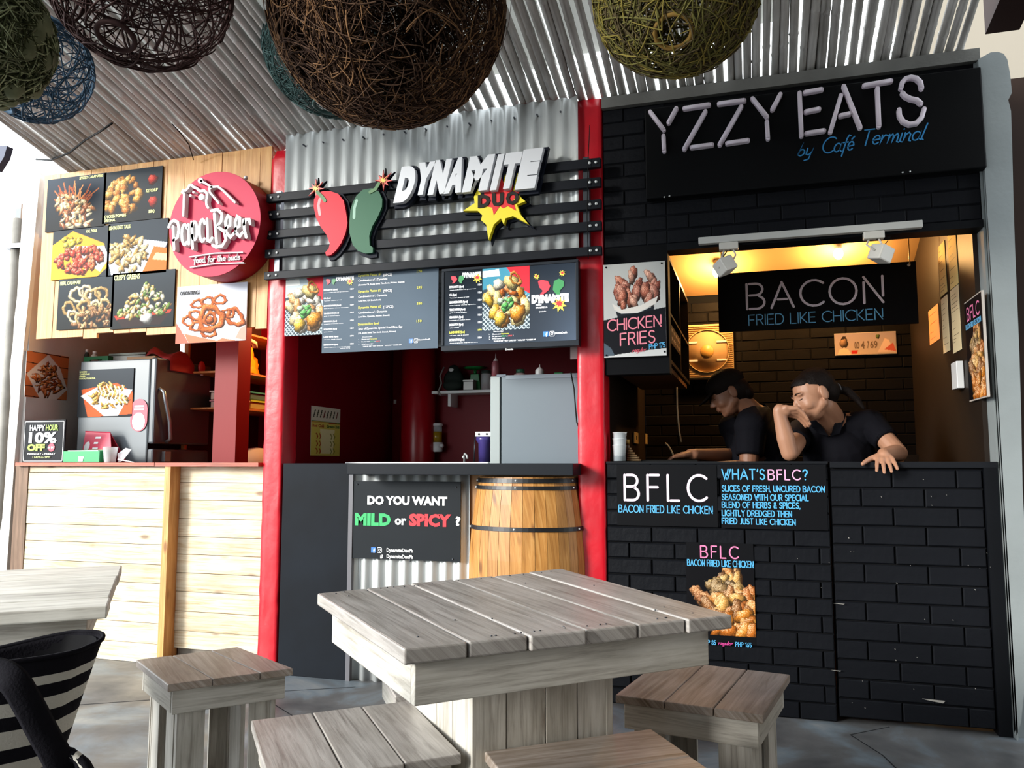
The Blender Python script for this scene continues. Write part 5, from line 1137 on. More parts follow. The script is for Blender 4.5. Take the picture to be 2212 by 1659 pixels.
# hanging cloth bag on the shelf
X = at(972, 820, YK-.02).x; bgk = T('backpack', 'dark grey-green small backpack propped on the white wall shelf', 'bag', (X, YK+.03, zk))
voxel('bag_body', MB().ell((X, YK+.05, zk+.075), (.072, .045, .075)).ell((X, YK+.05, zk+.14), (.04, .03, .04)).ell((X, YK+.03, zk+.04), (.07, .04, .04)), .006, mat('dark_green_cloth', '2c3430', .8), bgk)
MB().rings([(X-.05, YK+.0, zk+.16), (X-.075, YK-.01, zk+.1), (X-.06, YK-.02, zk+.05), (X-.08, YK-.03, zk-.01), (X-.06, YK-.03, zk-.03)], .006, 6).build('strap', mat('grey_strap', '8a8480', .7), bgk)
MB().ell((X+.0, YK+.0, zk+.14), (.018, .006, .012)).build('badge', M_white, bgk)
X = at(1013, 833, YK).x; t = T('steel_tin', 'square metal tin in front of the green scale on the shelf', 'tin', (X, YK, zk)); MB().box(X-.035, X+.035, YK-.015, YK+.05, zk+.001, zk+.058).build('tin_body', mat('brushed_tin', '9a9894', .4, metal=.5), t, bev=.003); MB().box(X-.037, X+.037, YK-.017, YK+.052, zk+.0585, zk+.068).build('lid', MATS['brushed_tin'], t)
X = at(1020, 815, YK+.06).x; M_gr = mat('green_enamel', '16803c', .35); t = T('kitchen_scale', 'green kitchen scale with round flat pan on the wall shelf', 'scale', (X, YK+.09, zk))
MB().hexa([(X-.03, YK+.06, zk+.001), (X+.06, YK+.06, zk+.001), (X+.06, YK+.13, zk+.001), (X-.03, YK+.13, zk+.001), (X-.012, YK+.06, zk+.115), (X+.045, YK+.06, zk+.115), (X+.045, YK+.12, zk+.115), (X-.012, YK+.12, zk+.115)]).build('scale_body', M_gr, t, bev=.004)
MB().cyl((X+.01, YK+.09, zk+.115), (X+.01, YK+.09, zk+.145), .01).build('column', M_gr, t); MB().lathe((X+.01, YK+.09, zk+.145), [(.02, 0), (.075, .01), (.078, .016), (.07, .013), (.0, .006)], 24).build('pan', M_gr, t)
X = at(1048, 830, YK).x; t = T('glass_jar', 'clear glass jar with reddish contents at the shelf end', 'jar', (X, YK+.02, zk)); MB().lathe((X, YK+.02, zk+.001), [(.035, 0), (.035, .1), (.03, .11)], 18).build('jar_wall', M_clear, t); MB().cyl((X, YK+.02, zk+.11), (X, YK+.02, zk+.13), .032).build('lid', mat('dark_lid', '3a4440', .5), t); MB().cyl((X, YK+.02, zk+.004), (X, YK+.02, zk+.04), .03).build('contents', mat('reddish_contents', '7a2a22', .7), t)
# dispenser
X = at(944, 945, 1.28).x; z0 = at(944, 976, 1.28).z; z1 = at(944, 914, 1.28).z; H = z1-z0
t = T('oil_dispenser', 'round wall dispenser half full of yellow oil', 'dispenser', (X, 1.28, z0)); MB().lathe((X, 1.28, z0), [(.036, 0), (.038, .01), (.038, H*.33)], 20).build('base', M_white, t)
MB().cyl((X, 1.28, z0+H*.33), (X, 1.28, z0+H*.7), .035).build('oil', mat('amber_oil', '9a7a18', .2), t); MB().cyl((X, 1.28, z0+H*.705), (X, 1.28, z0+H*.9), .035).build('clear_tube', M_clear, t); MB().lathe((X, 1.28, z0+H*.9), [(.04, 0), (.04, H*.07), (.03, H*.1)], 20).build('lid', M_white, t); MB().cyl((X+.03, 1.26, z0+.04), (X+.055, 1.25, z0+.04), .012).build('tap', M_white, t)
# filter, tap
X = at(1046, 960, .9).x; t = T('water_filter', 'purple water filter housing under a white bracket beside the grey fridge', 'water filter', (X, .9, 1.09)); ztf = at(1046, 933, .9).z; zb_f = 1.09
MB().box(X-.045, X+.06, .86, .94, ztf-.03, ztf).build('bracket', M_white, t, bev=.004); MB().lathe((X, .9, zb_f), [(.034, 0), (.036, ztf-zb_f-.07), (.05, ztf-zb_f-.05), (.05, ztf-zb_f-.031)], 20).build('housing', mat('purple_plastic', '4a3f86', .3), t)
mb = MB(); mb.ell((X-.02, .858, ztf-.015), (.006, .003, .006)); mb.ell((X+.03, .858, ztf-.015), (.006, .003, .006)); mb.build('button', M_black, t); MB().cyl((X-.06, .9, ztf-.02), (X-.065, .9, 1.09), .004).build('tube', M_dsteel, t)
X = at(1003, 990, .8).x; t = T('water_tap', 'small chrome tap behind the serving counter', 'tap', (X, .8, 1.09)); MB().rings([(X, .8, 1.09), (X, .8, 1.125), (X+.01, .78, 1.14), (X+.03, .76, 1.13), (X+.035, .76, 1.11)], .006, 8).build('spout', M_steel, t); MB().ell((X-.005, .8, 1.12), .009).build('knob', M_steel, t)
tag(MB().box(-2.1, -1.36, .62, 1.3, 1.0, 1.089).build('worktop', mat('worktop_grey', '8a8c8c', .4)), 'grey rear worktop under the oil dispenser, centre stall', 'worktop')
# second refrigerator
YG = .225; fx0, fx1 = at(1059, 900, YG).x, -.815; zf = at(1059, 813, YG).z
fr2 = T('refrigerator', 'pale blue-grey refrigerator seen from its side behind the serving counter', 'refrigerator', ((fx0+fx1)/2, .5, 0))
xd = at(1081, 900, YG).x
MB().box(xd+.004, fx1, YG, .75, 0, zf).build('cabinet_body', mat('blue_grey_enamel', '606d76', .4, noise=.06, nscale=2), fr2, bev=.005)
MB().box(fx0, xd-.002, YG, .75, .04, zf-.0).build('door', mat('pale_door_edge', '929c9c', .4), fr2, bev=.004)
MB().box(xd-.02, xd+.03, YG-.004, YG+.03, zf-.004, zf+.008).build('hinge', M_dsteel, fr2)
MB().box(xd+.03, fx1, YG-.004, YG+.01, zf-.018, zf+.002).build('top_rim', mat('rim_grey', '74808a', .4), fr2)
def squeeze(px, Y, z, r, h, lab, col='c9c0bc', tip=True, al=1):
    X = at(px, 800, Y).x; t = T('squeeze_bottle', lab, 'bottle', (X, Y, z)); MB().lathe((X, Y, z+.001), [(r, 0), (r, h*.55), (r*.75, h*.66), (r*.5, h*.7)], 16).build('bottle_body', mat('sq_'+col, col, .35), t)
    MB().lathe((X, Y, z+h*.7), [(r*.6, 0), (r*.45, h*.06), (r*.14, h*.12), (r*.08, h*.3)], 12).build('nozzle', mat('sq_tip', 'd0c8c8', .4), t)
squeeze(1071, .34, zf, .022, .135, 'tall reddish squeeze bottle at the left edge of the pale fridge top', '8a4a50')
squeeze(1059, 1.22, zk, .016, .10, 'small pale squeeze bottle at the right end of the wall shelf')
squeeze(1166, .40, zf, .024, .075, 'white squeeze bottle in the middle of the pale fridge top', 'c8c8c8')
X = at(1124, 800, .4).x; t = T('glass_jar', 'squat glass jar with green lid on the pale fridge', 'jar', (X, .4, zf)); MB().lathe((X, .4, zf+.001), [(.034, 0), (.036, .02), (.022, .032)], 18).build('jar_wall', mat('jar_pinkish', 'b09a98', .25), t); MB().cyl((X, .4, zf+.033), (X, .4, zf+.052), .024).build('lid', mat('dark_green_lid', '1f5a40', .4), t)
X = at(1208, 800, .4).x; tag(MB().box(X-.024, X+.024, .38, .42, zf+.002, zf+.028).build('sponge', M_gr, bev=.004), 'small bright green sponge on the right of the fridge top', 'sponge')
tag(MB().rings([at(1233, 803, .2), at(1240, 840, .19), at(1243, 880, .19), at(1246, 912, .17), at(1250, 922, .12)], .0035, 6).build('power_cable', MATS['black_rubber']), 'black power cable hanging down the side of the pale fridge', 'cable')
a = at(1232, 762, .06); tag(MB().box(a.x-.0, -.79, .058, .062, a.z-.032, a.z+.03).build('paper_scrap', mat('grey_paper', 'a8a4a0', .8)), 'grey paper scrap below the right corner of the screen', 'paper')
p = atx(853, 868, -2.40) if False else at(853, 868, 1.34); tag(MB().box(p.x-.008, p.x+.008, 1.338, 1.349, p.z-.014, p.z+.014).build('light_switch', M_white), 'tiny white switch on the dark red back wall', 'switch')
tag(MB().rings([at(1274, 270, -.1), at(1270, 350, -.1), at(1268, 470, -.1), at(1271, 560, -.1)], .002, 4).build('thin_wire', MATS['black_rubber']), 'thin black wire hanging down the right red pillar over the slats', 'wire')
# ------------------------------------------------------------------ right stall: name sign
def neonl(s, fr, a0, b0, h, w, a1, gap, m, t, c=.002, slope=0):
    st, L = strokes(s, h, gap); k = (a1-a0)/L
    for ch_, ss in st:
        if ss:
            mb = MB()
            for q in ss: mb.ribbon([(a0+x*k, b0+y+slope*x*k) for x, y in q], w, fr, c)
            mb.build('letter', m, t)

YZ = -.055
nb = T('name_sign', 'large black sign box with raised white tube capitals and blue script', 'sign', (.25, YZ, 2.29))
x0 = at(1393, 300, YZ).x; x1 = .958; z1 = 2.755; z0 = at(1397, 430, YZ).z
MB().box(x0, x1, YZ, -.002, z0, z1).build('sign_box', mat('satin_black_sign', '050608', .6, spec=.12), nb, bev=.006)
FN = FY(YZ); zA = ZP(3.687, 1100, 0, YZ-.02); zB = ZP(3.687, 1612, 0, YZ-.02)
M_tube = mat('unlit_tube_white', 'e0d6e2', .4)
for conv, letters in ((zA, [
    [[(1122, 888), (1230, 1030)], [(1330, 862), (1268, 975)], [(1228, 1080), (1232, 1200)]],
    [[(1395, 862), (1590, 832)], [(1562, 885), (1393, 1185)], [(1452, 1172), (1615, 1150)]],
    [[(1670, 825), (1872, 798)], [(1848, 845), (1675, 1150)], [(1735, 1140), (1900, 1115)]],
    [[(1938, 783), (2053, 928)], [(2160, 748), (2095, 870)], [(2052, 970), (2060, 1100)]]]),
   (zB, [[[(425, 738), (440, 1078)], [(467, 735), (600, 710)], [(475, 888), (580, 866)], [(480, 1060), (620, 1038)]],
    [[(777, 685), (908, 1013)], [(755, 758), (670, 1048)], [(750, 920), (825, 903)]],
    [[(940, 680), (1153, 642)], [(1045, 702), (1058, 1003)]],
    [[(1233, 700), (1243, 655), (1270, 625), (1310, 613), (1355, 622), (1388, 652), (1398, 700)], [(1245, 738), (1268, 765), (1310, 785), (1360, 795), (1392, 822)], [(1218, 872), (1222, 920), (1250, 965), (1300, 988), (1355, 978), (1400, 930), (1418, 866)]]])):
    for L_ in letters:
        mb = MB()
        for s in L_:
            P = [conv(*p) for p in s]; mb.ribbon(P, .0185, FN, 0, 0, .022); mb.rings([FN(a, b, .022) for a, b in P], .0092, 10)
        mb.build('letter', M_tube, nb)
M_scr = mat('blue_script_paint', '2f86c0', .5)
for s, xa_, xb_, yb in (('by', 1722, 1754, 338), ('Café', 1774, 1842, 332), ('Terminal', 1858, 1996, 316)):
    a = at(xa_, yb, YZ); b = at(xb_, yb-(xb_-xa_)*.1, YZ); mb = MB(); neon(mb, s, FN, a.x, a.z, .070 if s != 'by' else .058, .0056, b.x, gap=.06, shear=.32, c=.002); mb.build('lettering', M_scr, nb, kind='stuff')
for px, py in ((1435, 427), (1446, 425), (1950, 374), (1966, 372)): p = at(px, py, YZ); MB().ell((p.x, YZ, p.z+.003), .004, None, 8, 6).build('screw', M_steel, nb)
# hanging sign
YBn = .85
a, b = at(1550, 592, YBn), at(1978, 563, YBn); z0 = at(1550, 718, YBn).z; z1 = a.z
hb = T('hanging_sign', 'black hanging banner with white and blue neon-style lettering inside the right stall', 'sign', ((a.x+b.x)/2, YBn, z0))
MB().box(a.x, b.x, YBn, YBn+.012, z0, z1).build('panel', mat('banner_black', '060608', .6, spec=.12), hb); FH = FY(YBn)
M_np = mat('print_white_neon', 'efe6f2', .5); M_nbl = mat('print_blue_neon', '6fbdec', .5); M_pk = mat('print_pink_neon', 'e07aa8', .5); M_cy = mat('print_cyan_neon', '4fa8dc', .5)
c0_, c1_ = at(1614, 668, YBn), at(1908, 650, YBn); c2_ = at(1614, 614, YBn)
neonl('BACON', FH, c0_.x, c0_.z, c2_.z-c0_.z, .0125, c1_.x, .26, M_np, hb)
c0_, c1_, c2_ = at(1618, 703, YBn), at(1907, 690, YBn), at(1618, 681, YBn)
mb = MB(); neon(mb, 'FRIED LIKE CHICKEN', FH, c0_.x, c0_.z, c2_.z-c0_.z, .0052, c1_.x, gap=.2); mb.build('lettering', M_nbl, hb, kind='stuff')
for px in (1558, 1965): p = at(px, 570, YBn); MB().rings([(p.x, YBn-.002, z1-.015), (p.x, YBn-.002, z1+.02), (p.x+.002, YBn+.02, 2.5)], .003, 6).build('hanging_wire', mat('brass_wire', 'b89058', .4), hb)
p = at(1963, 570, YBn); MB().cyl((p.x, YBn-.004, z1-.018), (p.x, YBn, z1-.018), .008).build('eyelet', M_steel, hb)

# ------------------------------------------------------------------ counter front prints
M_post = mat('poster_black', '08090d', .6, spec=.15)
def bposter(lab, tl_, br_, Y=-.004):
    x0, x1, z0, z1 = rect(tl_, br_, Y); t = T('menu_poster', lab, 'poster', ((x0+x1)/2, Y, z0)); MB().box(x0, x1, Y, Y+.003, z0, z1).build('sheet', M_post, t); return t, FY(Y)
def ntext(t, fr, s, xa, xb, yb, yt, m, w, Y=-.004, gap=.26, **k):
    a, b, c = at(xa, yb, Y), at(xb, yb, Y), at(xa, yt, Y)
    if w > .0055: neonl(s, fr, a.x, a.z, c.z-a.z, w, b.x, gap, m, t); return
    mb = MB(); neon(mb, s, fr, a.x, a.z, c.z-a.z, w, b.x, gap=gap, **k); mb.build('lettering', m, t, kind='stuff')
t, F1 = bposter('black poster with four big white neon capitals over small blue line, counter left', (1332, 1004), (1551, 1139))
ntext(t, F1, 'BFLC', 1350, 1525, 1080, 1026, mat('neon_white_pink', 'e2cfe0', .5), .0118, gap=.42)
ntext(t, F1, 'BACON FRIED LIKE CHICKEN', 1337, 1539, 1106, 1091, M_cy, .0045)
t, F1 = bposter('black poster with blue neon question heading and five blue lines of text', (1557, 1004), (1789, 1146))
ntext(t, F1, "WHAT'S", 1560, 1652, 1035, 1014, M_cy, .006); ntext(t, F1, 'BFLC', 1660, 1728, 1036, 1015, mat('neon_pale_pink', 'dca0c4', .5), .006, gap=.35); ntext(t, F1, '?', 1735, 1744, 1036, 1015, M_cy, .006)
for s, xb, y in (('SLICES OF FRESH, UNCURED BACON', 1781, 1061), ('SEASONED WITH OUR SPECIAL', 1746, 1079.5), ('BLEND OF HERBS & SPICES,', 1728, 1096), ('LIGHTLY DREDGED THEN', 1710, 1114), ('FRIED JUST LIKE CHICKEN', 1718, 1131)): ntext(t, F1, s, 1560, xb, y, y-12, M_cy, .0042)
t, F1 = bposter('black food poster with fried bacon heap, partly behind the big table corner', (1482, 1171), (1633, 1394))
BAC = ['c9803a', 'b5642a', 'dca050', '8f5a30', 'e0aa60', 'a86a38']
def cbacon(w, h, full=True):
    c = Canvas(w, h, '0a0a0e')
    c.pile([(.62, .0), (.75, .1), (.8, .3), (.55, .35), (.5, .18)], 12, .11, ['c47a3c', 'a86030', 'd8a058', '6e4628'], 41, (1.4, 3), .5, (50, 110))
    c.pile([(.32, .3), (.5, .2), (.78, .25), (.85, .42), (.4, .48)], 18, .11, ['8f7048', 'b08a50', '6a5034', 'c8a060'], 42, (1, 2.2), .5)
    if full: c.pile([(.0, .35), (.2, .35), (.38, .5), (.2, .5)], 14, .08, ['b87848', 'c88858', '9a5e38'], 43, (1, 1.8), .4)
    c.pile([(.35, .5), (.6, .42), (1, .45), (1, .95), (.45, .95), (.38, .7)], 34, .135, BAC, 44, (1.3, 3.0), .6)
    c.pile([(.4, .8), (.95, .62), (1, .97), (.5, .99)], 14, .13, ['d8842c', 'c46c22', 'e8a044'], 45, (1.3, 2.8), .7); return c
x0, x1, z0, z1 = rect((1482, 1224), (1633, 1377), -.004); cbacon(150, 150).build('print', F1, x0, x1, z0, z1, .0012, t)
ntext(t, F1, 'BFLC', 1514, 1594, 1204, 1179, M_pk, .0062, gap=.4); ntext(t, F1, 'BACON FRIED LIKE CHICKEN', 1485, 1627, 1221, 1208, M_cy, .0036)
ntext(t, F1, 'PHP 85', 1518, 1546, 1391, 1382, M_cy, .0032); ntext(t, F1, 'PHP 165', 1589, 1623, 1396, 1387, M_cy, .0032); mp_ = mat('script_magenta', 'c8408c', .5); ntext(t, F1, 'regular', 1552, 1582, 1392, 1385, mp_, .0032, gap=.08, shear=.2); ntext(t, F1, 'small', 1494, 1512, 1390, 1384, mp_, .0032, gap=.08, shear=.2)
# poster with the bucket
YC = -.008
x0, x1, z0, z1 = rect((1303, 577), (1440, 769), YC); z1 = at(1440, 563, YC).z; z0 = at(1303, 773, YC).z
t = T('menu_poster', 'grey and black poster of fried chicken bucket with pink neon lettering', 'poster', ((x0+x1)/2, YC, z0)); MB().box(x0, x1, YC, YC+.006, z0, z1).build('backing_board', mat('board_c8', 'c2c4c4', .5), t)
c = Canvas(137, 206, 'b9bab8'); c.grad('b2b4b2', 'c4c6c6')
c.pile([(.18, .4), (.22, .26), (.32, .14), (.5, .08), (.6, .2), (.78, .16), (.86, .3), (.8, .4), (.6, .46), (.25, .47)], 30, .062, ['c07a68', 'a85c4c', 'd49a84', 'b86a54'], 51, (1.6, 2.6), .45, (55, 120))
c.poly([(.14, .42), (.3, .495), (.6, .46), (.88, .37), (.84, .45), (.55, .535), (.3, .535), (.18, .49)], 'd6d2cc'); c.poly([(.2, .51), (.3, .54), (.55, .54), (.82, .47), (.8, .56), (.25, .62)], '1c2228')
m_ = c.poly([(0, .60), (1, .49), (1, .92), (.6, .94), (0, .985)], '101218'); c.poly([(0, .84), (.12, .9), (.18, .98), (0, .985)], '4a5864'); c.build('print', FY(YC), x0, x1, z0, z1, .0012, t)
FC = FY(YC); ux = lambda u, v: (x0+(x1-x0)*u, z1-(z1-z0)*v)
M_pk2 = mat('print_salmon_pink', 'e27f92', .5)
a = ux(.065, .70); b = ux(.92, .70); neonl('CHICKEN', FC, a[0], a[1]-.008, .052, .0065, b[0], .2, M_pk2, t, .003, .05)
a = ux(.27, .89); b = ux(.82, .86); neonl('FRIES', FC, a[0], a[1]+.006, .056, .0065, b[0], .24, M_pk2, t, .003, .05)
a = ux(.73, .925); b = ux(.98, .91); mb = MB(); neon(mb, 'PHP 175', FC, a[0], a[1], .022, .0034, b[0], gap=.15, c=.003, slope=.08); mb.build('lettering', M_cy, t)
a = ux(.46, .955); b = ux(.68, .95); mb = MB(); neon(mb, 'regular', FC, a[0], a[1], .018, .003, b[0], gap=.05, c=.003, slope=.06, shear=.2); mb.build('lettering', mat('script_red_pink', 'c8485c', .5), t)
for u, v in ((.05, .03), (.95, .025), (.04, .975), (.97, .96)): a = ux(u, v); MB().cyl(FC(a[0], a[1], .001), FC(a[0], a[1], .004), .0045, n=8).build('screw', M_black, t)

# ------------------------------------------------------------------ hung cabinet with open side shelves
hc_ = T('hung_cabinet', 'black cabinet hung from above behind the fried chicken poster', 'cabinet', (-.53, .1, 1.5)); XCB = -.378
zc0, zc1 = 1.502, 2.09
for nm_, a in (('top_board', (-.698, XCB, .102, 1.28, zc1-.018, zc1)), ('bottom_board', (-.698, XCB, .102, 1.28, zc0+.06, zc0+.078)), ('shelf_board', (-.698, XCB, .102, 1.28, 1.80, 1.812))): MB().box(*a).build(nm_, mat('cabinet_black_brown', '1e1712', .5), hc_)
for y in (.102, .68, 1.262): MB().box(-.698, XCB, y, y+.018, zc0+.078, zc1-.018).build('side_board', mat('cabinet_black_brown', '1e1712', .5), hc_)
MB().box(-.7, -.69, .12, 1.26, zc0+.078, zc1-.018).build('back_board', mat('cabinet_black_brown', '1e1712', .5), hc_)
MB().box(-.66, -.39, .13, 1.2, zc0+.03, zc0+.055).build('under_board', mat('raw_under_board', '6a4628', .6, noise=.3), hc_)
for y in (.28, .36, .46): X = -.44; t = T('bottle', 'amber sauce bottle on the hung cabinet shelf, %s' % {.28: 'nearest the poster', .36: 'middle', .46: 'farthest back'}[y], 'bottle', (X, y, 1.812), 'sauce bottles in the hung cabinet'); MB().lathe((X, y, 1.813), [(.02, 0), (.02, .06), (.008, .08), (.008, .1)], 12).build('bottle_body', mat('amber_glass', 'b87a28', .25), t); MB().cyl((X, y, 1.913), (X, y, 1.925), .01, n=10).build('cap', mat('cream_cap', 'd8c090', .5), t)
FCB = Fr((XCB+.002, 0, 0), (0, 1, 0), (0, 0, 1), (1, 0, 0)); mb = MB()
text(mb, '175  165  85  120  60', FCB, .16, 1.72, 1.735, .62, bold=.04, slope=-.0); text(mb, 'JR  REG  JR  REG', FCB, .16, 1.68, 1.695, .62, bold=.04); 
mc = T('reflected_marks', 'small lettered price strip on the cabinet side', 'label', (XCB, .4, 1.66)); MB().fbox(FCB, .14, .64, 1.66, 1.75, 0, .0015).build('strip', M_black, mc); mb.build('lettering', mat('ink_dim', 'b8a890', .5), mc)  # lettering painted in for small white marks reflected by the cabinet side

# ------------------------------------------------------------------ track light
tk = T('track_light', 'white ceiling track with two square spotlights over the right opening', 'lamp', (.15, -.02, 2.06))
a, b = at(1509, 523, -.03), at(1992, 483, -.03); zt_ = (a.z+b.z)/2
MB().box(a.x, b.x, -.045, -.012, zt_-.016, zt_+.016).build('rail', mat('white_rail', 'bcbcb8', .4), tk, bev=.003)
M_hd = mat('white_lamp_head', 'c9c6be', .4)
for (px, py, sx, tilt) in ((1574, 531, 1, -.5), (1887, 504, -1, .35)):
    p = at(px, py, -.03); MB().box(p.x-.042, p.x+.042, -.048, -.008, zt_-.05, zt_-.017).build('adapter', M_hd, tk, bev=.004)
    hd = at(px-8 if sx > 0 else px+16, py+38, -.03); Cn = Vector((hd.x, -.03, hd.z-.012)); rt = Matrix.Rotation(tilt, 3, 'Y') @ Matrix.Rotation(.7, 3, 'Z')
    mb = MB()
    for s0, s1, z0_, z1_ in ((.036, .036, -.034, .034),):
        P = [Cn+rt @ Vector((sx_*s0, sy*s0, zz_)) for zz_ in (z0_, z1_) for sx_, sy in ((-1, -1), (1, -1), (1, 1), (-1, 1))]; mb.hexa(P)
    h_ = mb.build('lamp_head', M_hd, tk, bev=.006)
    for k in (-1, 1): q = Cn+rt @ Vector((k*.038, 0, 0)); MB().rings([(p.x+k*.02, -.03, zt_-.05), (p.x+k*.03, -.03, (zt_+hd.z)/2-.02), tuple(q)], .0045, 6).build('yoke_arm', M_hd, tk)
    q = Cn+rt @ Vector((0, 0, .034)); MB().rings([(p.x+.01, -.03, zt_-.05), (q.x+.03, -.02, (zt_+q.z)/2), tuple(q)], .003, 6).build('lead', M_black, tk)
# bulbs on the soffit
for k, (px, py, lb) in enumerate(((1549, 588, 'glowing bare bulb at the soffit left, behind the left spotlight'), (1811, 548, 'glowing bare bulb at the soffit right, above the hanging banner'))):
    for Y in np.linspace(.6, 1.5, 60):
        p = at(px, py, Y)
        if p.z > cz(Y)-.075: break
    t = T('bare_bulb', lb, 'lamp', (p.x, Y, p.z)); MB().cyl((p.x, Y, p.z+.03), (p.x, Y, cz(Y)), .02).build('socket', M_white, t)
    MB().ell((p.x, Y, p.z), (.027, .027, .034)).build('bulb', mat('bulb_bright', 'ffd98a', .3, emit=30), t)
    L = bpy.data.lights.new('bulb_light', 'POINT'); L.energy = 30; L.color = (1, .56, .2); L.shadow_soft_size = .03; o = bpy.data.objects.new('lamp_light', L); COL.objects.link(o); o.location = (p.x, Y-.0, p.z-.05)

# ------------------------------------------------------------------ papers, posters and devices on the inner right wall
XR = .923
def rwall(px, py): p = atx(px, py, XR); return p.y, p.z
FR = Fr((XR, 0, 0), (0, -1, 0), (0, 0, 1), (-1, 0, 0))
Z2 = lambda x, y: (1712+x/4.424, 440+y/4.424)
M_pap = mat('pale_yellow_paper', 'f0d890', .8); M_pap2 = mat('cream_paper', 'e8d4a8', .8); M_or = mat('orange_print_paper', 'd89a68', .8)
for lb, a, b, m_ in (('tall pale yellow sheet on the inner right wall, upper left of four', (1390, 370), (1480, 840), M_pap), ('cream handwritten sheet on the inner right wall, upper right', (1480, 255), (1588, 760), M_pap),
                     ('cream sheet on the inner right wall, lower left', (1418, 880), (1508, 1400), M_pap2), ('cream sheet on the inner right wall, lower right', (1506, 790), (1620, 1390), M_pap2), ('small orange printed sheet left of the tall sheets, inner right wall', (1298, 985), (1412, 1290), M_or)):
    y1_, za = rwall(*Z2(*a)); y0_, zb_q = rwall(*Z2(*b)); z_lo = zb_q; z_hi = rwall(*Z2((a[0]+b[0])/2, a[1]))[1]
    t = T('paper_sheet', lb, 'paper', (XR, (y0_+y1_)/2, z_lo)); MB().fbox(FR, -y1_, -y0_, z_lo, z_hi, 0, .002).build('sheet', m_, t); mb = MB(); rr = random.Random(len(lb)); zc = z_hi-.03
    while zc > z_lo+.02:
        w_ = y1_-y0_; mb.fbox(FR, -y1_+w_*.12, -y1_+w_*rr.uniform(.35, .9), zc-.0018, zc, .002, .0026); zc -= rr.uniform(.012, .05)
    mb.build('writing', mat('ink_red_print', 'c8502c', .6) if m_ is M_or else mat('ink_brown', '6a5230', .6), t, kind='stuff')
y1_, za = rwall(2088, 655); y0_, _ = rwall(2126, 632); zlo = rwall(2100, 868)[1]
t = T('menu_poster', 'narrow black framed bacon poster at the front of the inner right wall', 'poster', (XR, (y0_+y1_)/2, zlo)); MB().fbox(FR, -y1_, -y0_, zlo, za, 0, .01).build('frame', mat('pale_frame', 'b0a8a0', .5), t)
c = cbacon(60, 110, False); c2_ = Canvas(60, 150, '0c0c10'); c2_.a[42:150, :, :] = c.a[:108, :, :]; c2_.build('print', FR, -y1_+.006, -y0_-.006, zlo+.006, za-.006, .0115, t)
mb = MB(); neon(mb, 'BFLC', FR, -y1_+.05, za-.09, .055, .008, -y0_-.04, gap=.3, c=.013); mb.build('lettering', M_pk, t); mb = MB(); neon(mb, 'BACON FRIED LIKE CHICKEN', FR, -y1_+.02, za-.125, .02, .004, -y0_-.02, gap=.2, c=.013); mb.build('lettering', M_nbl, t)
y1_, za = rwall(2069, 785); y0_, zb_q = rwall(2084, 838); tag(MB().fbox(FR, -y1_, -y0_, zb_q, za, 0, .03).build('wall_switch', M_white, bev=.003), 'white wall switch box below the papers on the inner right wall', 'switch')
# number plate and fan on the inner back wall
YP = YB-.006; a, b = at(1803, 722, YP), at(1936, 763, YP)
t = T('number_plate', 'framed pale number plate with printed digits and portrait, inner back wall', 'plate', ((a.x+b.x)/2, YP, b.z)); c = Canvas(130, 44, 'a08c80'); c.grad('8f8088', 'b49c88'); c.poly([(.03, 1), (.08, .72), (.15, .68), (.22, .75), (.27, 1)], 'cbb090'); c.blob(.15, .42, .2, .26, 0, 'a07a5c', 0, .02); c.poly([(.1, .3), (.13, .14), (.18, .14), (.21, .35), (.17, .25)], '2a201c')
c.poly([(.27, .8), (.38, .8), (.36, .95), (.27, .95)], 'b02a20'); c.poly([(.7, .9), (.78, .5), (.82, .3), (.88, .35), (.92, .6), (1, .9)], 'c8a898'); c.poly([(.8, .8), (.95, .5), (1, .9)], 'b05040'); c.blob(.71, .2, .1, .1, 0, '5a6a38', 0)
c.build('print', FY(YP), a.x, b.x, b.z, a.z, .004, t); MB().box(a.x-.003, b.x+.003, YP-.002, YP+.006, b.z-.003, a.z+.003).build('plate_holder', mat('clear_holder', 'b0a498', .3), t)
w = b.x-a.x; hgt = a.z-b.z
for s, u0, u1 in (('00', .32, .40), ('4', .43, .49), ('7', .53, .56), ('69', .58, .70)): mb = MB(); text(mb, s, FY(YP), a.x+w*u0, b.z+hgt*.28, b.z+hgt*.62, a.x+w*u1, c=.0055, bold=.02); mb.build('digit', mat('ink_plate', '5a4638', .5), t)
YFn = YB-.08; a, b = at(1470, 702, YFn), at(1586, 816, YFn); xm_ = (a.x+b.x)/2; zm_ = (a.z+b.z)/2; hw = (b.x-a.x)/2
fn_ = T('box_fan', 'cream box fan with round grille and ribbed border on the inner back wall', 'fan', (xm_, YFn, b.z)); M_fan = mat('cream_plastic', 'c6a878', .6, spec=.2)
MB().box(a.x, b.x, YFn+.02, YFn+.075, b.z, a.z).build('fan_case', M_fan, fn_, bev=.006)
for k in range(26): z = b.z+.012+(a.z-b.z-.024)*k/25; MB().box(a.x+.004, b.x-.004, YFn+.012, YFn+.02, z-.0018, z+.0018).build('grille_slat', M_fan, fn_)
R_ = min(hw, (a.z-b.z)/2)*.86; MB().lathe((xm_, YFn+.012, zm_), [(R_, .0), (R_, .01), (R_*.96, .012), (R_*.96, 0)], 36, axis='y', caps=False).build('ring', M_fan, fn_); MB().lathe((xm_, YFn+.01, zm_), [(R_*.93, 0), (R_*.93, .003)], 36, axis='y').build('front_disc', mat('tan_disc', 'b8946a', .6, spec=.2), fn_)
MB().lathe((xm_, YFn+.006, zm_), [(R_*.3, 0), (R_*.28, .006)], 20, axis='y').build('hub', mat('tan_hub', 'cf9c50', .4), fn_)
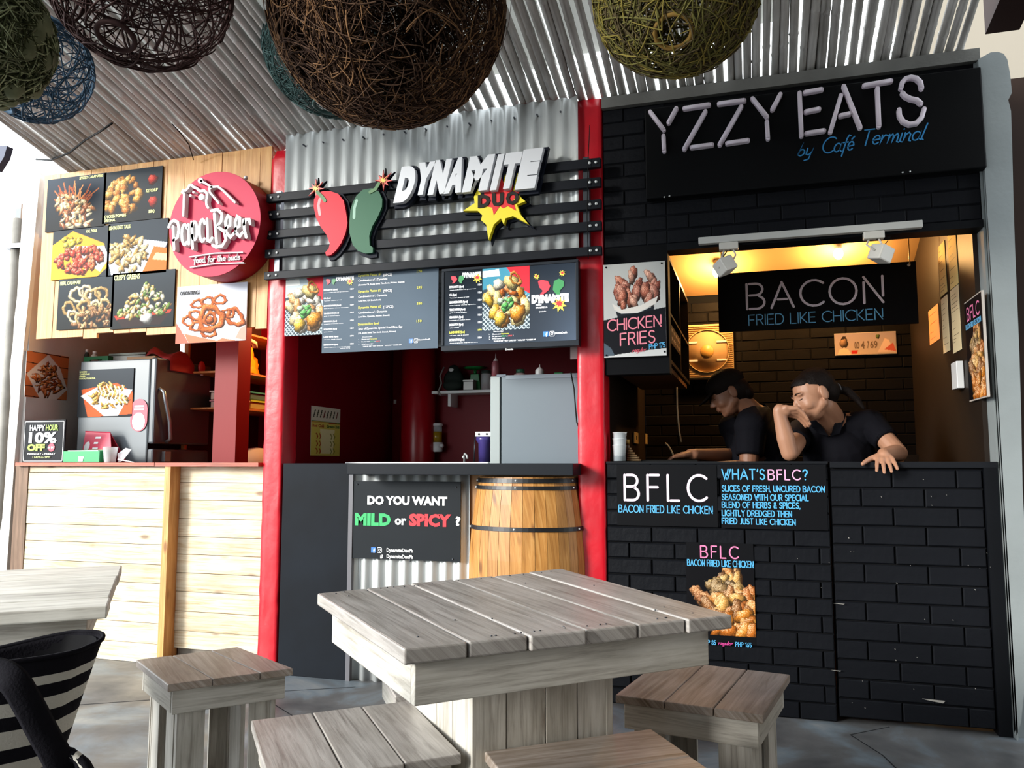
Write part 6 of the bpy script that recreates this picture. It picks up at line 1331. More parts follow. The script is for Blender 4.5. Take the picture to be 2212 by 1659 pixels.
for sx in (-1, 1):
    for sz in (-.42, .42): MB().box(xm_+sx*R_*.65-R_*.22, xm_+sx*R_*.65+R_*.22, YFn+.002, YFn+.006, zm_+sz*R_-.006, zm_+sz*R_+.006).build('clip', M_white, fn_)

# ------------------------------------------------------------------ things on the ledge, left of the right stall
X = at(1338, 985, .06).x; t = T('plastic_container', 'stack of clear plastic cups at the left end of the black ledge', 'cup stack', (X, .06, ZC+.005))
xl, xr = at(1320, 960, .06).x, at(1354, 985, .06).x; hz_ = at(1338, 932, .06).z-ZC
for k in range(3):
    MB().lathe((X+k*.001, .06, ZC+.006+k*.03), [(.027+.0*k, 0), (.034, hz_-.06-.012), (.036, hz_-.06-.01), (.033, hz_-.06-.014)], 20, caps=False).build('cup', M_clear, t)
MB().lathe((X, .06, ZC+.006), [(.03, 0), (.028, hz_*.9)], 14).build('inner_wrap', mat('foggy_wrap', 'aab4bc', .3, alpha=.75), t)
FP = Fr((-.698, 0, 0), (0, 1, 0), (0, 0, 1), (1, 0, 0))
for k, (px0, px1, py0, py1) in enumerate(((1369, 1378, 933, 959), (1395, 1404, 937, 961), (1417, 1424, 944, 966))):
    a, b = atx(px0, py0, -.69), atx(px1, py1, -.69); t = T('wall_socket', '%s wall socket on the dark side wall above the ledge' % ['nearest cream', 'middle cream', 'farthest cream'][k], 'socket', (-.698, (a.y+b.y)/2, b.z)); MB().fbox(FP, a.y, b.y, b.z, a.z, .002, .012).build('plate', mat('cream_socket', 'b89c68', .5), t, bev=.002); MB().fbox(FP, (a.y+b.y)/2-.01, (a.y+b.y)/2+.01, (a.z+b.z)/2-.01, (a.z+b.z)/2+.012, .012, .014).build('outlet', M_black, t)
X = at(1352, 950, .14).x; t = T('brass_jar', 'small gold-capped bottle behind the cup stack', 'bottle', (X, .16, ZC+.005)); MB().lathe((X+.004, .16, ZC+.006), [(.014, 0), (.014, .07), (.008, .085)], 12).build('bottle_body', mat('brown_sauce', '4a3016', .3), t); MB().cyl((X+.004, .16, ZC+.09), (X+.004, .16, ZC+.11), .010, n=10).build('cap', mat('gold_cap', 'a8843c', .4), t)
X = at(1364, 975, .14).x; st_ = T('lid_stack', 'stepped stack of cream plastic lids beside the cup stack', 'lid stack', (X, .14, ZC+.005))
for k, (dx, r) in enumerate(((.012, .034), (.008, .030), (.003, .024), (-.002, .018), (-.006, .012), (-.008, .008))): MB().cyl((X+dx, .14, ZC+.006+k*.011), (X+dx, .14, ZC+.015+k*.011), r, n=16).build('lid', mat('cream_lid', 'b09068', .4), st_)
tag(MB().rings([at(1462, 836, .55), at(1463, 880, .55), at(1467, 930, .55), at(1472, 955, .55)], .0042, 6).build('white_cable', mat('cream_cable', 'b09a78', .5)), 'cream cable hanging down below the hung cabinet', 'cable')
tag(MB().rings([at(1437, 957, .45), at(1444, 963, .45), at(1450, 973, .45), at(1455, 984, .43)], .004, 6).build('white_cable', mat('cream_cable', 'b09a78', .5)), 'short curved cream cable by the sockets above the ledge', 'cable')
MB().box(-.66, at(1505, 984, .1).x, .145, .40, ZC+.0, ZC+.012).build('tray', mat('black_tray', '101010', .4), None, label='flat black tray on the ledge under the man\'s hand', category='tray')
X = at(1975, 990, .5).x; tag(MB().box(at(1952, 990, .75).x, at(1985, 990, .75).x, .75, .9, ZC-.028, at(1960, 982, .75).z).build('box', mat('brown_box', '5a4028', .6)), 'small brown box on the worktop right of the woman\'s elbow', 'box')
# ------------------------------------------------------------------ furniture: tables and stools of whitewashed boards
def lerp(a, b, t): return a+(b-a)*t
def quadp(Q, u, v): return lerp(lerp(Q[0], Q[1], u), lerp(Q[3], Q[2], u), v)
def shrink(Q, d):
    c = sum(Q, Vector())/4; out = []
    for p in Q: k = (c-p); out.append(p+k.normalized()*d*1.414)
    return out
def slab_top(t, Q, z, th, n, mt, name='top_board', gap=.0035, wob=.004, seed=0, cuts=None, along=0, bev=.003):
    """Q: corners; boards run from edge Q0Q3 side... boards split along u, grain along v"""
    rr = random.Random(seed); cuts = cuts or [i/n for i in range(n+1)]
    for u0, u1 in zip(cuts[:-1], cuts[1:]):
        ga = gap/2/(Q[1]-Q[0]).length; e0, e1 = rr.uniform(-wob, wob), rr.uniform(-wob, wob)
        P = [quadp(Q, u0+ga, -e0), quadp(Q, u0+ga, 1+e1), quadp(Q, u1-ga, 1+e1), quadp(Q, u1-ga, -e0)]
        dz = rr.uniform(-.0012, .0012); P = [Vector((p.x, p.y, z+dz)) for p in P]
        n_ = (P[1]-P[0]).cross(P[3]-P[0]).z
        if n_ < 0: P = [P[0], P[3], P[2], P[1]]; MB().slab(P, th, 0, 1).build(name, mt, t, bev=bev)
        else: MB().slab(P, th, 0, 0).build(name, mt, t, bev=bev)
def aprons(t, Q, z, h, th, mt, name='apron'):
    c = sum(Q, Vector())/4
    for i in range(4):
        a, b = Q[i], Q[(i+1) % 4]; d = (b-a).normalized(); n_ = Vector((-d.y, d.x, 0)); n_ = n_ if n_.dot(c-a) > 0 else -n_
        a2, b2 = (a, b) if i % 2 == 0 else (a+d*th, b-d*th)
        lo = [Vector((p.x, p.y, z-h)) for p in (a2, b2, b2+n_*th, a2+n_*th)]; hi = [p+Vector((0, 0, h-.001)) for p in lo]
        if (lo[1]-lo[0]).cross(lo[3]-lo[0]).z < 0: lo = [lo[1], lo[0], lo[3], lo[2]]; hi = [hi[1], hi[0], hi[3], hi[2]]
        MB().hexa(lo+hi, 0, 0).build(name, mt, t, bev=.002)
def wall_boards(t, a, b, z0, z1, th, n, inward, mt, seed, name='side_board', cuts=None, skip=(), gap=.002):
    rr = random.Random(seed); d = (b-a); L = d.length; d = d/L; cuts = cuts or [i/n for i in range(n+1)]
    for k, (u0, u1) in enumerate(zip(cuts[:-1], cuts[1:])):
        if k in skip: continue
        p, q = a+d*(u0*L+gap/2), a+d*(u1*L-gap/2); j = inward*rr.uniform(0, .003)
        lo = [Vector((r.x, r.y, z0)) for r in (p+j, q+j, q+inward*th, p+inward*th)]; hi = [r+Vector((0, 0, z1-z0)) for r in lo]
        if (lo[1]-lo[0]).cross(lo[3]-lo[0]).z < 0: lo = [lo[1], lo[0], lo[3], lo[2]]; hi = [hi[1], hi[0], hi[3], hi[2]]
        MB().hexa(lo+hi, 0, 2).build(name, mt, t, bev=.0015)
V3 = lambda p, z=0: Vector((p.x, p.y, z))
# big table
ZTB = .75
tl_, tb, tr, tf = [V3(atz(*p, ZTB)) for p in ((683, 1281), (1215, 1229), (1580, 1328), (872, 1402))]
tb1 = T('pedestal_table', 'square weathered grey plank table on boxed white pedestal, centre front', 'table', tuple((tl_+tr)/2))
fe = [872, 1013, 1143, 1266, 1380, 1483, 1580]; L_ = (tr-tf).length
cuts = [0]+[(V3(atz(px, 1402-(px-872)*(74/708), ZTB))-tf).length/L_ for px in fe[1:-1]]+[1]
slab_top(tb1, [tf, tr, tb, tl_], ZTB, .03, 6, M_top, 'table_board', cuts=cuts, seed=4, gap=.004, wob=.007, bev=.004)
zap = ZTB-.031
Q = [V3(atz(*p, zap)) for p in ((718, 1318), (1205, 1262), (1530, 1358), (896, 1432))]; c_ = sum(Q, Vector())/4
Q[1] = Q[0]+Q[2]-Q[3]
aprons(tb1, Q, zap, .078, .022, M_wash)
# pedestal box: seen corners on the underside of the apron
zq = zap-.078
u_ = (tr-tf).normalized(); v_ = (tl_-tf).normalized()
def onpx(p, d, px):
    n_ = ray(px, 1450).cross(Vector((0, 0, 1))); c0 = Vector((CAM.x, CAM.y, 0)); return p+d*((c0-p).dot(n_)/d.dot(n_))
B_ = (tl_+tb+tr+tf)/4-(u_+v_)*.125; B_ = onpx(B_, u_, 1020)

C_ = onpx(B_, u_, 1325); A_ = onpx(B_, v_, 889); D_ = A_+C_-B_
inw = lambda a, b, c: (lambda d: Vector((-d.y, d.x, 0)) if Vector((-d.y, d.x, 0)).dot(c-a) > 0 else Vector((d.y, -d.x, 0)))((b-a).normalized())
cc = (A_+C_)/2
wall_boards(tb1, B_, C_, .0, zap-.001, .02, 5, inw(B_, C_, cc), M_wash, 3, cuts=[0, .23, .50, .73, .955, 1])
wall_boards(tb1, A_, B_, .0, zap-.001, .02, 3, inw(A_, B_, cc), M_wash, 5, cuts=[0, .44, .70, 1])
wall_boards(tb1, C_, D_, .0, zap-.001, .02, 3, inw(C_, D_, cc), M_wash, 6); wall_boards(tb1, D_, A_, .0, zap-.001, .02, 4, inw(D_, A_, cc), M_wash, 7)
nails = MB()
for i in range(40):
    u, v = R.uniform(.02, .98), R.choice([.04, .06, .94, .96, R.uniform(.1, .9)]); p = quadp([tf, tr, tb, tl_], u, v); nails.cyl((p.x, p.y, ZTB), (p.x, p.y, ZTB+.002), .0022, n=6)
nails.build('nail_head', M_dsteel, tb1, kind='stuff')
# left table
a_, b_ = V3(atz(265, 1220, ZTB)), V3(atz(233, 1308, ZTB)); d_ = Vector((-.80, -.60, 0)); e_ = (b_-a_).normalized()
d_ = Vector((e_.y, -e_.x, 0)) if e_.y*(-1) < 0 and False else Vector((-.78, -.62, 0)).normalized()
Q = [b_+d_*.86, b_, a_, a_+d_*.86]
tb2 = T('pedestal_table', 'bright whitewashed plank table cut by the left picture edge', 'table', tuple((Q[0]+Q[2])/2))
slab_top(tb2, [Q[0], Q[3], Q[2], Q[1]], ZTB, .03, 6, wood('sunlit_white_boards', 'dcd9d0', 'a8a29a', 'ebe8e0', .6, knots=False, vary=.2, amt=.15), 'table_board', seed=9, bev=.004)  # top boards made whiter: overexposed daylight put into their colour
Q2 = shrink([Vector((p.x, p.y, 0)) for p in Q], .045); aprons(tb2, Q2, zap, .075, .022, M_wash)
Q3 = shrink([Vector((p.x, p.y, 0)) for p in Q], .24); c2 = sum(Q3, Vector())/4
for i in range(4): wall_boards(tb2, Q3[i], Q3[(i+1) % 4], 0, zap-.001, .02, 3, inw(Q3[i], Q3[(i+1) % 4], c2), M_wash, 11+i)
# stools
def stool(lab, pts, ZS, mt, seed, cuts, split=0, ap=.07, leg=True, insz=.02, grp='five plank stools around the centre table'):
    Q = [V3(atz(*p, ZS)) if not isinstance(p, Vector) else p for p in pts]
    t = T('plank_stool', lab, 'stool', tuple((Q[0]+Q[2])/2), grp)
    QQ = Q if split == 0 else Q[1:]+Q[:1]
    slab_top(t, QQ, ZS, .022, 3, mt, 'seat_board', cuts=cuts, seed=seed, gap=.003, wob=.004)
    Q2 = shrink(Q, insz); aprons(t, Q2, ZS-.023, ap, .018, M_wash)
    Q3 = shrink(Q, insz+.02); c = sum(Q3, Vector())/4
    for i in range(4):
        a, b = Q3[i], Q3[(i+1) % 4]; wall_boards(t, a, b, 0, ZS-.024, .016, 5, inw(a, b, c), M_wash, seed*7+i, 'leg_board', cuts=[0, .1, .36, .64, .9, 1] if i % 2 else [0, .28, .72, 1], skip=(2,) if i % 2 else (1,))
    return t
ZS = .45
stool('brown-topped plank stool left of the centre table, in front of the pine counter', [(362, 1479), (635, 1443), (515, 1397), (293, 1425)], ZS, M_topbrown, 3, [0, .34, .72, 1])
A2, B2, C2 = [V3(atz(*p, ZS)) for p in ((541, 1557), (885, 1514), (999, 1630))]; Dq = A2+C2-B2
stool('grey-topped plank stool in the front, left corner of the centre table', [Dq, C2, B2, A2], ZS, M_top, 5, [0, .37, .68, 1])
A2, B2 = [V3(atz(*p, ZS)) for p in ((1045, 1622), (1405, 1573))]; C2 = V3(atz(1540, 1665, ZS)); C2 = B2+(C2-B2).normalized()*.38; Dq = A2+C2-B2
stool('front plank stool cut by the bottom picture edge, before the pedestal', [Dq, C2, B2, A2], ZS, M_topbrown, 8, [0, .5, 1], split=1)
stool('brown-grey plank stool right of the centre table, by the black bricks', [(1328, 1500), (1650, 1545), (1708, 1457), (1427, 1424)], ZS, M_topbrown, 9, [0, .35, .68, 1])
A2, B2 = V3(atz(862, 1520, ZS)), V3(atz(812, 1437, ZS)); u_ = (B2-A2).normalized(); r_ = Vector((u_.y, -u_.x, 0)); r_ = r_ if r_.x > 0 else -r_; A2 = B2-u_*.36
stool('plank stool mostly hidden behind the centre table pedestal', [A2, A2+r_*.28, B2+r_*.28, B2], ZS, M_top, 12, [0, .5, 1])

# ------------------------------------------------------------------ woven lampshades under the roof
def strand_shell(t, C_, r, m, n, seed, rad=.0022, wob=.04, hole=None, lump=0, flat=1.0, name='woven_shell', squash=None, seg=26, arcf=1.0):
    rr = random.Random(seed); mb = MB(); hole = Vector(hole).normalized() if hole else None; C_ = Vector(C_)
    for k in range(n):
        # arc of a circle on the shell about a random axis
        ax = Vector((rr.gauss(0, 1), rr.gauss(0, 1), rr.gauss(0, 1))).normalized(); h = rr.uniform(-.75, .75); q = math.sqrt(1-h*h)
        e1 = ax.orthogonal().normalized(); e2 = ax.cross(e1); s0 = rr.uniform(0, 6.28); L_ = rr.uniform(.6, 2.6)*arcf; pts = []
        rk = r*(1+rr.uniform(-.02, .03)); w1, w2 = rr.uniform(-wob, wob), rr.uniform(2, 6)
        for i in range(seg):
            a = s0+L_*i/(seg-1); d = ax*(h+w1*math.sin(w2*a))+(e1*math.cos(a)+e2*math.sin(a))*q; d.normalize()
            if hole is not None and d.dot(hole) > .972:
                if len(pts) > 2: mb.rings(pts, rad*rr.uniform(.7, 1.3), 4, False)
                pts = []; continue
            p = Vector((d.x*rk, d.y*rk, d.z*rk*flat))*(1+lump*.05*math.sin(7*d.x+3*d.z)*math.cos(5*d.y)); pts.append(C_+p)
        if len(pts) > 2: mb.rings(pts, rad*rr.uniform(.7, 1.3), 4, False)
    return mb.build(name, m, t, kind='stuff')
def ring_hole(t, C_, r, hole, m, flat=1.0, rr_=.24, name='hole_rim'):
    h = Vector(hole).normalized(); e1 = h.orthogonal().normalized(); e2 = h.cross(e1); C_ = Vector(C_); pts = []
    for i in range(25):
        a = 2*math.pi*i/24; d = (h*math.cos(rr_)+(e1*math.cos(a)+e2*math.sin(a))*math.sin(rr_)); pts.append(C_+Vector((d.x*r, d.y*r, d.z*r*flat)))
    MB().rings(pts, .008, 8, False).build(name, m, t)
def fuzz(t, C_, r, mts, n, seed, rad=.0016, ln=.09, hole=None, flat=1.0, cl=None, name='fibre', dens=None):
    """short curled fibres, clumped on the shell"""
    rr = random.Random(seed); mbs = [MB() for _ in mts]; C_ = Vector(C_); hole = Vector(hole).normalized() if hole else None; k = 0; tries = 0
    while k < n and tries < n*20:
        tries += 1; d = Vector((rr.gauss(0, 1), rr.gauss(0, 1), rr.gauss(0, 1))).normalized()
        if hole is not None and d.dot(hole) > .96: continue
        if dens and rr.random() > dens(d): continue
        t1 = d.orthogonal().normalized(); t2 = d.cross(t1); a = rr.uniform(0, 6.28); u = t1*math.cos(a)+t2*math.sin(a); cv = rr.uniform(-9, 9); L_ = ln*rr.uniform(.5, 1.5); pts = []; p = d*r*(1+rr.uniform(-.015, .03)); s_ = 6
        for i in range(s_):
            pts.append(C_+Vector((p.x, p.y, p.z*flat))); p = p+u*(L_/s_); n_ = p.normalized(); u = (u-n_*u.dot(n_)*.8+n_.cross(u)*cv*L_/s_).normalized()
        mbs[rr.randrange(len(mts))].rings(pts, [rad*rr.uniform(.7, 1.4)]*s_, 3, False); k += 1
    for mb, m in zip(mbs, mts):
        if mb.v: mb.build(name, m, t, kind='stuff')
def hang(t, C_, r, m, flat=1.0):
    x, y, z = C_; MB().rings([(x, y, z+r*flat*.98), (x, y, zr(x, y)+.01)], .004, 6).build('hanging_cord', m, t); MB().cyl((x, y, z+r*flat-.01), (x, y, z+r*flat+.02), .03, n=12).build('cap', m, t)
def lampat(px, py, rpx, Y): C_ = at(px, py, Y); return C_, rpx*(C_-CAM).dot(CF)/FPX
M_db = mat('dark_brown_twine', '3c2b2a', .8); M_bl = mat('blue_twine', '2b4a62', .8); M_gm = mat('moss_green_fibre', '7c8062', .9, noise=.5, nscale=12, col2='4c5238'); M_co = mat('brown_coir', '5f4430', .9); M_co2 = mat('dark_coir', '3a2a22', .9); M_co3 = mat('tan_coir', '84603e', .9)
M_te = mat('teal_twine', '2c4a48', .8); M_yg = mat('yellow_green_twine', '6c672f', .8); M_yg2 = mat('straw_yellow_twine', '8f8036', .8); M_yg3 = mat('olive_brown_twine', '55482a', .8)
C_, r = lampat(306, -35, 186, -1.75); t = T('woven_lamp', 'dark brown twine ball lampshade with oval bottom hole, upper left', 'lamp', C_); h_ = at(303, 120, -1.75)-C_+Vector((0, -.1, 0)); strand_shell(t, C_, r, M_db, 250, 11, .0024, hole=tuple(h_), flat=.93); ring_hole(t, C_, r, h_, M_db, .93, .2); hang(t, C_, r, M_db, .93)
strand_shell(t, C_, r*.97, M_db, 45, 12, .004, hole=tuple(h_), flat=.93, name='thick_strand', seg=18)
C_, r = lampat(78, 148, 112, -1.55); t = T('woven_lamp', 'blue twine ball lampshade partly behind the mossy green one', 'lamp', C_); h_ = at(45, 245, -1.55)-C_+Vector((0, -.08, 0)); strand_shell(t, C_, r, M_bl, 210, 21, .0024, hole=tuple(h_), flat=1); ring_hole(t, C_, r, h_, M_bl, 1, .22); hang(t, C_, r, M_bl)
C_, r = lampat(-42, 78, 138, -2.1); t = T('woven_lamp', 'mossy green matted lampshade at the top left corner', 'lamp', C_); mossm = MB(); rr = random.Random(4)
for k in range(150):
    d = Vector((rr.gauss(0, 1), rr.gauss(0, 1), rr.gauss(0, 1))).normalized(); q = rr.uniform(.10, .2); mossm.ell(C_+d*r*rr.uniform(.86, .93), (r*q, r*q, r*q*1.5), None, 8, 6)
mossm.ell(C_, r*.88, None, 24, 16); voxel('matted_shell', mossm, .009, M_gm, t, smooth=1); fuzz(t, C_, r*1.02, [M_gm, mat('pale_moss', '9aa27c', .9), mat('dark_moss', '3a3f28', .9)], 3600, 9, .0022, .08); hang(t, C_, r, M_gm)
C_, r = lampat(838, 18, 246, -1.35); CB_, rB = C_, r; t = T('woven_lamp', 'huge brown coir ball lampshade with ragged gaps, top centre', 'lamp', C_)
hh = at(880, 210, -1.35)-C_+Vector((0, -.12, 0)); rr = random.Random(77); holes = [(Vector((rr.gauss(.5, .7), -abs(rr.gauss(.6, .5)), rr.gauss(-.3, .6))).normalized(), rr.uniform(.975, .99)) for _ in range(26)]+[(hh.normalized(), .975)]
cl_ = [Vector((rr.gauss(0, 1), rr.gauss(0, 1), rr.gauss(0, 1))).normalized() for _ in range(30)]
def dens(d):
    for h, c in holes:
        if d.dot(h) > c: return .0
    g = .25+.75*(.5+.5*math.sin(5*d.x+4*d.z)*math.cos(6*d.z-3*d.y+1)); return min(1, g*(1.15 if d.x < .1 else .72))
fuzz(t, C_, r, [M_co, M_co2, M_co3], 9500, 13, .0021, .11, flat=.98, dens=dens); fuzz(t, C_, r*.985, [M_co2], 2600, 14, .0026, .16, flat=.98, dens=dens, name='inner_fibre')
fuzz(t, C_, r*1.0, [M_co], 260, 15, .0012, .22, name='loose_fibre', flat=.98); hang(t, C_, r, M_co2, .98)
C_, r = lampat(727, 95, 152, -.50); t = T('woven_lamp', 'teal fibre lampshade peeking out behind the huge brown one', 'lamp', C_); h_ = at(720, 243, -.50)-C_+Vector((0, -.05, 0)); strand_shell(t, C_, r, M_te, 260, 31, .0026, hole=tuple(h_)); fuzz(t, C_, r, [M_te], 2600, 32, .002, .06, hole=tuple(h_)); ring_hole(t, C_, r, h_, M_te, 1, .2); hang(t, C_, r, M_te)
C_, r = lampat(1459, -12, 172, -1.3); t = T('woven_lamp', 'yellow-green twine lampshade with oval hole, top right of centre', 'lamp', C_); h_ = at(1463, 108, -1.3)-C_+Vector((0, -.12, 0)); strand_shell(t, C_, r, M_yg3, 260, 41, .0028, hole=tuple(h_), flat=.95); strand_shell(t, C_, r*1.01, M_yg, 200, 42, .0028, hole=tuple(h_), flat=.95); fuzz(t, C_, r*1.01, [M_yg, M_yg2, M_yg3], 2100, 43, .0022, .10, hole=tuple(h_), flat=.95); ring_hole(t, C_, r, h_, mat('ochre_rim', '8a6a2c', .8), .95, .22); hang(t, C_, r, M_yg, .95)
# ------------------------------------------------------------------ people
M_skin = mat('skin_tan', 'a3765c', .5, noise=.06, nscale=6); M_skin2 = mat('skin_brown', '7c533d', .55, noise=.06, nscale=6)
M_hair = mat('black_brown_hair', '0f0907', .5, spec=.12, bump=.6, bscale=120, stretch=(1, 6, 1)); M_shirt = mat('navy_black_shirt', '0b0b11', .85, spec=.15, bump=.3, bscale=200); M_cap = mat('black_brown_cap', '120d0b', .8, spec=.2)
def basis(f, up):
    """local x = facing direction, z = up"""
    f = Vector(f).normalized(); up = Vector(up); s = up.cross(f).normalized(); u = f.cross(s)
    return Matrix(((f.x, s.x, u.x), (f.y, s.y, u.y), (f.z, s.z, u.z)))
def head_prims(mb, C_, B, k=1.0):
    """skull, face, jaw, nose, lips, ears; C_ centre of the skull"""
    P = lambda x, y, z: C_+B @ Vector((x*k, y*k, z*k))
    E = lambda x, y, z, rx, ry, rz, r=None: mb.ell(P(x, y, z), (rx*k, ry*k, rz*k), B if r is None else B @ r, 20, 14)
    E(-.012, 0, .022, .094, .074, .088); E(.018, 0, -.012, .075, .062, .088); E(.03, 0, -.062, .050, .048, .050); E(.058, 0, -.088, .022, .026, .020)
    for s in (-1, 1):
        E(.050, s*.034, -.032, .030, .024, .028); mb.cone(P(-.002, s*.044, -.048), .026*k, P(.05, s*.018, -.084), .020*k, 10); E(.072, s*.028, .022, .014, .024, .010)
        E(-.014, s*.078, -.010, .023, .011, .034, Matrix.Rotation(.3*s, 3, 'Z')); E(-.008, s*.079, -.028, .010, .007, .012); E(-.013, s*.081, .004, .016, .006, .016)
    mb.cone(P(.080, 0, .012), .010*k, P(.102, 0, -.022), .013*k, 10); E(.094, .010, -.028, .010, .009, .008); E(.094, -.010, -.028, .010, .009, .008)
    E(.086, 0, -.050, .010, .022, .006); E(.083, 0, -.060, .010, .020, .007); return P
def fingers(mb, W_, D_, N_, S_, L=.085, curl=(.2, .3, .3), spread=.12, k=1.0, thumb=None, lens=(.9, 1, .94, .76)):
    """hand from wrist W_: direction D_, palm normal N_ (towards the inside), S_ across towards the thumb"""
    D_ = D_.normalized(); N_ = N_.normalized(); S_ = S_.normalized(); K = W_+D_*L
    mb.cone(W_, .026*k, W_+D_*.02, .027*k, 12)
    for i, o in enumerate((.030, .010, -.010, -.029)):
        b0 = W_+D_*.022+S_*o*.55; b1 = K+S_*o-D_*(.004*abs(i-1)); mb.cone(b0, .0155*k, b1, .0118*k, 10)
        d = (D_+S_*(spread*(1.3-i)*.8)).normalized(); p = b1; ln = .078*lens[i]; r = .0098*k
        for j, (f, c) in enumerate(zip((.45, .31, .24), curl)):
            d = (d*math.cos(c)+N_*math.sin(c)).normalized() if True else d
            q = p+d*ln*f; mb.cone(p, r, q, r*.9, 10); p = q; r *= .9
    t0 = W_+D_*.022+S_*.02; td = thumb if thumb is not None else (D_*.7+S_*.75+N_*.2)
    td = td.normalized(); p1 = t0+td*.042; d2 = (td*.9+D_*.35).normalized(); p2 = p1+d2*.032; p3 = p2+(d2*.9+D_*.3).normalized()*.024
    mb.cone(t0, .016*k, p1, .013*k, 10); mb.cone(p1, .0118*k, p2, .0105*k, 10); mb.cone(p2, .0105*k, p3, .0088*k, 10)
def hairshell(name, C_, B, k, parts, m, parent, vox=.005, cut=None):
    mb = MB(); P = lambda x, y, z: C_+B @ Vector((x*k, y*k, z*k))
    for (x, y, z, rx, ry, rz) in parts: mb.ell(P(x, y, z), (rx*k, ry*k, rz*k), B, 20, 14)
    return mb, P

# --- woman leaning on the counter
wm = T('person', 'woman in dark polo shirt leaning on the black counter, hand over mouth', 'person', (.30, .30, 0))
YHd = .17
hc2 = at(1756, 853, YHd); fdir = (at(1700, 880, YHd-.05)-hc2); B = basis(Vector((-.86, -.38, -.36)), Vector((-.42, -.05, .92)))
body = MB(); P = head_prims(body, hc2, B, 1.0)
neckT = P(-.03, 0, -.06); sh_c = at(1806, 925, .34); neckB = sh_c+Vector((-.005, -.03, .03))
body.cone(neckT, .048, neckB, .055); body.cone(neckT+Vector((-.02, -.01, -.01)), .038, neckB+Vector((-.03, -.03, -.02)), .045)
shR = at(1730, 935, .40); shL = at(1880, 915, .33)
body.cone(shR, .058, sh_c, .07); body.cone(sh_c, .07, shL, .056)
chest = at(1812, 985, .35); hip = Vector((chest.x+.02, .50, .85))
body.ell(chest, (.150, .11, .15), None, 22, 14); body.cone(chest, .13, hip, .135); body.ell(hip, (.16, .12, .14)); body.cone(hip+Vector((-.08, 0, 0)), .085, (hip.x-.09, .50, .45), .06); body.cone(hip+Vector((.08, 0, 0)), .085, (hip.x+.09, .50, .45), .06)
body.cone((hip.x-.09, .50, .45), .058, (hip.x-.09, .52, .08), .04); body.cone((hip.x+.09, .50, .45), .058, (hip.x+.09, .52, .08), .04)
for s in (-1, 1): body.cone((hip.x+s*.09, .52, .045), .04, (hip.x+s*.09, .38, .03), .03)
# her right arm (left in the picture): elbow on the ledge, hand to the mouth
elR = at(1706, 985, .085); elR.z = ZC+.043; wrR = at(1682, 888, .055)
body.cone(shR, .05, elR+Vector((.01, .03, .012)), .040); body.ell(elR, (.036, .038, .036)); body.cone(elR, .038, lerp(elR, wrR, .35), .040); body.cone(lerp(elR, wrR, .35), .040, wrR, .026)
hk = at(1716, 878, .06); Dd = (hk-wrR); Dd = Dd+Vector((0, .02, 0)); body.ell(wrR+Vector((.004, 0, .006)), (.027, .026, .027))
fingers(body, wrR+Vector((.01, 0, .004)), Vector((.93, .10, -.16)), Vector((.25, .15, -.95)), Vector((-.05, -.72, .55)), L=.074, curl=(.75, .55, .35), spread=.04, k=1.0, thumb=Vector((.75, .5, -.5)))
# her left arm: hand over the front edge
elL = at(1940, 972, .20); elL.z = ZC+.042; wrL = at(1908, 972, .045); wrL.z = ZC+.036
body.cone(shL, .05, elL, .040); body.ell(elL, (.037, .036, .034)); body.cone(elL, .038, lerp(elL, wrL, .5), .034); body.cone(lerp(elL, wrL, .5), .034, wrL, .025)
fingers(body, wrL, Vector((-.02, -.78, -.40)), Vector((0, -.42, -.9)), Vector((-.96, .02, .02)), L=.062, curl=(.35, .35, .12), spread=.22, thumb=Vector((-.85, -.40, -.28)))
wb = voxel('body', body, .0034, M_skin, wm, smooth=7)
# polo shirt
stt = MB(); K = .012
stt.ell(chest, (.158, .12, .158), None, 22, 14); stt.cone(chest, .142, hip+Vector((0, 0, .08)), .15); stt.cone(shR, .066, sh_c+Vector((0, .01, -.01)), .078); stt.cone(sh_c+Vector((0, .01, -.01)), .078, shL, .065)
sl = lerp(shL, elL, .50); stt.cone(shL, .063, sl, .056); sr = lerp(shR, elR, .42); stt.cone(shR, .065, sr, .055)
stt.ell(hip+Vector((0, 0, .05)), (.172, .13, .14)); stt.cone(lerp(chest, shR, .5), .08, chest, .09); stt.cone(lerp(chest, shL, .5), .08, chest, .09)
nk0 = neckB
def vcut(co, m2):
    import bmesh
    bm = bmesh.new(); bm.from_mesh(m2); dele = []
    vx, vz = at(1793, 946, .22).x, at(1793, 946, .22).z
    for f in bm.faces:
        c = f.calc_center_median()
        top = c.z > nk0.z+.022 and abs(c.x-nk0.x) < .066
        h = (c.z-vz); inv = c.y < nk0.y+.03 and h > 0 and (-.62*h-.0 < c.x-vx < .36*h) 
        if top or inv: dele.append(f)
        elif (c-sl).dot((elL-shL).normalized()) > .012 and c.x > shL.x: dele.append(f)
        elif (c-sr).dot((elR-shR).normalized()) > .012 and c.y < sr.y+.06 and c.x < shR.x+.05 and c.z < shR.z: dele.append(f)
    bmesh.ops.delete(bm, geom=dele, context='FACES')
    dv = [v for v in bm.verts if not v.link_faces]; bmesh.ops.delete(bm, geom=dv, context='VERTS'); bm.to_mesh(m2); bm.free()
    co = np.zeros(len(m2.vertices)*3, np.float32); m2.vertices.foreach_get('co', co); return co.reshape(-1, 3), m2
so = voxel('polo_shirt', stt, .006, M_shirt, wm, smooth=3, post=vcut); md = so.modifiers.new('s', 'SOLIDIFY'); md.thickness = .004; md.offset = 1
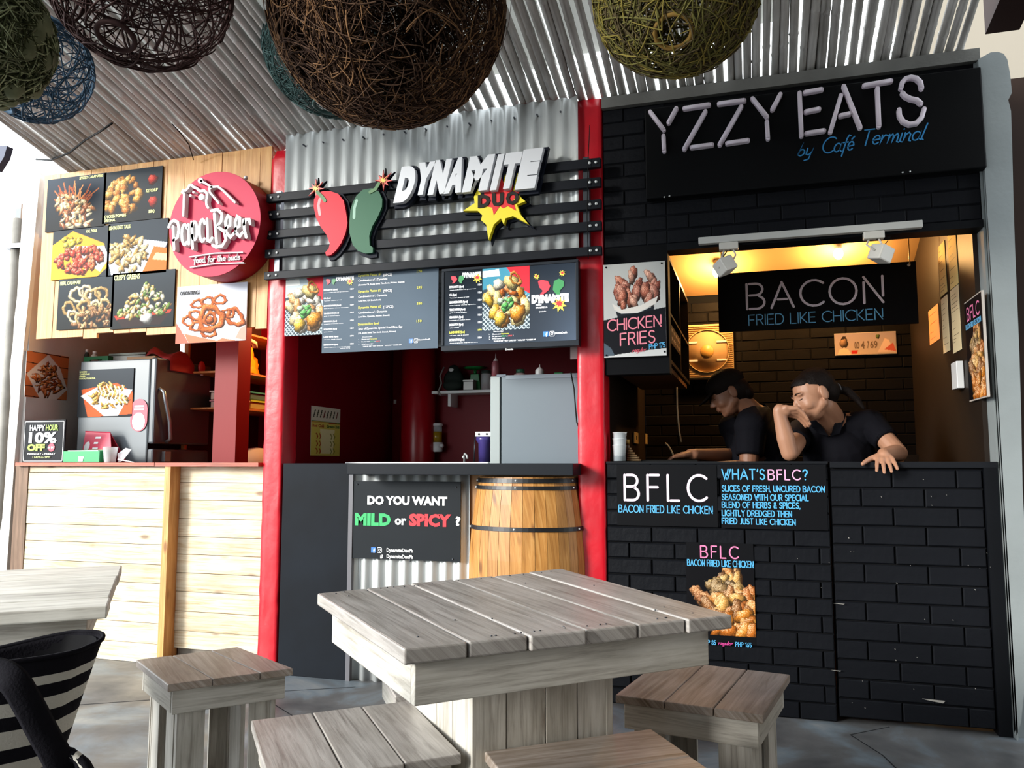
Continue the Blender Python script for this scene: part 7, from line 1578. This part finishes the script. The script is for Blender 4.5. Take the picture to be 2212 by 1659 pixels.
# collar
M_col = mat('collar_black', '0e0e14', .85, spec=.15); vx, vz = at(1793, 942, .2).x, at(1793, 942, .2).z
for s, top in ((-1, at(1764, 905, .22)), (1, at(1812, 884, .24))):
    tip = Vector((vx+s*.004, .215, vz)); out = top+Vector((s*.035, .03, -.02)); low = Vector((vx+s*.045, .225, vz+.012)); MB().hexa([tip, low, low+Vector((0, .006, 0)), tip+Vector((0, .006, 0)), top, out, out+Vector((0, .006, 0)), top+Vector((0, .006, 0))]).build('collar', M_col, wm, bev=.002)
def cuff(p, d, r, t, m=None):
    d = d.normalized(); e1 = d.orthogonal().normalized(); e2 = d.cross(e1); MB().rings([p+(e1*math.cos(a)+e2*math.sin(a))*r for a in (2*math.pi*k/20 for k in range(21))], .007, 8, False).build('cuff', M_shirt, t)
cuff(sl+(elL-shL).normalized()*.012, elL-shL, .050, wm); cuff(sr+(elR-shR).normalized()*.012, elR-shR, .050, wm)
MB().rings([neckB+Vector((.066*math.cos(a), .02+.066*math.sin(a), .012+.012*math.sin(a)+.006*math.cos(a))) for a in (math.pi*(-.25+1.5*k/16) for k in range(17))], .011, 8).build('collar', M_col, wm)
# hair, pulled back to a tail
hb_ = MB(); Eh = lambda x, y, z, a, b, c: hb_.ell(hc2+B @ Vector((x, y, z)), (a, b, c), B, 20, 14)
Eh(-.028, 0, .034, .093, .080, .088); Eh(-.060, 0, .000, .066, .068, .075); Eh(.012, 0, .060, .068, .060, .046)
Eh(-.118, 0, -.01, .024, .022, .026); tp = [hc2+B @ Vector(q) for q in ((-.12, 0, -.015), (-.155, .01, -.04), (-.175, .02, -.09), (-.18, .03, -.14))]
for a, b, r0, r1 in zip(tp[:-1], tp[1:], (.022, .021, .016), (.021, .016, .008)): hb_.cone(a, r0, b, r1)
def hcut(co, m2):
    import bmesh
    bm = bmesh.new(); bm.from_mesh(m2); Bi = B.transposed(); dele = []
    for f in bm.faces:
        c = Bi @ (f.calc_center_median()-hc2)
        if c.x > 0 and c.z < .036+.42*c.x: dele.append(f)
        elif -.03 < c.x <= 0 and c.z < .036+1.6*c.x: dele.append(f)
    bmesh.ops.delete(bm, geom=dele, context='FACES'); dv = [v for v in bm.verts if not v.link_faces]; bmesh.ops.delete(bm, geom=dv, context='VERTS'); bm.to_mesh(m2); bm.free()
    co = np.zeros(len(m2.vertices)*3, np.float32); m2.vertices.foreach_get('co', co); return co.reshape(-1, 3), m2
voxel('hair', hb_, .004, M_hair, wm, smooth=2, post=hcut)
MB().rings([hc2+B @ Vector((-.125+.0*k, .024*math.cos(k*math.pi/6), -.012+.024*math.sin(k*math.pi/6))) for k in range(13)], .004, 6, False).build('hair_tie', mat('grey_hair_tie', '6a6a70', .5), wm)
def facebits(t, C_, B, k=1.0, open_=False):
    Pq = lambda x, y, z: C_+B @ Vector((x*k, y*k, z*k))
    for s in (-1, 1):
        MB().rings([Pq(.088, s*.012, .026), Pq(.088, s*.030, .031), Pq(.074, s*.048, .026)], [.002, .003, .0015], 6).build('eyebrow', M_hair, t)
        MB().rings([Pq(.084, s*.018, .002), Pq(.084, s*.030, -.001), Pq(.076, s*.042, .001)], [.001, .0018, .001], 6).build('eyelash_line', M_hair, t)
        if open_: MB().ell(Pq(.073, s*.031, .004), .012, None, 10, 8).build('eye', M_white, t)
facebits(wm, hc2, B)
tag(wb, None)
# --- man behind, cap, looking down
mn = T('person', 'man in black cap and black shirt looking down, reaching along the ledge', 'person', (-.02, .62, 0))
YM2 = .52; hm = at(1572, 850, YM2); B2m = basis(Vector((-.90, -.16, -.48)), Vector((-.46, 0, .90))); bm_ = MB(); Pm = head_prims(bm_, hm, B2m, .98)
nT = Pm(-.035, 0, -.055); sc2 = at(1632, 905, .60); nB = sc2+Vector((-.01, -.02, .025)); bm_.cone(nT, .052, nB, .06)
sN = at(1622, 922, .46); sF = at(1585, 922, .74); bm_.cone(sN, .07, sc2, .08); bm_.cone(sc2, .08, sF, .066)
ch2 = Vector((sc2.x+.01, .62, sc2.z-.2)); hp2 = Vector((sc2.x+.06, .66, .86)); bm_.ell(ch2+Vector((0, 0, .05)), (.12, .16, .17), None, 20, 14); bm_.cone(ch2, .14, hp2, .13); bm_.ell(hp2, (.13, .16, .13))
for s in (-1, 1):
    bm_.cone(hp2+Vector((0, s*.08, 0)), .088, (hp2.x, .66+s*.09, .45), .06); bm_.cone((hp2.x, .66+s*.09, .45), .058, (hp2.x+.02, .66+s*.09, .08), .042); bm_.cone((hp2.x+.02, .66+s*.09, .045), .04, (hp2.x-.12, .66+s*.09, .03), .03)
e2 = at(1618, 1012, .42); w2 = at(1540, 1010, .36); bm_.cone(sN, .056, e2, .046); bm_.cone(e2, .044, w2, .030)
fingers(bm_, w2, Vector((-1, -.1, .0)), Vector((0, 0, -1)), Vector((0, 1, 0)), L=.07, curl=(.3, .4, .3), spread=.05)
e3 = at(1600, 985, .66); w3 = at(1500, 982, .36); w3.z = ZC+.040; bm_.cone(sF, .054, e3, .044); bm_.cone(e3, .042, w3, .028)
fingers(bm_, w3, Vector((-1, -.12, .02)), Vector((0, 0, -1)), Vector((0, -1, 0)), L=.06, curl=(.25, .35, .3), spread=.04)
voxel('body', bm_, .0042, M_skin2, mn, smooth=4)
s3 = MB(); s3.ell(ch2+Vector((0, 0, .05)), (.13, .17, .18), None, 20, 14); s3.cone(ch2, .152, hp2+Vector((0, 0, .05)), .145); s3.cone(sN, .08, sc2, .088); s3.cone(sc2, .088, sF, .076)
q1 = lerp(sN, e2, .62); q2 = lerp(sF, e3, .6); s3.cone(sN, .074, q1, .066); s3.cone(sF, .066, q2, .058); s3.ell(hp2+Vector((0, 0, .03)), (.142, .17, .12))
def mcut(co, m2):
    import bmesh
    bm = bmesh.new(); bm.from_mesh(m2); dele = []
    for f in bm.faces:
        c = f.calc_center_median()
        if (c-nB).length < .075 and c.z > nB.z-.012: dele.append(f)
        elif (c-q1).dot((e2-sN).normalized()) > .01 and (c-q1).length < .085 and c.y < .56: dele.append(f)
    bmesh.ops.delete(bm, geom=dele, context='FACES'); dv = [v for v in bm.verts if not v.link_faces]; bmesh.ops.delete(bm, geom=dv, context='VERTS'); bm.to_mesh(m2); bm.free()
    co = np.zeros(len(m2.vertices)*3, np.float32); m2.vertices.foreach_get('co', co); return co.reshape(-1, 3), m2
so = voxel('polo_shirt', s3, .006, M_shirt, mn, smooth=3, post=mcut); md = so.modifiers.new('s', 'SOLIDIFY'); md.thickness = .004; md.offset = 1
cuff(q1+(e2-sN).normalized()*.01, e2-sN, .060, mn)
MB().rings([nB+Vector((.062*math.cos(a), .062*math.sin(a), .006+.02*math.cos(a))) for a in (2*math.pi*k/16 for k in range(17))], .012, 8, False).build('collar', M_col, mn)
hm_ = MB(); hm_.ell(hm+B2m @ Vector((-.045, 0, -.004)), (.072, .076, .078), B2m, 20, 14)
hm_.ell(hm+B2m @ Vector((-.075, 0, -.035)), (.045, .06, .05), B2m, 20, 14); hm_.build('hair', M_hair, mn)
cp_ = MB(); cp_.ell(hm+B2m @ Vector((-.012, 0, .05)), (.104, .086, .074), B2m, 22, 14)
capo = voxel('cap', cp_, .005, M_cap, mn, smooth=2)
br_ = MB(); vs = []; n = 14
for i in range(n+1):
    a = -1.25+2.5*i/n; x = .07+.03*math.cos(a); y = .075*math.sin(a); vs.append(hm+B2m @ Vector((.055+.035*math.cos(a), .078*math.sin(a), .040))); vs.append(hm+B2m @ Vector((.075+.085*math.cos(a), .070*math.sin(a), .026-.012*math.cos(a)+.0)))
k = len(vs); vs += [v+B2m @ Vector((0, 0, -.004)) for v in vs]
br_.add(vs, [(2*i, 2*i+1, 2*i+3, 2*i+2) for i in range(n)]+[(k+2*i, k+2*i+2, k+2*i+3, k+2*i+1) for i in range(n)]+[(2*i+1, k+2*i+1, k+2*i+3, 2*i+3) for i in range(n)], 0, None, True); br_.build('brim', M_cap, capo)
MB().ell(hm+B2m @ Vector((-.02, 0, .124)), (.007, .007, .004), B2m, 10, 6).build('top_button', M_cap, capo)
facebits(mn, hm, B2m, .98)

# ------------------------------------------------------------------ striped bag on a stool at the lower left
M_bk = mat('black_canvas', '15141a', .85, bump=.3, bscale=300); M_wh = mat('cream_canvas', 'c9c6bc', .85, bump=.3, bscale=300); M_in = mat('bag_lining', '0c0c10', .7)
dB = 1.14; bc = CAM+ray(-118, 1400)*dB; bc0 = Vector((bc.x, bc.y, 0))
ax_r = (Matrix.Rotation(math.radians(30), 3, 'Z') @ CR); ax_f = Vector((-ax_r.y, ax_r.x, 0)); zB0, zB1 = .475, .802
tb_ = T('tote_bag', 'black and cream striped canvas tote bag with black strap, lower left corner', 'bag', (bc.x, bc.y, zB0))
NU, NV = 48, 54; vs = []; nstr = 17
def rimz(t_): return .018*math.cos(t_+.3)+.010*math.sin(2*t_)
for i in range(NV+1):
    v = i/NV; z = zB0+(zB1-zB0)*v; w = .115+.085*v**1.2; d = .058+.010*math.sin(3*v)
    for j in range(NU):
        t_ = 2*math.pi*j/NU; ca, sa = math.cos(t_), math.sin(t_); e = 2.6
        x = w*abs(ca)**(2/e)*(1 if ca > 0 else -1); y = d*abs(sa)**(2/e)*(1 if sa > 0 else -1)*(1-.25*v*(abs(ca) > .8)); p = bc0+ax_r*x+ax_f*y; vs.append((p.x, p.y, z+rimz(t_)*v))
me_ = MB(); me_.add(vs, [tuple(range(NU-1, -1, -1))], 0, None, True)
for i in range(NV): 
    s = int((1-i/NV)*nstr-.001); mi = 0 if (s % 2 == 0 or i > NV-5) else 1
    
    for j in range(NU): me_.f.append((i*NU+j, i*NU+(j+1) % NU, (i+1)*NU+(j+1) % NU, (i+1)*NU+j)); me_.m.append(mi); me_.sm.append(True); me_.uv.append([(0, 0)]*4)
bo = me_.build('bag_body', [M_bk, M_wh], tb_); md = bo.modifiers.new('s', 'SOLIDIFY'); md.thickness = .004; md.offset = -1
li = MB(); m_ = [(Vector(vs[i*NU+j])-bc0) for i in (20, NV) for j in range(NU)]; li.add([bc0+Vector((q.x*.955, q.y*.955, q.z-.003)) for q in m_], [(NU+j, NU+(j+1) % NU, (j+1) % NU, j) for j in range(NU)]+[tuple(range(NU))], 0, None, True); li.build('lining', M_in, tb_)
MB().rings([Vector(vs[NV*NU+j % NU])+Vector((0, 0, .001)) for j in range(NU+1)], .0035, 6, False).build('rim_band', M_bk, tb_)
def strap(px, depth, w, name='strap'):
    C3 = [CAM+ray(x, y)*dd for (x, y), dd in zip(px, depth)]; vs_ = []
    # smooth the line
    fine = []
    for i in range(len(C3)-1):
        p0_, p1_, p2_, p3_ = C3[max(i-1, 0)], C3[i], C3[i+1], C3[min(i+2, len(C3)-1)]
        for k in range(6): t_ = k/6; fine.append(.5*((2*p1_)+(p2_-p0_)*t_+(2*p0_-5*p1_+4*p2_-p3_)*t_*t_+(3*p1_-p0_-3*p2_+p3_)*t_**3))
    fine.append(C3[-1]); n = len(fine)
    for i, p in enumerate(fine):
        d = (fine[min(i+1, n-1)]-fine[max(i-1, 0)]).normalized(); nn = (CAM-p).normalized(); s_ = d.cross(nn).normalized(); nn = s_.cross(d)
        for a, b in ((-1, -.3), (-.8, .35), (0, .6), (.8, .35), (1, -.3), (0, -.5)): vs_.append(p+s_*w*a+nn*w*.35*b)
    MB().add(vs_, [(i*6+j, i*6+(j+1) % 6, (i+1)*6+(j+1) % 6, (i+1)*6+j) for i in range(n-1) for j in range(6)]+[tuple(range(6)), tuple(range((n-1)*6, n*6))], 0, None, True).build(name, M_bk, tb_)
strap([(-60, 1452), (-10, 1450), (28, 1470), (60, 1520), (92, 1580), (125, 1640), (150, 1700)], [1.0, .99, .98, .98, .985, .99, 1.0], .0165)
sc_ = MB(); q0 = CAM+ray(165, 1655)*1.0
for k in range(3):
    pts = [q0+CR*(.022*math.cos(a)-.015+k*.006)+Vector((0, 0, .03*math.sin(a)-.012-.004*k)) for a in (math.pi*(-.15+1.3*i/12) for i in range(13))]; sc_.rings(pts, .006, 8, True, k % 2)
sc_.build('bow', [M_bk, M_wh], tb_)
QS = [bc0+ax_r*a+ax_f*b for a, b in ((-.2, -.19), (.2, -.19), (.2, .19), (-.2, .19))]
stool('plank stool under the striped bag, below the picture edge', QS, .470, M_topbrown, 15, [0, .35, .68, 1], grp=None)

# matt dark surfaces
for m_ in bpy.data.materials:
    b_ = m_.node_tree.nodes.get('Principled BSDF') if m_.use_nodes else None
    if b_ is None or b_.inputs['Metallic'].default_value > 0: continue
    c_ = b_.inputs['Base Color'].default_value
    if not b_.inputs['Base Color'].is_linked and max(c_[:3]) < .06 or m_.name in ('black_painted_brick', 'black_paint', 'black_slat_paint', 'scuffed_black_panel', 'sign_dark_grey', 'black_canvas', 'navy_black_shirt'):
        b_.inputs['Specular IOR Level'].default_value = min(.1, b_.inputs['Specular IOR Level'].default_value)
for o in bpy.data.objects:
    if o.name.split('.')[0] in ('lettering', 'writing', 'screen_text'): o['kind'] = 'stuff'
